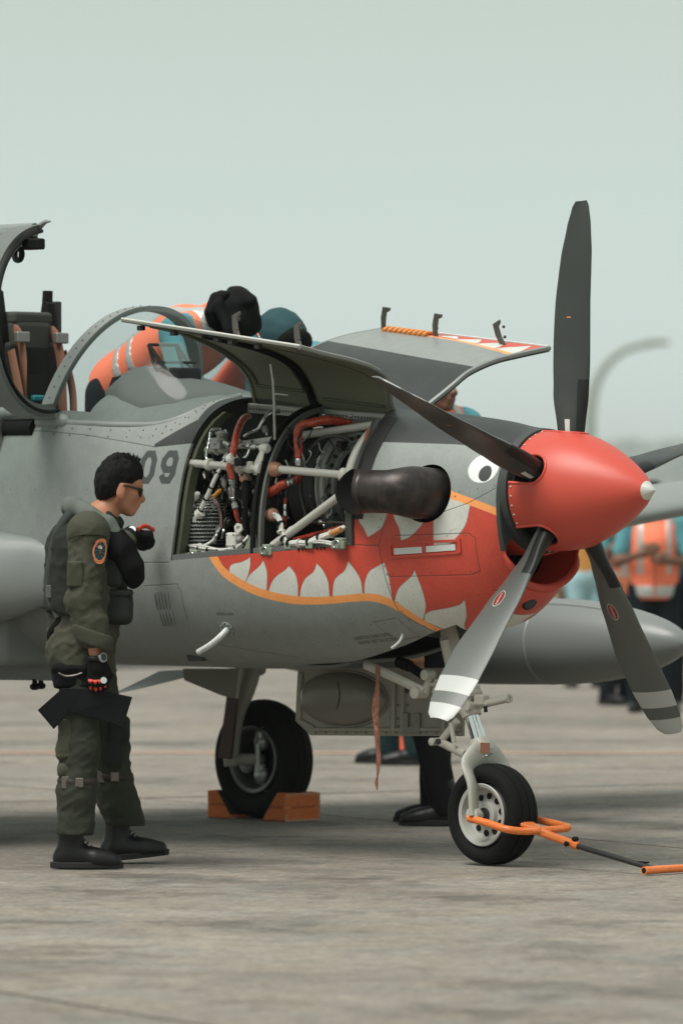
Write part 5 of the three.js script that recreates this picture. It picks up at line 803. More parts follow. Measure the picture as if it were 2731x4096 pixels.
  { const p = rb(897, 1600, .43); const b = mesh('sensor_box', rbox(.062, .066, .05, .012, p.x, p.y, p.z), ptfe, bay); const s = []; for (const [a, c] of [[-1, 1], [1, 1], [-1, -1], [1, -1]]) s.push(ball([p.x + a * .022, p.y + c * .024, p.z + .025], .005, 1, 1, .6, 6)); stuff(mesh('screw', s, bare, b)); fit(rb(960, 1600, .43), rb(1010, 1600, .43), [[0, .02], [1, .018]], bare); const n = rb(958, 1455, .42); mesh('nut', turned(n.clone().add(V(0, 0, -.01)), [.3, .1, 1], [[0, .022], [.02, .022], [.021, .012], [.012, .010]], 6), ptfe, bay); fit(rb(860, 1390, .38), rb(815, 1375, .38), [[0, .017], [.6, .017], [.61, .024], [1, .024]], darkMetal); }
  { const t = (u, v) => { const p = rb(u, v, .455); return [p.x, p.y]; }; const h = rb(1130, 1690, .455); mesh('corner_bracket', plate([t(1175, 1405), t(1010, 1760), t(1195, 1750)], .006, (u, v, w) => [u, v, .455 + w], { holes: [circle2(h.x, h.y, .0145)], bevel: .001 }), primerLight, bay); }
  { // round screen of woven wire
    const c = rb(570, 1440, .335), A = .105, B = .150, core = mesh('screen_drum', ball(c, 1, A, B, A, 24), M(.012, .013, .013, .5), bay); const d = [];
    for (let i = 0; i < 26; i++) for (let j = 0; j < 24; j++) { const a = (i + (j % 2) * .5) / 26 * Math.PI * 1.0 - .15, b = (j - 11.5) / 24 * 2.7; const p = V(c.x + A * Math.cos(b) * Math.sin(a), c.y + B * Math.sin(b), c.z + A * Math.cos(b) * Math.cos(a)); const t = V(.5, .8, -.3).normalize(); d.push(new THREE.IcosahedronGeometry(.0068, 0).scale(1.35, .75, 1).translate(p.x, p.y, p.z)); }
    stuff(mesh('woven_wire', d, M(.62, .64, .62, .25, 1), core)); mesh('screen_band', pipe([rb(640, 1090, .35), rb(700, 1180, .38), rb(730, 1300, .38), rb(735, 1440, .37)], .013, { seg: 8, flat: .4 }), M(.22, .15, .12, .5), bay);
  }
  for (const [a, b, r, m] of [[[280, 980], [350, 870], .017, bare], [[385, 1110], [450, 1010], .016, ptfe], [[270, 1090], [340, 1010], .013, darkMetal], [[300, 1020], [420, 930], .011, darkMetal], [[330, 1160], [400, 1190], .017, ptfe], [[520, 745], [535, 830], .008, bare], [[770, 860], [780, 930], .014, bare], [[265, 1290], [290, 1420], .012, darkMetal], [[310, 1300], [325, 1420], .011, bare]]) fit(rb(a[0], a[1], .40), rb(b[0], b[1], .42), [[0, r * .7], [.1, r], [.6, r], [.65, r * .8], [.9, r * .8], [1, r * .5]], m);
  fit(rb(620, 1080, .43), rb(740, 960, .43), [[0, .003], [.2, .003], [.22, .009], [.85, .009], [.87, .003], [1, .003]], M(.62, .27, .05, .5), 'cable_label');
  const clutter = []; for (let i = 0; i < 34; i++) { const u = 250 + rnd() * 900, v = 200 + rnd() * 1450, z = .15 + rnd() * .18; clutter.push(pipe([rb(u, v, z), rb(u + (rnd() - .5) * 160, v + 60 + rnd() * 120, z + .05), rb(u + (rnd() - .5) * 260, v + 160 + rnd() * 260, z)], .004 + rnd() * .008, { seg: 6, n: 10 })); } stuff(mesh('pipework', clutter, M(.06, .062, .055, .4, .4), bay));
  const clutter2 = []; for (let i = 0; i < 26; i++) { const p = rb(240 + rnd() * 900, 250 + rnd() * 1400, .2 + rnd() * .16), d = V(rnd() - .5, rnd() - .5, rnd() - .2).normalize(); clutter2.push(turned(p, d, [[0, .006], [.004, .012], [.02, .012], [.024, .008], [.05, .008]], 8)); } stuff(mesh('small_fittings', clutter2, M(.34, .34, .32, .35, .8), bay));
  for (const [u, v, z] of [[1215, 615, .41]]) { const p = rb(u, v, z); mesh('support_bracket', plate([[-.03, -.055], [.008, -.06], [.022, .0], [.035, .05], [.018, .055], [-.02, .0]], .008, (a, b, w) => [p.x + a, p.y + b, p.z + w], { holes: [circle2(-.0, -.01, .006)] }), ptfe, bay); }
}
{ // front bay
  hose([fb(618, 890, .34), fb(608, 780, .34), fb(600, 650, .34), fb(605, 540, .34), fb(650, 475, .33), fb(760, 445, .31), fb(950, 410, .25), fb(1120, 425, .18), fb(1320, 470, .10)], .0195, 70);
  fit(fb(618, 885, .34), fb(616, 990, .34), [[0, .016], [.15, .020], [.4, .020], [.45, .0225], [.6, .0225], [.65, .019], [.9, .019], [1, .012]], steel);
  hose([fb(640, 1085, .27), fb(610, 1140, .31), fb(540, 1180, .35)], .016, 20); fit(fb(550, 1170, .36), fb(450, 1200, .385), [[0, .017], [.15, .0215], [.4, .0215], [.45, .019], [.55, .022], [.9, .022], [1, .017]], steel); hose([fb(455, 1200, .385), fb(390, 1225, .40), fb(320, 1280, .40), fb(245, 1325, .38)], .0195, 30);
  fit(fb(455, 1250, .36), fb(450, 1380, .36), [[0, .006], [.2, .006], [.22, .010], [.6, .010], [.62, .006], [1, .006]], darkMetal); fit(fb(445, 1385, .36), fb(442, 1460, .36), [[0, .0095], [1, .0095]], M(.28, .04, .03, .5), 'red_sleeve'); fit(fb(442, 1460, .36), fb(440, 1610, .36), [[0, .006], [.1, .010], [.4, .010], [.45, .007], [.55, .012], [.6, .007], [.7, .0095], [1, .0095]], steel); fit(fb(440, 1610, .36), fb(432, 1740, .35), [[0, .009], [1, .0095]], M(.28, .04, .03, .5), 'red_sleeve');
  hose([fb(560, 1920, .30), fb(720, 1880, .33), fb(900, 1830, .36), fb(1150, 1765, .36)], .014, 40); hose([fb(340, 1900, .2), fb(380, 1960, .25)], .014, 10);
  const st = [fb(295, 1600, .40), fb(345, 1625, .42), fb(378, 1700, .435), fb(385, 1800, .44), fb(415, 1890, .445), fb(480, 1945, .45), fb(600, 1955, .45), fb(720, 1940, .45), fb(850, 1890, .44), fb(1010, 1840, .43), fb(1185, 1745, .41)];
  for (const [a, b] of [[0, 0], [.010, .004], [-.008, .006], [.002, -.009], [.010, -.006], [.018, 0]]) mesh('cable', pipe(st.map((p, i) => p.clone().add(V(a * (1 - .3 * i / 10), b + .003 * Math.sin(i * 2.3 + a * 700), a * .3))), .006, { seg: 8 }), whiteWire, bay);
  for (let i = 2; i < 10; i++) { const d = st[i + 1] ? st[i + 1].clone().sub(st[i - 1]).normalize() : V(1, 0, 0); mesh('cable_tie', turned(st[i].clone().add(V(.004, 0, 0)), d, [[0, .020], [.007, .020]], 12), i % 3 ? black : ptfe, bay); }
  fit(fb(300, 1590, .40), fb(272, 1600, .385), [[0, .012], [.2, .026], [.5, .03], [1, .03]], copper, 'grommet');
  fit(fb(1010, 1835, .452), fb(1140, 1785, .45), [[0, .0115], [1, .0115]], M(.55, .24, .07, .5), 'cable_label');
  for (const o of [0, 25]) mesh('cable', pipe([fb(640, 1960 - o, .45), fb(800, 1945 - o, .452), fb(950, 1955 - o, .452), fb(1060, 1980 - o, .45)], .005, { seg: 7 }), whiteWire, bay);
  mesh('push_rod', pipe([fb(600, 1690, .25), fb(1180, 1695, .37)], .0055), steel, bay); fit(fb(860, 1690, .31), fb(910, 1692, .32), [[0, .008], [.2, .013], [.8, .013], [1, .008]]);
  mesh('fuel_line', pipe([fb(710, 1640, .30), fb(650, 1420, .31), fb(625, 1300, .31), fb(630, 1190, .31)], .0075), darkMetal, bay); mesh('fuel_line', pipe([fb(660, 900, .30), fb(760, 780, .30), fb(900, 640, .29), fb(1020, 615, .28), fb(1160, 625, .27), fb(1250, 680, .25)], .0085), darkMetal, bay); mesh('fuel_line', pipe([fb(450, 1840, .43), fb(480, 1780, .42), fb(540, 1745, .40), fb(640, 1760, .36)], .0045), whiteWire, bay);
  mesh('baffle', plate([[-.30, .0], [.0, .0], [.07, .05], [-.3, .06]], .01, (u, v, w) => [-.92 + u, 1.845 + v, .12 + w]), M(.12, .12, .11, .5), bay); stuff(mesh('screw', [ball(fb(925, 345, .136), .009), ball(fb(1265, 360, .136), .009)], steel, bay));
  mesh('ring_gasket', plate([[-.012, -.12], [.012, -.12], [.012, .1], [0, .12], [-.012, .1]], .012, (u, v, w) => [-.835 + u * .5, 1.74 + v, .335 - v * .38 + w]), M(.24, .07, .04, .5), bay);
  mesh('igniter_lead', [pipe([fb(1090, 720, .28), fb(1130, 770, .27), fb(1240, 760, .26)], .010, { seg: 8 }), fit(fb(1100, 700, .28), fb(1180, 730, .28), [[0, .012], [1, .02]], darkMetal).geometry], darkMetal, bay);
  mesh('post', rbox(.035, .24, .03, .004, ...fb(1255, 1830, .40).toArray()), wallDark, bay); fit(fb(1385, 1740, .37), fb(1320, 1750, .37), [[0, .012], [.3, .022], [.5, .018], [1, .02]], copper);
  for (const [u, v] of [[455, 2000], [730, 1990]]) { const p = fb(u, v, .462); mesh('rail_clip', rbox(.04, .03, .008, .003, p.x, p.y + .004, p.z - .006), primerLight, bay); }
  const rv = []; for (const u of [575, 620, 655, 785, 825, 865]) { const p = fb(u, 2045 - (u - 575) * .06, .472); rv.push(ball([p.x, p.y + .004, zAt(p.x, sillY(p.x) - .008) + .004], .006, 1, 1, .5, 6)); } stuff(mesh('rivet', rv, black, bay));
  // turn latches on the sill
  for (const p of [fb(1110, 1965, .455), fb(205, 2045, .47), rb(390, 1800, .475)]) { const l = mesh('sill_latch', [rbox(.075, .038, .022, .008, p.x, p.y - .004, p.z), rbox(.05, .018, .03, .006, p.x + .008, p.y + .018, p.z - .004)], primerLight, bay); mesh('latch_ring', new THREE.TorusGeometry(.017, .0045, 8, 20, 5).rotateZ(-.9).translate(p.x, p.y - .002, p.z + .014), steel, l); }
}
{ // finer wiring over both bays
  const run = (f, n, z0, z1, u0, u1, v0, v1, mats) => { for (let i = 0; i < n; i++) { let u = lerp(u0, u1, rnd()), v = lerp(v0, v1, rnd()); const z = lerp(z0, z1, rnd()), pts = [f(u, v, z)], dir = rnd() < .5 ? 1 : -1; for (let k = 0; k < 4; k++) { u += (rnd() - .5) * 130; v += dir * (35 + rnd() * 90); pts.push(f(clamp(u, u0, u1), clamp(v, v0, v1), z + (rnd() - .5) * .05)); } mesh('wire', pipe(pts, .0022 + rnd() * .0028, { seg: 6, n: 22 }), mats[i % mats.length], bay); if (i % 3 === 0) { const a = pts[2], d = pts[3].clone().sub(pts[1]).normalize(); mesh('wire_fitting', turned(a.clone().addScaledVector(d, -.014), d, [[0, .004], [.002, .009], [.012, .009], [.013, .006], [.026, .006], [.028, .003]], 10), i % 2 ? bare : steel, bay); } } };
  const grey2 = M(.20, .20, .19, .5), dark2 = M(.03, .03, .03, .5), brown2 = M(.20, .10, .06, .5);
  run(rb, 46, .26, .41, 270, 1120, 230, 1640, [whiteWire, dark2, grey2, steel, dark2, brown2, dark2]);
  run(fb, 26, .24, .36, 330, 1050, 500, 1850, [dark2, grey2, dark2, steel, whiteWire, dark2]);
}
mesh('stay_rod', [pipe([lp(622, 836, .43), lp(628, 890, .42), lp(631, 1010, .40)], .0065, { seg: 8 }), pipe([lp(628, 907, .42), lp(634, 905, .41), lp(660, 908, .36)], .005, { seg: 6 })], M(.42, .42, .40, .3, .8), plane);
// ---------------------------------------------------------------- exhaust stub
{
  const tex = canvasTex(512, 256, (g, w, h) => { g.fillStyle = '#383230'; g.fillRect(0, 0, w, h); for (let i = 0; i < 900; i++) { const y = h * (.5 + (rnd() + rnd() - 1) * .5); g.fillStyle = rnd() < .55 ? `rgba(24,20,18,${.08 + rnd() * .16})` : `rgba(88,74,66,${.06 + rnd() * .12})`; g.beginPath(); g.ellipse(rnd() * w, y, 4 + rnd() * 24, 2 + rnd() * 7, 0, 0, 7); g.fill(); } for (let i = 0; i < 260; i++) { const a = rnd() + rnd() - 1; g.fillStyle = `rgba(${150 + rnd() * 50 | 0},${84 + rnd() * 26 | 0},${62 + rnd() * 20 | 0},${.12 + rnd() * .3})`; g.beginPath(); g.ellipse(w * (.12 + a * .07), h * (.42 + (rnd() + rnd() - 1) * .36), 1.5 + rnd() * 5, 3 + rnd() * 16, 0, 0, 7); g.fill(); } });
  const mt = new THREE.MeshPhysicalMaterial({ map: tex, roughness: .40, metalness: .55, clearcoat: .15, clearcoatRoughness: .4 });
  for (const s of [1, -1]) {
    const path = new THREE.CatmullRomCurve3([V(-.452, 1.578, .20), V(-.452, 1.579, .32), V(-.456, 1.582, .40), V(-.492, 1.585, .475), V(-.57, 1.586, .507), V(-.66, 1.586, .513), V(-.745, 1.586, .512)], false, 'centripetal').getPoints(34);
    const rings = [], inner = [], n = 32, m = path.length; let up = V(0, 1, 0);
    for (let i = 0; i < m; i++) { const t = path[Math.min(i + 1, m - 1)].clone().sub(path[Math.max(0, i - 1)]).normalize(), b = t.clone().cross(up).normalize(), q = i / (m - 1), r = lerp(.106, .111, smooth(0, .35, q)) - .020 * smooth(.34, .62, q) + .006 * smooth(.8, 1, q), ra = [], rc = []; for (let k = 0; k < n; k++) { const a = k / n * 6.2832; for (const [o, w] of [[ra, r], [rc, r - .008]]) { const p = path[i].clone().addScaledVector(b, Math.cos(a) * w * .86).addScaledVector(up, Math.sin(a) * w); if (q > .7) { const e = smooth(.7, 1, q); p.x += e * ((p.z - path[i].z) * 1.6 - .03 * Math.cos(2 * a + .1)); } p.z *= s; o.push(p); } } rings.push(ra); inner.unshift(rc); }
    const e = mesh('exhaust_stub', loft(rings), mt, plane); mesh('exhaust_bore', loft([rings.at(-1), ...inner.slice(0, 24)]), soot, e); mesh('weld_seam', pipe(rings.slice(4, -1).map((r) => r[s > 0 ? 0 : 0].clone().lerp(r[n - 1], .4)), .0016, { seg: 5, curve: false }), copper, e);
  }
}
// ---------------------------------------------------------------- people: joints with radii, joined by a smooth minimum and meshed
const cap = (a, b, ra, rb = ra) => ({ t: 0, a: a.isVector3 ? a : V(...a), b: b.isVector3 ? b : V(...b), ra, rb });
const ell = (c, r, q) => ({ t: 1, c: c.isVector3 ? c : V(...c), r, q: q && q.clone().invert() });
const bxs = (c, h, r, q) => ({ t: 2, c: c.isVector3 ? c : V(...c), h, r, q: q && q.clone().invert() });
const tmp = V(0, 0, 0), tm2 = V(0, 0, 0);
function dist(p, x, y, z) {
  if (p.t === 0) {
    const bx = p.b.x - p.a.x, by = p.b.y - p.a.y, bz = p.b.z - p.a.z, L = bx * bx + by * by + bz * bz || 1e-9, ax = x - p.a.x, ay = y - p.a.y, az = z - p.a.z, t = clamp((ax * bx + ay * by + az * bz) / L);
    return Math.hypot(ax - bx * t, ay - by * t, az - bz * t) - lerp(p.ra, p.rb, t);
  }
  tmp.set(x - p.c.x, y - p.c.y, z - p.c.z); if (p.q) tmp.applyQuaternion(p.q);
  if (p.t === 1) { const [a, b, c] = p.r, k0 = Math.hypot(tmp.x / a, tmp.y / b, tmp.z / c), k1 = Math.hypot(tmp.x / (a * a), tmp.y / (b * b), tmp.z / (c * c)); return k1 < 1e-9 ? -Math.min(a, b, c) : k0 * (k0 - 1) / k1; }
  const qx = Math.abs(tmp.x) - p.h[0] + p.r, qy = Math.abs(tmp.y) - p.h[1] + p.r, qz = Math.abs(tmp.z) - p.h[2] + p.r;
  return Math.hypot(Math.max(qx, 0), Math.max(qy, 0), Math.max(qz, 0)) + Math.min(Math.max(qx, qy, qz), 0) - p.r;
}
function bounds(p, pad) {
  let lo, hi; if (p.t === 0) { const r = Math.max(p.ra, p.rb); lo = p.a.clone().min(p.b).addScalar(-r); hi = p.a.clone().max(p.b).addScalar(r); }
  else { const r = p.t === 1 ? Math.max(...p.r) : Math.hypot(...p.h); if (p.q) { lo = p.c.clone().addScalar(-r); hi = p.c.clone().addScalar(r); } else { const h = V(...(p.t === 1 ? p.r : p.h)); lo = p.c.clone().sub(h); hi = p.c.clone().add(h); } }
  return [lo.addScalar(-pad), hi.addScalar(pad)];
}
function blob(prims, { cell = .012, k = .014, clip, disp, carve = [], uvs = 6 } = {}) {
  const pad = Math.max(k * 5, cell * 3), B = prims.map((p) => bounds(p, pad)), lo = B[0][0].clone(), hi = B[0][1].clone();
  for (const b of B) { lo.min(b[0]); hi.max(b[1]); }
  const nx = Math.ceil((hi.x - lo.x) / cell) + 2, ny = Math.ceil((hi.y - lo.y) / cell) + 2, nz = Math.ceil((hi.z - lo.z) / cell) + 2, S = new Float32Array(nx * ny * nz), at = (i, j, l) => (l * ny + j) * nx + i;
  prims.forEach((p, n) => {
    const [a, b] = B[n], i0 = Math.max(0, Math.floor((a.x - lo.x) / cell)), i1 = Math.min(nx - 1, Math.ceil((b.x - lo.x) / cell)), j0 = Math.max(0, Math.floor((a.y - lo.y) / cell)), j1 = Math.min(ny - 1, Math.ceil((b.y - lo.y) / cell)), l0 = Math.max(0, Math.floor((a.z - lo.z) / cell)), l1 = Math.min(nz - 1, Math.ceil((b.z - lo.z) / cell));
    for (let l = l0; l <= l1; l++) for (let j = j0; j <= j1; j++) for (let i = i0; i <= i1; i++) { const d = dist(p, lo.x + i * cell, lo.y + j * cell, lo.z + l * cell); if (d < pad) S[at(i, j, l)] += Math.exp(Math.min(60, -d / k)); }
  });
  for (let l = 0, o = 0; l < nz; l++) for (let j = 0; j < ny; j++) for (let i = 0; i < nx; i++, o++) {
    let d = S[o] > 0 ? -k * Math.log(S[o]) : pad; const x = lo.x + i * cell, y = lo.y + j * cell, z = lo.z + l * cell;
    if (d < pad * .99 && d > -pad) { if (disp) d += disp(x, y, z); for (const c of carve) { const e = -dist(c, x, y, z); d = Math.max(d, e); } if (clip) d = Math.max(d, clip(x, y, z)); } else if (clip && d <= -pad) d = Math.max(d, clip(x, y, z));
    S[o] = (i === 0 || j === 0 || l === 0 || i === nx - 1 || j === ny - 1 || l === nz - 1) ? Math.max(d, cell * .5) : d;
  }
  const pos = [], uv = [], idx = [], vid = new Int32Array(nx * ny * nz).fill(-1);
  for (let l = 0; l < nz - 1; l++) for (let j = 0; j < ny - 1; j++) for (let i = 0; i < nx - 1; i++) {
    const o = at(i, j, l), v = []; let m = 0; for (let c = 0; c < 8; c++) { const q = S[o + (c & 1) + (c >> 1 & 1) * nx + (c >> 2) * nx * ny]; v.push(q); if (q < 0) m |= 1 << c; }
    if (m === 0 || m === 255) continue;
    let n = 0, x = 0, y = 0, z = 0; for (let c = 0; c < 8; c++) for (const e of [1, 2, 4]) if (!(c & e) && (v[c] < 0) !== (v[c | e] < 0)) { const t = v[c] / (v[c] - v[c | e]); x += (c & 1) + (e === 1 ? t : 0); y += (c >> 1 & 1) + (e === 2 ? t : 0); z += (c >> 2) + (e === 4 ? t : 0); n++; }
    vid[o] = pos.length / 3; const X = lo.x + (i + x / n) * cell, Y = lo.y + (j + y / n) * cell, Z = lo.z + (l + z / n) * cell; pos.push(X, Y, Z); uv.push((X + Z * .7) * uvs, Y * uvs);
  }
  const quad = (a, b, c, d, f) => { if (a < 0 || b < 0 || c < 0 || d < 0) return; f ? idx.push(a, b, c, a, c, d) : idx.push(a, c, b, a, d, c); };
  for (let l = 1; l < nz - 1; l++) for (let j = 1; j < ny - 1; j++) for (let i = 1; i < nx - 1; i++) {
    const o = at(i, j, l), s = S[o] < 0, X = 1, Y = nx, Z = nx * ny;
    if (s !== S[o + X] < 0) quad(vid[o - Y - Z], vid[o - Z], vid[o], vid[o - Y], s);
    if (s !== S[o + Y] < 0) quad(vid[o - X - Z], vid[o - X], vid[o], vid[o - Z], s);
    if (s !== S[o + Z] < 0) quad(vid[o - X - Y], vid[o - Y], vid[o], vid[o - X], s);
  }
  const g = new THREE.BufferGeometry(); g.setAttribute('position', new THREE.Float32BufferAttribute(pos, 3)); g.setAttribute('uv', new THREE.Float32BufferAttribute(uv, 2)); g.setIndex(idx); g.computeVertexNormals(); return g;
}
const fabricBump = (() => { const S = 256, d = new Uint8Array(S * S * 4); for (let y = 0; y < S; y++) for (let x = 0; x < S; x++) { const v = 128 + 50 * Math.sin((x + y) * .785) + 40 * (tileNoise(x / 8, y / 8, 32, 3) - .5) + 90 * (tileNoise(x / 32, y / 32, 8, 4) - .5), o = (y * S + x) * 4; d[o] = d[o + 1] = d[o + 2] = clamp(v, 0, 255); d[o + 3] = 255; } const t = new THREE.DataTexture(d, S, S); t.wrapS = t.wrapT = THREE.RepeatWrapping; t.magFilter = THREE.LinearFilter; t.needsUpdate = true; return t; })();
const cloth = (r, g, b, rough = .85) => { const m = new THREE.MeshPhysicalMaterial({ roughness: rough, bumpMap: fabricBump, bumpScale: .002, sheen: .12, specularIntensity: .4, sheenRoughness: .6, sheenColor: new THREE.Color(.3, .3, .28) }); m.color.setRGB(r, g, b); return m; };
const skinTan = P(.42, .18, .10, .5), skinDark = P(.16, .075, .045, .5), skinMid = P(.27, .13, .078, .5), hairBlack = D(.005, .005, .005, .7, .3), leather = P(.006, .006, .0065, .42, { specularIntensity: .7 });
// the head in its own axes: x to the face, y up, origin between the ears at eye height
function headPrims(T, s = 1) {
  const p = (x, y, z) => T(V(x * s, y * s, z * s)), Q = T.q, e = (x, y, z, a, b, c) => ell(p(x, y, z), [a * s, b * s, c * s], Q), c = (a, b, ra, rb) => cap(p(...a), p(...b), ra * s, (rb ?? ra) * s), o = [];
  o.push(e(-.014, .038, 0, .098, .084, .075), e(.030, -.030, 0, .060, .082, .056), e(.058, .035, 0, .036, .045, .055));
  o.push(c([.068, -.098, -.010], [.068, -.098, .010], .019), c([.084, .010, 0], [.112, -.030, 0], .008, .0125), c([.104, -.036, -.009], [.104, -.036, .009], .0075), c([.080, .022, -.03], [.080, .022, .03], .011), c([.091, -.060, -.014], [.091, -.060, .014], .0075), c([.087, -.074, -.012], [.087, -.074, .012], .008));
  for (const z of [-1, 1]) o.push(c([-.008, -.055, .052 * z], [.055, -.098, .016 * z], .019, .016), e(.060, -.022, .036 * z, .022, .022, .022), e(-.014, -.014, .078 * z, .020, .033, .009), c([-.01, -.03, .074 * z], [-.004, -.042, .074 * z], .009, .007));
  return o;
}
function headT(c, q) { const f = (v) => v.applyQuaternion(q).add(c); f.q = q; return f; }
// a hand: palm, four fingers of their own, thumb. dir = along the fingers, pn = out of the palm, curl 0..1
function handPrims(wrist, dir, pn, curl, s = 1, side = 1) {
  const d = dir.clone().normalize(), n = pn.clone().addScaledVector(d, -pn.dot(d)).normalize(), a = d.clone().cross(n).multiplyScalar(side), pt = (u, v, w) => wrist.clone().addScaledVector(d, u * s).addScaledVector(a, v * s).addScaledVector(n, w * s), o = [], tips = [];
  o.push(cap(pt(0, 0, 0), pt(.03, 0, 0), .026 * s, .026 * s));
  for (let i = 0; i < 4; i++) { const v = (i - 1.5) * .0195; o.push(cap(pt(.02, v * .8, 0), pt(.088 - Math.abs(i - 1.2) * .004, v, 0), .0145 * s, .0115 * s)); let p = pt(.088 - Math.abs(i - 1.2) * .004, v, 0), ang = 0; const L = [[.040, .026, .020], [.045, .030, .022], [.042, .028, .021], [.033, .021, .018]][i]; for (let k = 0; k < 3; k++) { ang += curl * [1.35, 1.6, 1.1][k]; const q = p.clone().addScaledVector(d, Math.cos(ang) * L[k] * s).addScaledVector(n, Math.sin(ang) * L[k] * s); o.push(cap(p, q, (.0105 - k * .0012) * s, (.0095 - k * .0012) * s)); if (k === 0) tips.push([p.clone().addScaledVector(n, -.010 * s), q.clone().addScaledVector(n, -.010 * s)]); p = q; } }
  o.push(cap(pt(.022, .030, .004), pt(.055, .046, .014), .015 * s, .0125 * s), cap(pt(.055, .046, .014), pt(.082, .044 - curl * .016, .022 + curl * .022), .012 * s, .0095 * s));
  o.knuckles = tips; return o;
}
const mirrorJ = (v) => v;
// a dressed figure from joints; keys ending in 0 / 1 are the two sides
function figure(root, J, o) {
  const hd = headT(J.head, o.headQ ?? new THREE.Quaternion()), hs = o.headScale ?? 1, sk = o.skin ?? skinMid, cell = o.cell ?? .014;
  const limb = [], body = [ell(J.pelvis, [.10, .11, .14]), cap(J.pelvis, J.chest, .10, .11), cap(J.chest, J.neck, .10, .055), cap(J.neck, hd(V(-.02 * hs, -.06 * hs, 0)), .052 * hs, .050 * hs)];
  for (const k of [0, 1]) body.push(cap(J.neck, J['sh' + k], .05, .05), cap(J['sh' + k], J['el' + k], .046, .038), cap(J['el' + k], J['wr' + k], .037, .026), cap(J['hip' + k], J['kn' + k], .075, .052), cap(J['kn' + k], J['an' + k], .050, .034));
  const parts = [blob(body, { cell: Math.max(cell, .012), k: .016 }), blob([...headPrims(hd, hs), cap(J.neck, hd(V(-.02 * hs, -.07 * hs, 0)), .052 * hs, .051 * hs)], { cell: o.headCell ?? .006, k: .0075 })];
  const hands = {}; for (const k of [0, 1]) if (o['hand' + k]) { const h = o['hand' + k], pr = handPrims(J['wr' + k], h.dir, h.palm, h.curl, o.handScale ?? 1, k ? -1 : 1); hands[k] = pr; parts.push(blob([cap(J['el' + k].clone().lerp(J['wr' + k], .85), J['wr' + k], .028, .025), ...pr], { cell: o.handCell ?? .006, k: .004 })); }
  mesh('body', parts, sk, root);
  if (o.trousers) { const p = [ell(J.pelvis, [.135, .13, .165]), cap(J.pelvis, J.pelvis.clone().lerp(J.chest, .35), .125, .12)]; for (const k of [0, 1]) p.push(cap(J['hip' + k], J['kn' + k], .102, .080), cap(J['kn' + k], J['an' + k].clone().lerp(J['kn' + k], -.02), .078, .070)); mesh('trousers', blob(p, { cell, k: .018, disp: (x, y, z) => .006 * noise3(x * 14, y * 9, z * 14) }), o.trousers, root); }
  if (o.shirt) { const p = [cap(J.pelvis, J.chest, .135, .15), cap(J.chest, J.neck, .14, .075)], L = o.sleeve ?? 1; for (const k of [0, 1]) { p.push(cap(J.neck, J['sh' + k], .075, .078), cap(J['sh' + k], J['el' + k].clone().lerp(J['sh' + k], L < 1 ? 1 - L : 0), .076, .062)); if (L >= 1) p.push(cap(J['el' + k], J['el' + k].clone().lerp(J['wr' + k], L === 1 ? .92 : L - 1), .060, .046)); } for (const k of [0, 1]) p.push(cap(J.chest.clone().lerp(J['sh' + k], .4), J.pelvis.clone().lerp(J['hip' + k], .5), .10, .10)); mesh('shirt', blob(p, { cell, k: .016, disp: (x, y, z) => .005 * noise3(x * 16, y * 11, z * 16) }), o.shirt, root); }
  if (o.vest) { // sleeveless hi-vis vest with reflective bands
    const up = J.chest.clone().sub(J.pelvis).normalize(), p = [cap(J.pelvis.clone().addScaledVector(up, -.03), J.chest, .155, .168), cap(J.chest, J.neck, .158, .092)]; for (const k of [0, 1]) p.push(cap(J.chest.clone().lerp(J['sh' + k], .45), J.pelvis.clone().lerp(J['hip' + k], .55).addScaledVector(up, -.03), .115, .12), cap(J.neck, J['sh' + k].clone().lerp(J.neck, .25), .082, .082));
    const n = J.neck.clone(), c = (x, y, z) => Math.max(.075 - Math.hypot(x - n.x - up.x * .05, y - n.y - up.y * .05, z - n.z - up.z * .05), -((x - J.pelvis.x) * up.x + (y - J.pelvis.y) * up.y + (z - J.pelvis.z) * up.z + .10));
    const dp = (x, y, z) => .005 * noise3(x * 10, y * 7, z * 10), arm = []; for (const k of [0, 1]) arm.push(cap(J['sh' + k], J['el' + k], .088, .07));
    const v = mesh('safety_vest', blob(p, { cell, k: .016, clip: c, disp: dp, carve: arm }), o.vest, root);
    const band = (lo, hi) => blob(p, { cell, k: .016, carve: arm, disp: (x, y, z) => dp(x, y, z) - .004, clip: (x, y, z) => { const h = (x - J.pelvis.x) * up.x + (y - J.pelvis.y) * up.y + (z - J.pelvis.z) * up.z; return Math.max(c(x, y, z), lo - h, h - hi); } });
    const silver = M(.50, .51, .49, .35, .3); for (const [a, b] of o.bands ?? [[.0, .055]]) mesh('reflective_band', band(a, b), silver, v);
    const f = o.front ?? V(1, 0, 0), sd = f.clone().cross(up).normalize(); for (const s of [-1, 1]) mesh('reflective_band', blob(p, { cell, k: .016, carve: arm, disp: (x, y, z) => dp(x, y, z) - .004, clip: (x, y, z) => { const q = (x - J.chest.x) * sd.x + (y - J.chest.y) * sd.y + (z - J.chest.z) * sd.z, h = (x - J.pelvis.x) * up.x + (y - J.pelvis.y) * up.y + (z - J.pelvis.z) * up.z; return Math.max(c(x, y, z), Math.abs(q - s * .105) - .026, .08 - h); } }), silver, v);
    if (o.zip) mesh('zip', pipe([J.neck.clone().addScaledVector(f, .13).addScaledVector(up, -.14), J.chest.clone().addScaledVector(f, .172), J.pelvis.clone().addScaledVector(f, .165).addScaledVector(up, -.07)], .006), M(.55, .10, .04, .6), v);
  }
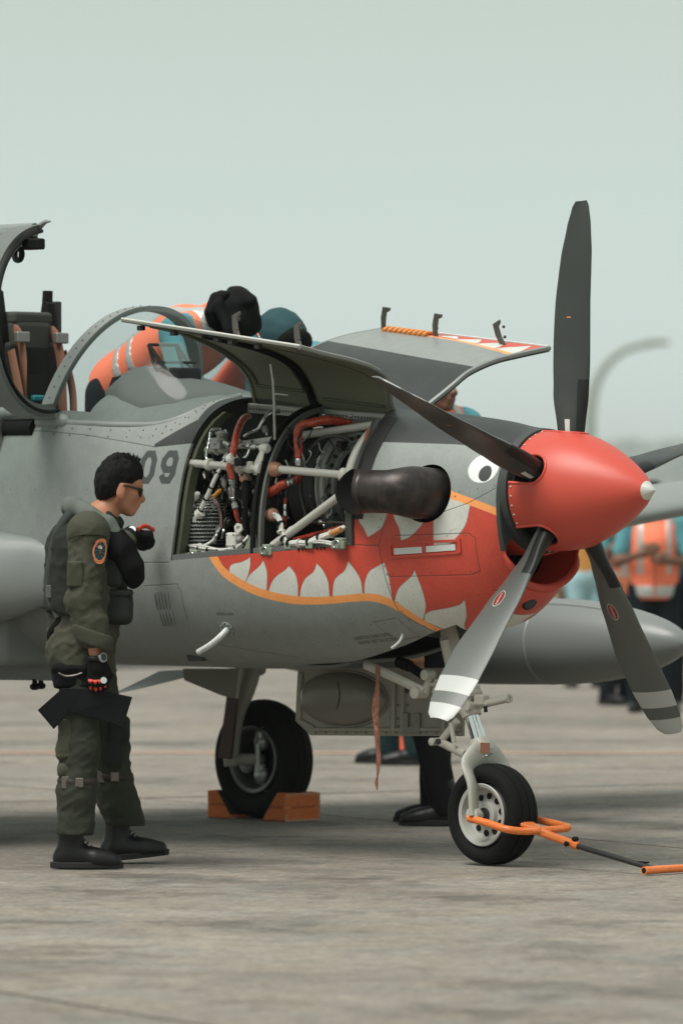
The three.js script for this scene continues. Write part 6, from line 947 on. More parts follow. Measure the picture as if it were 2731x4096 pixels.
  for (const k of [0, 1]) if (o.boots) {
    const a = J['an' + k], f = (o['foot' + k] ?? V(1, 0, 0)).clone().normalize(), s = o['sole' + k] ?? a.y - .09, pitch = o['pitch' + k] ?? 0, pt = (u, v, w = 0) => a.clone().setY(s).addScaledVector(f, u).add(V(0, v + Math.max(0, u + .05) * pitch, 0)).addScaledVector(V(0, 1, 0).cross(f), w);
    const p = [cap(a.clone().add(V(0, .10, 0)), pt(-.015, .06), .058, .05), cap(pt(-.04, .042), pt(.03, .045), .043, .046), cap(pt(.02, .055), pt(.12, .036), .046, .038), cap(pt(.10, .036, .008), pt(.175, .028, .004), .042, .030), cap(pt(.10, .034, -.012), pt(.165, .028, -.012), .038, .029)];
    const g = blob(p, { cell: o.bootCell ?? .010, k: .010, clip: (x, y, z) => { const u = (x - a.x) * f.x + (z - a.z) * f.z; return s + Math.max(0, u + .05) * pitch + .012 - y; } });
    const b = mesh('boot', g, leather, root);
    const out = []; for (let i = 0; i < 26; i++) { const t = i / 26 * 6.2832, u = .06 + .152 * Math.cos(t), w = (.043 - .006 * Math.cos(t)) * Math.sin(t) * (1 + .25 * Math.sin(t * .5)); out.push([u, w]); }
    mesh('sole', plate(out, .026, (u, w, h) => { const q = pt(u, 0, w); return [q.x, q.y + h, q.z]; }, { bevel: .003 }), M(.008, .008, .008, .7), b);
    if (o.laces) for (let i = 0; i < 5; i++) mesh('lace', pipe([pt(.045 + i * .014, .112 - i * .012, -.022), pt(.052 + i * .014, .121 - i * .0135, 0), pt(.045 + i * .014, .112 - i * .012, .022)], .0035, { seg: 6, n: 6 }), M(.02, .02, .02, .7), b);
  }
  if (o.hair) mesh('hair', blob([ell(hd(V(-.012 * hs, (.050 + (o.hairUp ?? 0)) * hs, 0)), [.104 * hs, (.085 + (o.hairUp ?? 0) * .5) * hs, .083 * hs], hd.q), ell(hd(V(-.057 * hs, .0, 0)), [.068 * hs, .088 * hs, .080 * hs], hd.q), ell(hd(V(-.05 * hs, .04 * hs, 0)), [.075 * hs, .07 * hs, .084 * hs], hd.q)], { cell: o.headCell ?? .007, k: .008, disp: (x, y, z) => (o.hairNoise ?? .003) * (noise3(x * 90, y * 60, z * 90) + noise3(x * 40, y * 30, z * 40)), clip: (x, y, z) => { tm2.set(x, y, z).sub(J.head).applyQuaternion(hd.q.clone().invert()).divideScalar(hs); return Math.max((tm2.x - .088) * .62 - (tm2.y - .058) * .78, -.085 - tm2.y) * hs; } }), hairBlack, root);
  if (o.tufts) { const t = []; for (let i = 0; i < 150; i++) { const a = (rnd() - .5) * 2.2, b = rnd() * 2.5 - .55, p = V(-.012 + Math.sin(b) * -.098 + .02, .072 + Math.cos(b) * .088, Math.sin(a) * .074 * Math.max(.3, Math.cos(b * .6))).multiplyScalar(hs), d = V(-Math.sin(b) * .5 + .25 * (rnd() - .3), Math.cos(b) * .8 + .3, (rnd() - .5) * .5).normalize(); t.push(pipe([hd(p.clone().addScaledVector(d, -.012)), hd(p.clone().addScaledVector(d, .004 + rnd() * .008))], (q) => .0045 * (1 - q * .85), { seg: 5, n: 3 })); } mesh('hair_tuft', t, hairBlack, root).userData.kind = 'stuff'; }
  if (o.cap) { const cs = o.capScale ?? 1, mt = o.cap, c = mesh('cap', blob([ell(hd(V(-.012, .055, 0)), [.112 * cs, .082 * cs, .09 * cs], hd.q), ell(hd(V(-.02, .03, 0)), [.112 * cs, .05 * cs, .092 * cs], hd.q)], { cell: .008, k: .01, disp: (x, y, z) => .003 * noise3(x * 30, y * 30, z * 30), clip: (x, y, z) => { tm2.set(x, y, z).sub(J.head).applyQuaternion(hd.q.clone().invert()); return .012 - tm2.y; } }), mt, root); if (!o.mask) mesh('peak', blob([ell(hd(V(.115, .022, 0)), [.075, .010, .068], hd.q)], { cell: .007, k: .006 }), mt, c); if (o.mask) mesh('hood', blob([ell(hd(V(.045, -.02, 0)), [.085, .105, .082], hd.q), ell(hd(V(.06, .05, 0)), [.07, .06, .085], hd.q)], { cell: .008, k: .012, disp: (x, y, z) => .008 * noise3(x * 24, y * 24, z * 24) }), mt, c); if (o.hood) mesh('cap_lining', blob([ell(hd(V(.075, .062, 0)), [.065, .088, .098], hd.q)], { cell: .008, k: .01, disp: (x, y, z) => .004 * noise3(x * 24, y * 24, z * 24) }), o.hood, c); if (o.flap) mesh('neck_flap', blob([ell(hd(V(-.095, .0, 0)), [.032, .115, .088], hd.q), ell(hd(V(-.03, -.04, .085)), [.07, .10, .022], hd.q), ell(hd(V(-.03, -.04, -.085)), [.06, .09, .02], hd.q)], { cell: .008, k: .014, disp: (x, y, z) => .012 * noise3(x * 22, y * 22, z * 22) }), mt, c); }
  return hands;
}
const olive = cloth(.064, .066, .046), vestGreen = cloth(.024, .028, .024), collarGrey = cloth(.13, .145, .128), blackCloth = D(.006, .0065, .0068, .85, .3), hiVis = cloth(1, .25, .14, .7), teal = cloth(.10, .30, .34), navy = D(.010, .014, .018, .9, .3), tealDark = cloth(.03, .075, .085);
hiVis.sheen = 0;
{ // ------------------------------------------------ the airman beside the open engine
  const r = group('person'); r.position.set(-1.0667, 0, -25.0);
  tag(r, 'person in olive flight suit, life vest and sunglasses touching the fuselage beside the open engine', 'person');
  const L = (px, py, z) => V((px - 205) / 542.8, 1.5 - (py - 1176) / 542.8, z);
  const J = { head: V(.134, 1.600, 0), neck: V(.05, 1.475, 0), chest: V(.005, 1.30, 0), pelvis: V(-.035, .95, 0), sh0: V(.005, 1.415, .185), sh1: V(.03, 1.42, -.185), el0: V(-.012, 1.135, .235), wr0: V(.045, .872, .235), el1: V(.11, 1.345, -.45), wr1: V(.150, 1.402, -.70), hip0: V(-.03, .92, .095), hip1: V(-.005, .92, -.09), kn0: V(-.03, .49, .13), kn1: V(.085, .50, -.145), an0: V(-.062, .112, .165), an1: V(.118, .125, -.215) };
  const hq = new THREE.Quaternion().setFromEuler(new THREE.Euler(0, .26, -.19));
  const hands = figure(r, J, { headQ: hq, headScale: .90, headCell: .0036, cell: .012, skin: skinTan, hair: true, hairUp: .022, hairNoise: .0035, tufts: true, boots: true, laces: true, bootCell: .0075, foot0: V(1, 0, .04), foot1: V(1, 0, -.1), sole0: .004, sole1: .010, pitch1: .10, hand0: { dir: V(.02, -1, .03), palm: V(.02, 0, -1), curl: .62 }, hand1: { dir: V(.78, -.06, -.58), palm: V(.2, -.95, .1), curl: .95 }, handCell: .004 });
  // flight suit, with folds gathering at elbow, hip, knee and hem
  const fold = (x, y, z) => { const near = (q, w) => Math.exp(-((y - q) ** 2) / (w * w)); const a = near(1.13, .16) + near(.90, .14) + near(.47, .16) + near(.2, .12) + near(1.3, .1) * .5 + .6; const rg = (u, v, w) => 1 - Math.abs(noise3(u, v, w)) * 2; return .0045 * a * noise3(x * 8 + y * 6, y * 12 - x * 8, z * 8) - .0042 * a * Math.max(0, rg(x * 13 + y * 9, y * 26 - x * 16, z * 12)) - .0024 * a * Math.max(0, rg(x * 30, y * 48 + x * 26, z * 24)) - .005 * Math.max(0, rg(x * 15 + z * 15, y * 6 + x * 5, z * 9 + 2)) * (.4 + .6 * Math.abs(noise3(x * 3, y * 4, z * 3))) + .0042; };
  const leg = (h, k, a, fl) => [cap(h, k, .098, .073), cap(k, k.clone().lerp(a, .5), .072, .078), cap(k.clone().lerp(a, .5), a.clone().add(V(fl, .045, 0)), .076, .070 + fl * .3)];
  const suit = [cap(V(-.035, .95, 0), V(-.01, 1.25, 0), .135, .14), cap(V(-.01, 1.25, 0), V(.03, 1.42, 0), .145, .085), ell(V(-.065, .915, 0), [.115, .135, .17]), cap(V(.0, 1.28, .07), V(.0, 1.0, .06), .12, .12), cap(V(.0, 1.28, -.07), V(.0, 1.0, -.06), .12, .12), cap(V(.02, 1.43, .05), J.sh0, .07, .085), cap(V(.03, 1.43, -.05), J.sh1, .07, .08), cap(J.sh0, J.el0, .079, .067), cap(J.el0, V(.030, .985, .235), .067, .064), cap(J.sh1, J.el1, .078, .062), cap(J.el1, J.wr1.clone().lerp(J.el1, .5), .058, .048), ...leg(J.hip0, J.kn0, J.an0, .012), ...leg(J.hip1, J.kn1, J.an1, .03)];
  mesh('flight_suit', blob(suit, { cell: .0085, k: .014, disp: fold, clip: (x, y, z) => .80 + .03 * Math.sin(x * 30) - y }), olive, r);
  mesh('g_suit_trousers', blob(suit, { cell: .0085, k: .014, disp: (x, y, z) => fold(x, y, z) - .001, clip: (x, y, z) => Math.max(.142 + (x > .04 ? .02 : 0) - y, y - .815) }), cloth(.034, .037, .027), r);
  { const ringAt = (y, a0, a1, tilt) => { const p = []; for (let i = 0; i <= 20; i++) { const a = lerp(a0, a1, i / 20), t = clamp((1.415 - y) / .28), ax = J.sh0.clone().lerp(J.el0, t), R = lerp(.079, .067, t) + .0135; p.push(V(ax.x + Math.sin(a) * R, y + tilt * Math.sin(a * 1.2) - .03 * (1 - Math.cos(a)), ax.z + Math.cos(a) * R)); } return pipe(p, .0032, { seg: 6, curve: false }); }; mesh('sleeve_seam', ringAt(1.405, -1.0, 1.0, .004), cloth(.030, .032, .022), r); }
  mesh('shoulder_pocket', blob([bxs(V(-.045, 1.24, .285), [.034, .055, .022], .010)], { cell: .006, k: .005, disp: (x, y, z) => .003 * noise3(x * 40, y * 30, z * 40) }), olive, r);
  mesh('suit_collar', blob([cap(V(.015, 1.485, .045), V(.075, 1.475, .05), .030), cap(V(.075, 1.475, .05), V(.115, 1.455, .0), .026), cap(V(.015, 1.485, -.045), V(.075, 1.475, -.05), .030), cap(V(.075, 1.475, -.05), V(.115, 1.455, 0), .026), cap(V(-.01, 1.495, 0), V(.015, 1.485, .045), .03), cap(V(-.01, 1.495, 0), V(.015, 1.485, -.045), .03)], { cell: .007, k: .01, disp: (x, y, z) => .003 * noise3(x * 40, y * 40, z * 40) }), vestGreen, r);
  mesh('rolled_cuff', blob([cap(V(.014, 1.03, .236), V(.036, .955, .236), .0735, .0735)], { cell: .0075, k: .01, clip: (x, y, z) => Math.abs((y - .972) + (x - .03) * .35) - .034, disp: (x, y, z) => .003 * noise3(x * 20, y * 20, z * 20) - .002 }), olive, r);
  // survival vest over the suit
  const vd = (x, y, z) => .006 * noise3(x * 14, y * 12, z * 14) + .003 * noise3(x * 34, y * 34, z * 34) - .006 * Math.max(0, 1 - Math.abs(noise3(x * 9, y * 16, z * 9)) * 5) - .004 * Math.max(0, 1 - Math.abs(((y * 9) % 1) - .5) * 14) * (x < -.08 ? 1 : 0);
  const vest = mesh('survival_vest', blob([cap(V(-.03, 1.10, .04), V(-.02, 1.34, .05), .150, .150), cap(V(-.03, 1.10, -.04), V(-.02, 1.34, -.05), .150, .150), cap(V(-.02, 1.36, .06), V(.01, 1.46, .09), .10, .055), cap(V(-.02, 1.36, -.06), V(.01, 1.46, -.09), .10, .055), cap(V(.03, 1.12, 0), V(.03, 1.32, 0), .135, .13), bxs(V(-.137, 1.22, 0), [.026, .15, .10], .024), bxs(V(-.125, 1.385, .03), [.026, .04, .09], .022)], { cell: .009, k: .014, disp: vd, clip: (x, y, z) => Math.max(1.03 + .06 * smooth(.05, -.2, x) - y, y - 1.50), carve: [cap(J.sh0.clone().add(V(.0, -.02, .01)), J.el0, .082, .073)] }), vestGreen, r);
  mesh('waist_pouch', [blob([bxs(V(.118, 1.095, .06), [.062, .065, .095], .022)], { cell: .007, k: .006, disp: vd }), blob([bxs(V(.118, 1.158, .06), [.068, .014, .10], .010)], { cell: .006, k: .005, disp: (x, y, z) => .003 * noise3(x * 40, y * 30, z * 40) })], vestGreen, vest);
  mesh('side_pouch', [blob([bxs(V(.10, 1.245, .135), [.045, .055, .03], .015)], { cell: .007, k: .006, disp: vd }), blob([bxs(V(-.148, 1.12, .05), [.03, .045, .05], .016)], { cell: .007, k: .006, disp: vd }), blob([bxs(V(-.158, 1.29, .05), [.020, .04, .05], .012)], { cell: .007, k: .006, disp: vd })], vestGreen, vest);
  const web = (pts, w = .020, mt = collarGrey) => pipe(pts, w, { seg: 8, flat: .3, n: 30 });
  mesh('harness_strap', [web([V(-.055, 1.515, .115), V(-.115, 1.44, .125), V(-.155, 1.30, .12), V(-.165, 1.16, .11), V(-.12, 1.06, .13)], .019)], cloth(.075, .088, .080), vest);
  each('webbing', [web([V(-.175, 1.16, .06), V(-.12, 1.12, .135), V(-.06, 1.10, .165), V(.0, 1.105, .165)], .014), web([V(-.185, 1.215, .07), V(-.13, 1.19, .135)], .016), web([V(-.10, 1.09, .14), V(-.075, 1.02, .15), V(-.09, .95, .15)], .013), web([V(-.115, 1.05, .13), V(-.16, .99, .09), V(-.165, .92, .05)], .016)], blackCloth, vest);
  mesh('strap_buckle', [rbox(.06, .055, .012, .004, -.145, 1.165, .128).rotateY(-.0)], M(.10, .11, .10, .6), vest);
  const side = (s) => [cap(V(-.078, 1.520, .0), V(-.060, 1.520, .080 * s), .036, .036), cap(V(-.060, 1.520, .080 * s), V(.0, 1.492, .130 * s), .036, .036), cap(V(.0, 1.492, .130 * s), V(.075, 1.448, .150 * s), .036, .038), cap(V(.075, 1.455, .145 * s), V(.105, 1.415, .15 * s), .034, .038)];
  const puff = (x, y, z) => .004 * noise3(x * 22, y * 22, z * 22) + .002 * Math.sin(x * 90 + z * 50);
  mesh('vest_collar', blob([...side(1), ...side(-1)], { cell: .0075, k: .01, disp: puff }), collarGrey, vest);
  const lobe = (s) => [cap(V(.085, 1.42, .145 * s), V(.135, 1.35, .15 * s), .044, .05), cap(V(.135, 1.35, .15 * s), V(.175, 1.27, .135 * s), .05, .05), cap(V(.175, 1.27, .135 * s), V(.195, 1.222, .115 * s), .048, .036), cap(V(.175, 1.225, .12 * s), V(.185, 1.20, .12 * s), .018, .018)];
  for (const s of [1, -1]) mesh('life_preserver', blob(lobe(s), { cell: .0075, k: .01, disp: puff }), blackCloth, vest);
  // leg garters with buckles, knee pocket
  const ring = (c, ra, dir) => { const q = new THREE.Quaternion().setFromUnitVectors(V(0, 0, 1), dir.clone().normalize()); return new THREE.TorusGeometry(ra, .018, 8, 30).scale(1, 1, 1.25).applyQuaternion(q).translate(c.x, c.y, c.z); };
  for (const [k, a] of [[J.kn0, J.an0], [J.kn1, J.an1]]) { const c = k.clone().lerp(a, .33); const g = mesh('leg_garter', ring(c, .070, V(.05, 1, 0)), M(.022, .016, .013, .7), r); mesh('buckle', [rbox(.034, .040, .008, .003, c.x + .01, c.y, c.z + .086), rbox(.03, .05, .006, .002, c.x - .05, c.y, c.z + .070).rotateY(0)], M(.18, .16, .14, .4, .7), g); }
  mesh('thigh_pocket', blob([bxs(V(-.09, .545, .135), [.035, .085, .06], .02), bxs(V(-.085, .415, .15), [.035, .03, .05], .02)], { cell: .008, k: .008, disp: vd }), olive, r);
  mesh('knee_pad', blob([bxs(V(.125, .575, -.10), [.045, .06, .06], .025), bxs(V(.10, .47, -.10), [.05, .04, .06], .02)], { cell: .008, k: .01, disp: vd }), vestGreen, r);
  mesh('belt_bag', blob([bxs(V(-.062, .80, .150), [.085, .045, .045], .02), bxs(V(-.055, .845, .150), [.09, .012, .05], .01)], { cell: .008, k: .008, disp: vd }), blackCloth, r); mesh('zip_pull', pipe([V(-.12, .825, .200), V(-.09, .812, .203), V(-.05, .815, .203), V(-.02, .825, .200)], .004), M(.2, .19, .17, .4, .7), r);
  // sunglasses
  const hd = headT(J.head, hq), g = group('sunglasses', r), hp = (x, y, z) => hd(V(x * .9, y * .9, z * .9));
  for (const z of [-1, 1]) { mesh('lens', blob([ell(hp(.090, -.002, .031 * z), [.010, .021, .029], hq.clone().multiply(new THREE.Quaternion().setFromEuler(new THREE.Euler(0, -.28 * z, .08))))], { cell: .004, k: .003 }), P(.006, .006, .007, .08), g); mesh('temple', pipe([hp(.088, .008, .060 * z), hp(.06, .010, .074 * z), hp(.0, .012, .082 * z), hp(-.015, .004, .082 * z)], (t) => lerp(.0085, .0042, smooth(0, .5, t)), { seg: 8, n: 14 }), P(.008, .008, .008, .2), g); } mesh('bridge', pipe([hp(.101, .006, -.012), hp(.101, .006, .012)], .004), P(.008, .008, .008, .2), g);
  mesh('mouth_line', pipe([hp(.0985, -.0665, .003), hp(.094, -.067, .012), hp(.084, -.0675, .022)], .0016, { seg: 5 }), M(.12, .045, .035, .6), r);
  // gloves over both hands, with red panels and a pale badge
  const gl = (k, pts) => { const gv = mesh('glove', blob([cap(J['wr' + k].clone().lerp(J['el' + k], k ? .55 : -.04), J['wr' + k].clone().lerp(J['el' + k], k ? 0 : -.1), k ? .041 : .033, k ? .037 : .034), ...hands[k].map((p) => ({ ...p, ra: p.ra + .0035, rb: p.rb + .0035 }))], { cell: .0042, k: .004 }), blackCloth, r); return gv; };
  const g0 = gl(0), g1 = gl(1), red = P(.66, .06, .03, .5);
  each('red_panel', hands[0].knuckles.map(([a, b]) => pipe([a.clone().lerp(b, -.3), a.clone().lerp(b, .5), b], .0098, { seg: 8 })), red, g0);
  mesh('red_panel', pipe([V(.185, 1.425, -.672), V(.205, 1.438, -.70), V(.225, 1.436, -.735), V(.25, 1.42, -.765)], .010, { seg: 8, flat: .7 }), red, g1);
  for (const [p, n, gg, s] of [[V(.072, .795, .262), V(.45, .2, .9), g0, .014], [V(.158, 1.422, -.660), V(-.15, .55, .85), g1, .018]]) mesh('badge', turned(p, n, [[0, s], [.003, s], [.0035, s * .7], [.004, .001]], 20, .4), M(.62, .66, .66, .4), gg);
  // wrist watch
  const w = group('wrist_watch', r), wc = V(.041, .886, .236); mesh('watch_strap', new THREE.TorusGeometry(.0335, .008, 8, 28).rotateX(Math.PI / 2).scale(1, 1.5, 1).translate(wc.x, wc.y, wc.z), leather, w); mesh('watch_case', turned(wc.clone().add(V(.022, .005, .022)), [.7, .1, .7], [[0, .021], [.010, .0225], [.014, .019], [.0145, .001]], 28), steel, w); mesh('watch_face', turned(wc.clone().add(V(.0325, .0065, .0325)), [.7, .1, .7], [[0, .016], [.001, .015], [.0012, .001]], 24), M(.02, .025, .025, .15), w);
  // embroidered shoulder badge: orange border and scrolls, teal field, plain emblem shapes
  const pt = canvasTex(256, 384, (c, W, H) => { c.fillStyle = '#3c3f33'; c.fillRect(0, 0, W, H); const E = (x, y, a, b, f) => { c.beginPath(); c.ellipse(x, y, a, b, 0, 0, 7); c.fillStyle = f; c.fill(); }; c.fillStyle = '#d9855a'; c.beginPath(); c.roundRect(40, 6, 176, 92, 40); c.fill(); c.beginPath(); c.roundRect(34, 290, 188, 90, 40); c.fill(); E(128, 190, 118, 160, '#dd8457'); E(128, 190, 96, 134, '#14252b'); c.save(); c.beginPath(); c.ellipse(128, 190, 94, 132, 0, 0, 7); c.clip(); for (let i = 0; i < 18; i++) { c.beginPath(); c.moveTo(128, 190); const a = i * .349; c.lineTo(128 + Math.cos(a) * 180, 190 + Math.sin(a) * 180); c.lineTo(128 + Math.cos(a + .17) * 180, 190 + Math.sin(a + .17) * 180); c.fillStyle = i % 2 ? '#1f6f80' : '#173f4a'; c.fill(); } c.restore(); E(118, 128, 38, 26, '#d8a58e'); E(142, 146, 22, 14, '#e6ddd4'); c.fillStyle = '#4a2f28'; c.beginPath(); c.moveTo(92, 168); c.lineTo(150, 160); c.lineTo(172, 236); c.lineTo(128, 258); c.lineTo(88, 226); c.fill(); c.fillStyle = '#8c6a5b'; c.fillRect(104, 180, 44, 14); c.fillRect(112, 212, 40, 10); c.strokeStyle = '#7d3f26'; c.lineWidth = 5; c.beginPath(); c.arc(128, 190, 140, -2.2, -.95); c.stroke(); c.beginPath(); c.arc(128, 180, 170, .95, 2.2); c.stroke(); });
  const rings = []; for (let i = 0; i <= 14; i++) { const v = i / 14, y = 1.336 + (v - .5) * .108, row = []; for (let k = 0; k <= 12; k++) { const u = k / 12, a = .26 + u * .92, axis = J.sh0.clone().lerp(J.el0, clamp((1.415 - y) / .28)), R = lerp(.079, .067, clamp((1.415 - y) / .28)) + .017; row.push(V(axis.x + Math.sin(a) * R, y, axis.z + Math.cos(a) * R)); } rings.push(row); }
  const oval = new THREE.Shape().absellipse(0, 0, .5, .5, 0, Math.PI * 2); // a plain rounded outline
  const pg = new THREE.ShapeGeometry(oval, 24), pa = pg.attributes.position, pu = pg.attributes.uv; for (let i = 0; i < pa.count; i++) { const u = pa.getX(i) + .5, v = pa.getY(i) + .5, fi = v * 14, fk = u * 12, i0 = Math.min(13, fi | 0), k0 = Math.min(11, fk | 0), p = rings[i0][k0].clone().lerp(rings[i0][k0 + 1], fk - k0).lerp(rings[i0 + 1][k0].clone().lerp(rings[i0 + 1][k0 + 1], fk - k0), fi - i0); pa.setXYZ(i, p.x, p.y, p.z); pu.setXY(i, u, v); } pg.computeVertexNormals();
  mesh('shoulder_badge', pg, new THREE.MeshStandardMaterial({ map: pt, roughness: .85 }), r);
  // the thin black cover he carries
  const f = mesh('folder', plate([[95, 1627], [150, 1578], [200, 1580], [250, 1586], [307, 1598], [286, 1667], [250, 1652], [205, 1640], [165, 1632], [130, 1669]].map(([x, y]) => { const p = L(x, y, 0); return [p.x, p.y]; }), .010, (u, v, w) => V(u, v - .0, .205 + w + .25 * (u - .02) ** 2), { bevel: .002 }), D(.006, .0065, .008, .75, .35));
  f.position.copy(r.position); tag(f, 'limp flat black cover hanging from the gloved hand of the airman', 'cover');
}
// ------------------------------------------------ ground crew
const Q = (x, y, z) => new THREE.Quaternion().setFromEuler(new THREE.Euler(x, y, z, 'YXZ'));
{ // on the far wing, bent over the cockpit: joints in the axes of the aircraft
  const place = (o) => { o.position.copy(plane.position); o.rotation.copy(plane.rotation); return o; };
  let r = place(group('person')); tag(r, 'person in orange safety vest and black cap with neck flap bent over the windscreen', 'person');
  let z = -.80; figure(r, { pelvis: V(-3.52, 2.12, z), chest: V(-3.12, 2.30, z), neck: V(-2.93, 2.375, z), head: lp(543, 722, -.80), sh0: V(-2.98, 2.33, z + .19), sh1: V(-2.98, 2.33, z - .19), el0: V(-2.86, 2.09, z + .30), wr0: V(-2.66, 1.98, z + .22), el1: V(-2.8, 2.1, z - .24), wr1: V(-2.6, 2.02, z - .1), hip0: V(-3.56, 2.05, z + .1), hip1: V(-3.56, 2.05, z - .1), kn0: V(-3.58, 1.64, z + .12), kn1: V(-3.62, 1.64, z - .12), an0: V(-3.66, 1.35, z + .13), an1: V(-3.7, 1.35, z - .13) }, { headQ: Q(0, .1, -.75), headScale: .82, skin: skinMid, trousers: navy, shirt: teal, sleeve: 1, vest: hiVis, front: V(.4, -.9, 0), bands: [[.10, .15], [.20, .25]], boots: true, sole0: 1.255, sole1: 1.255, hand0: { dir: V(1, -.3, -.1), palm: V(-.2, -1, 0), curl: .4 }, hand1: { dir: V(1, -.3, .1), palm: V(-.2, -1, 0), curl: .4 } });
  { const dp = (x, y, w) => .007 * noise3(x * 26, y * 26, w * 26), c = mesh('cap', blob([ell(lp(550, 712, -.80), [.082, .102, .10]), ell(lp(562, 740, -.80), [.062, .075, .095]), cap(lp(535, 672, -.80), lp(575, 690, -.78), .03, .03)], { cell: .007, k: .009, disp: dp }), blackCloth, r);
    mesh('neck_flap', blob([ell(lp(508, 718, -.76), [.040, .092, .10]), cap(lp(494, 682, -.72), lp(518, 678, -.72), .020, .024), cap(lp(503, 700, -.7), lp(528, 762, -.7), .03, .026)], { cell: .007, k: .007, disp: dp }), blackCloth, c); }
  r = place(group('person')); z = -1.30; tag(r, 'person in orange vest and dark teal cap stooping beside the one with the neck flap', 'person');
  figure(r, { pelvis: V(-3.36, 1.98, z), chest: V(-3.02, 2.18, z + .06), neck: V(-2.93, 2.215, z + .1), head: V(-2.845, 2.29, z + .16), sh0: V(-2.88, 2.22, z + .28), sh1: V(-2.88, 2.22, z - .1), el0: V(-2.74, 2.0, z + .38), wr0: V(-2.52, 1.94, z + .35), el1: V(-2.7, 2.0, z - .12), wr1: V(-2.5, 1.95, z + .05), hip0: V(-3.4, 1.94, z + .1), hip1: V(-3.4, 1.94, z - .1), kn0: V(-3.22, 1.56, z + .13), kn1: V(-3.26, 1.56, z - .13), an0: V(-3.46, 1.38, z + .12), an1: V(-3.5, 1.40, z - .12) }, { headQ: Q(0, -.1, -.75), skin: skinMid, trousers: navy, shirt: teal, sleeve: 1, vest: hiVis, front: V(.5, -.85, 0), boots: true, sole0: 1.29, sole1: 1.31, cap: tealDark, capScale: 1.22, hood: blackCloth, hand0: { dir: V(1, -.2, 0), palm: V(0, -1, 0), curl: .4 }, hand1: { dir: V(1, -.2, 0), palm: V(0, -1, 0), curl: .4 } });
  r = place(group('person')); z = -2.62; tag(r, 'person in orange vest squatting behind the raised far cowl panel with only the face showing', 'person');
  figure(r, { pelvis: V(-3.46, 1.66, z), chest: V(-3.38, 1.83, z), neck: V(-3.33, 1.98, z), head: V(-3.255, 2.115, z), sh0: V(-3.25, 1.93, z + .19), sh1: V(-3.25, 1.93, z - .19), el0: V(-3.13, 1.70, z + .26), wr0: V(-2.92, 1.76, z + .2), el1: V(-3.13, 1.7, z - .24), wr1: V(-2.92, 1.74, z - .1), hip0: V(-3.42, 1.58, z + .1), hip1: V(-3.42, 1.58, z - .1), kn0: V(-3.03, 1.66, z + .16), kn1: V(-3.03, 1.66, z - .16), an0: V(-3.2, 1.53, z + .15), an1: V(-3.2, 1.545, z - .15) }, { headQ: Q(0, .1, 0), skin: skinDark, hair: true, trousers: navy, shirt: teal, sleeve: 1, vest: hiVis, boots: true, sole0: 1.44, sole1: 1.455, hand0: { dir: V(1, .1, 0), palm: V(0, -1, 0), curl: .4 }, hand1: { dir: V(1, .1, 0), palm: V(0, -1, 0), curl: .4 } });
}
function standing(x, z, yaw, label, o, pose = {}) {
  const r = group('person'); r.position.set(x, 0, z); r.rotation.y = yaw; tag(r, label, 'person', o.group);
  const J = { pelvis: V(0, .95, 0), chest: V(.01, 1.27, 0), neck: V(.0, 1.465, 0), head: V(.03, 1.605, 0), sh0: V(0, 1.41, .185), sh1: V(0, 1.41, -.185), el0: V(-.03, 1.13, .245), wr0: V(.04, .88, .25), el1: V(-.03, 1.13, -.245), wr1: V(.04, .88, -.25), hip0: V(0, .91, .095), hip1: V(0, .91, -.095), kn0: V(.02, .49, .11), kn1: V(.02, .49, -.11), an0: V(-.02, .095, .125), an1: V(-.02, .095, -.125), ...pose };
  figure(r, J, { boots: true, sole0: .003, sole1: .003, hand0: { dir: V(.05, -1, 0), palm: V(0, 0, -1), curl: .25 }, hand1: { dir: V(.05, -1, 0), palm: V(0, 0, 1), curl: .25 }, foot0: V(1, 0, .2), foot1: V(1, 0, -.2), cell: .016, ...o }); return r;
}
// legs seen below the belly, their upper halves behind the aircraft
standing(.45, -28.35, Math.PI * .93, 'person in black trousers and shiny boots standing behind the nose wheel', { trousers: blackCloth, shirt: blackCloth, hair: true }, { an0: V(.03, .095, .11), an1: V(-.06, .095, -.10) });
standing(.345, -35.1, Math.PI * .95, 'person in dark teal trousers standing farther off behind the bulged gear door', { trousers: cloth(.012, .030, .034), shirt: tealDark, hair: true }, { hip0: V(0, .91, .09), kn0: V(.10, .49, .10), an0: V(.085, .095, .11), an1: V(-.11, .095, -.12), kn1: V(-.06, .49, -.11) });
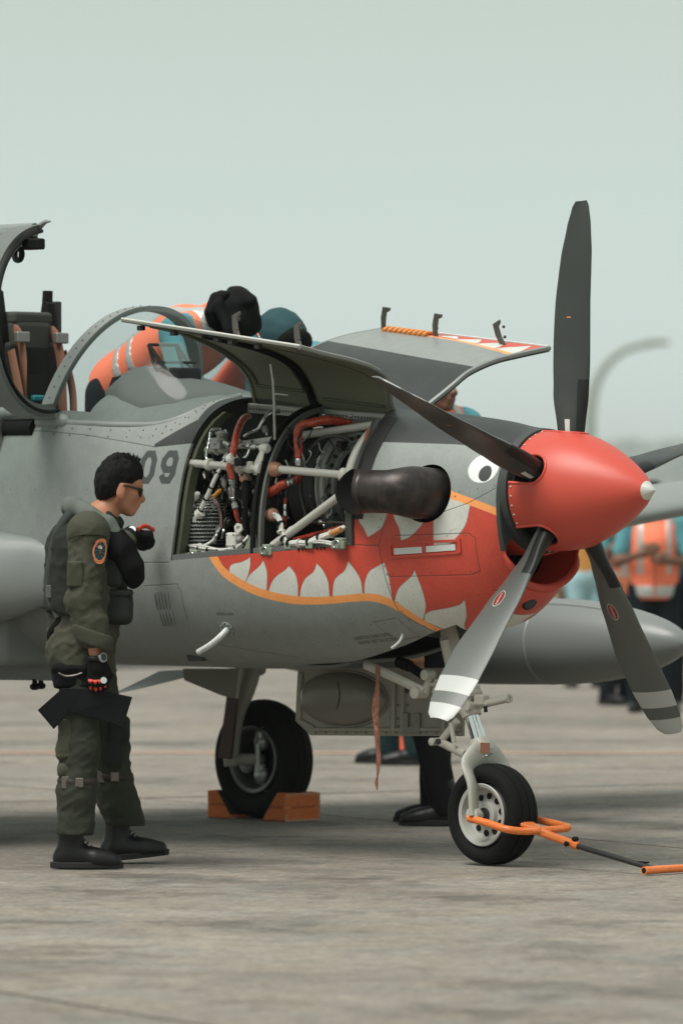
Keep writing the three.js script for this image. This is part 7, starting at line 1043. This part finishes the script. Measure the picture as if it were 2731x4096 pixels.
// group beyond the spinner
const F0 = -Math.PI / 2;
standing(2.335, -44.3, F0, 'person in bright orange vest with hands at the chest, standing behind the propeller', { trousers: navy, shirt: teal, sleeve: .72, vest: hiVis, zip: true, bands: [[-.085, .005]], skin: skinDark, hair: true, hand0: { dir: V(.35, .45, -.8), palm: V(-.8, .1, -.3), curl: .5 }, hand1: { dir: V(.35, .1, .85), palm: V(-.8, .1, .3), curl: .5 } }, { el0: V(.06, 1.13, .27), wr0: V(.235, 1.185, .10), el1: V(.08, 1.12, -.26), wr1: V(.245, 1.14, -.11) });
standing(2.08, -50.5, F0 + .3, 'person in yellow orange shirt and pale blue jeans far behind the air intake', { trousers: cloth(.36, .55, .60), shirt: cloth(.62, .30, .08), sleeve: .6, skin: skinDark, hair: true });
standing(2.155, -46.0, F0 + .9, 'person in teal shirt and dull orange vest half hidden by the propeller', { trousers: navy, shirt: teal, sleeve: .7, skin: skinDark, hair: true, vest: cloth(.75, .25, .14), bands: [[.05, .09]] }, { el0: V(.02, 1.15, .25), wr0: V(.16, 1.30, .16) });
standing(2.73, -46.4, F0 - .4, 'person in dark teal shirt at the frame edge next to the orange vest', { trousers: navy, shirt: tealDark, skin: skinDark, hair: true });
// ---------------------------------------------------------------- small things far off
{
  const c = group('traffic_cone'); c.position.set(.392, 0, -36.2); tag(c, 'small orange traffic cone with white band far off under the aircraft belly', 'traffic cone');
  mesh('cone_base', rbox(.30, .03, .30, .01, 0, .018, 0), M(.75, .13, .05, .6), c); mesh('cone_body', turned([0, .03, 0], [0, 1, 0], [[0, .115], [.18, .075]], 24), M(.75, .13, .05, .6), c); mesh('cone_band', turned([0, .21, 0], [0, 1, 0], [[0, .075], [.14, .046]], 24), M(.7, .7, .68, .5), c); mesh('cone_tip', turned([0, .35, 0], [0, 1, 0], [[0, .046], [.14, .024], [.145, .01]], 24), M(.75, .13, .05, .6), c);
}
{
  const D = 190, o = group('lamp_post'), X = (1354 - 784) * D / KF, p = (x, y) => V((x - 1354) * D / KF, 1.5 - (y - 1176) * D / KF, 0); o.position.set(X, 0, -D); tag(o, 'far pale street lamp with a curved arm rising behind the propeller', 'street lamp');
  const mt = M(.30, .34, .31, .6); mesh('post', pipe([V(0, 0, 0), p(1354, 1000), p(1356, 940), p(1366, 885), p(1390, 840), p(1425, 808), p(1465, 793), p(1500, 787)], (t) => lerp(.17, .11, t), { seg: 12, n: 60 }), mt, o);
  mesh('lamp_head', [rbox(.75, .16, .3, .07, ...p(1510, 785).toArray())], mt, o); mesh('lamp_lens', rbox(.5, .04, .22, .015, ...p(1512, 793).toArray()), M(.6, .62, .6, .3), o);
}
renderer.render(scene, camera);
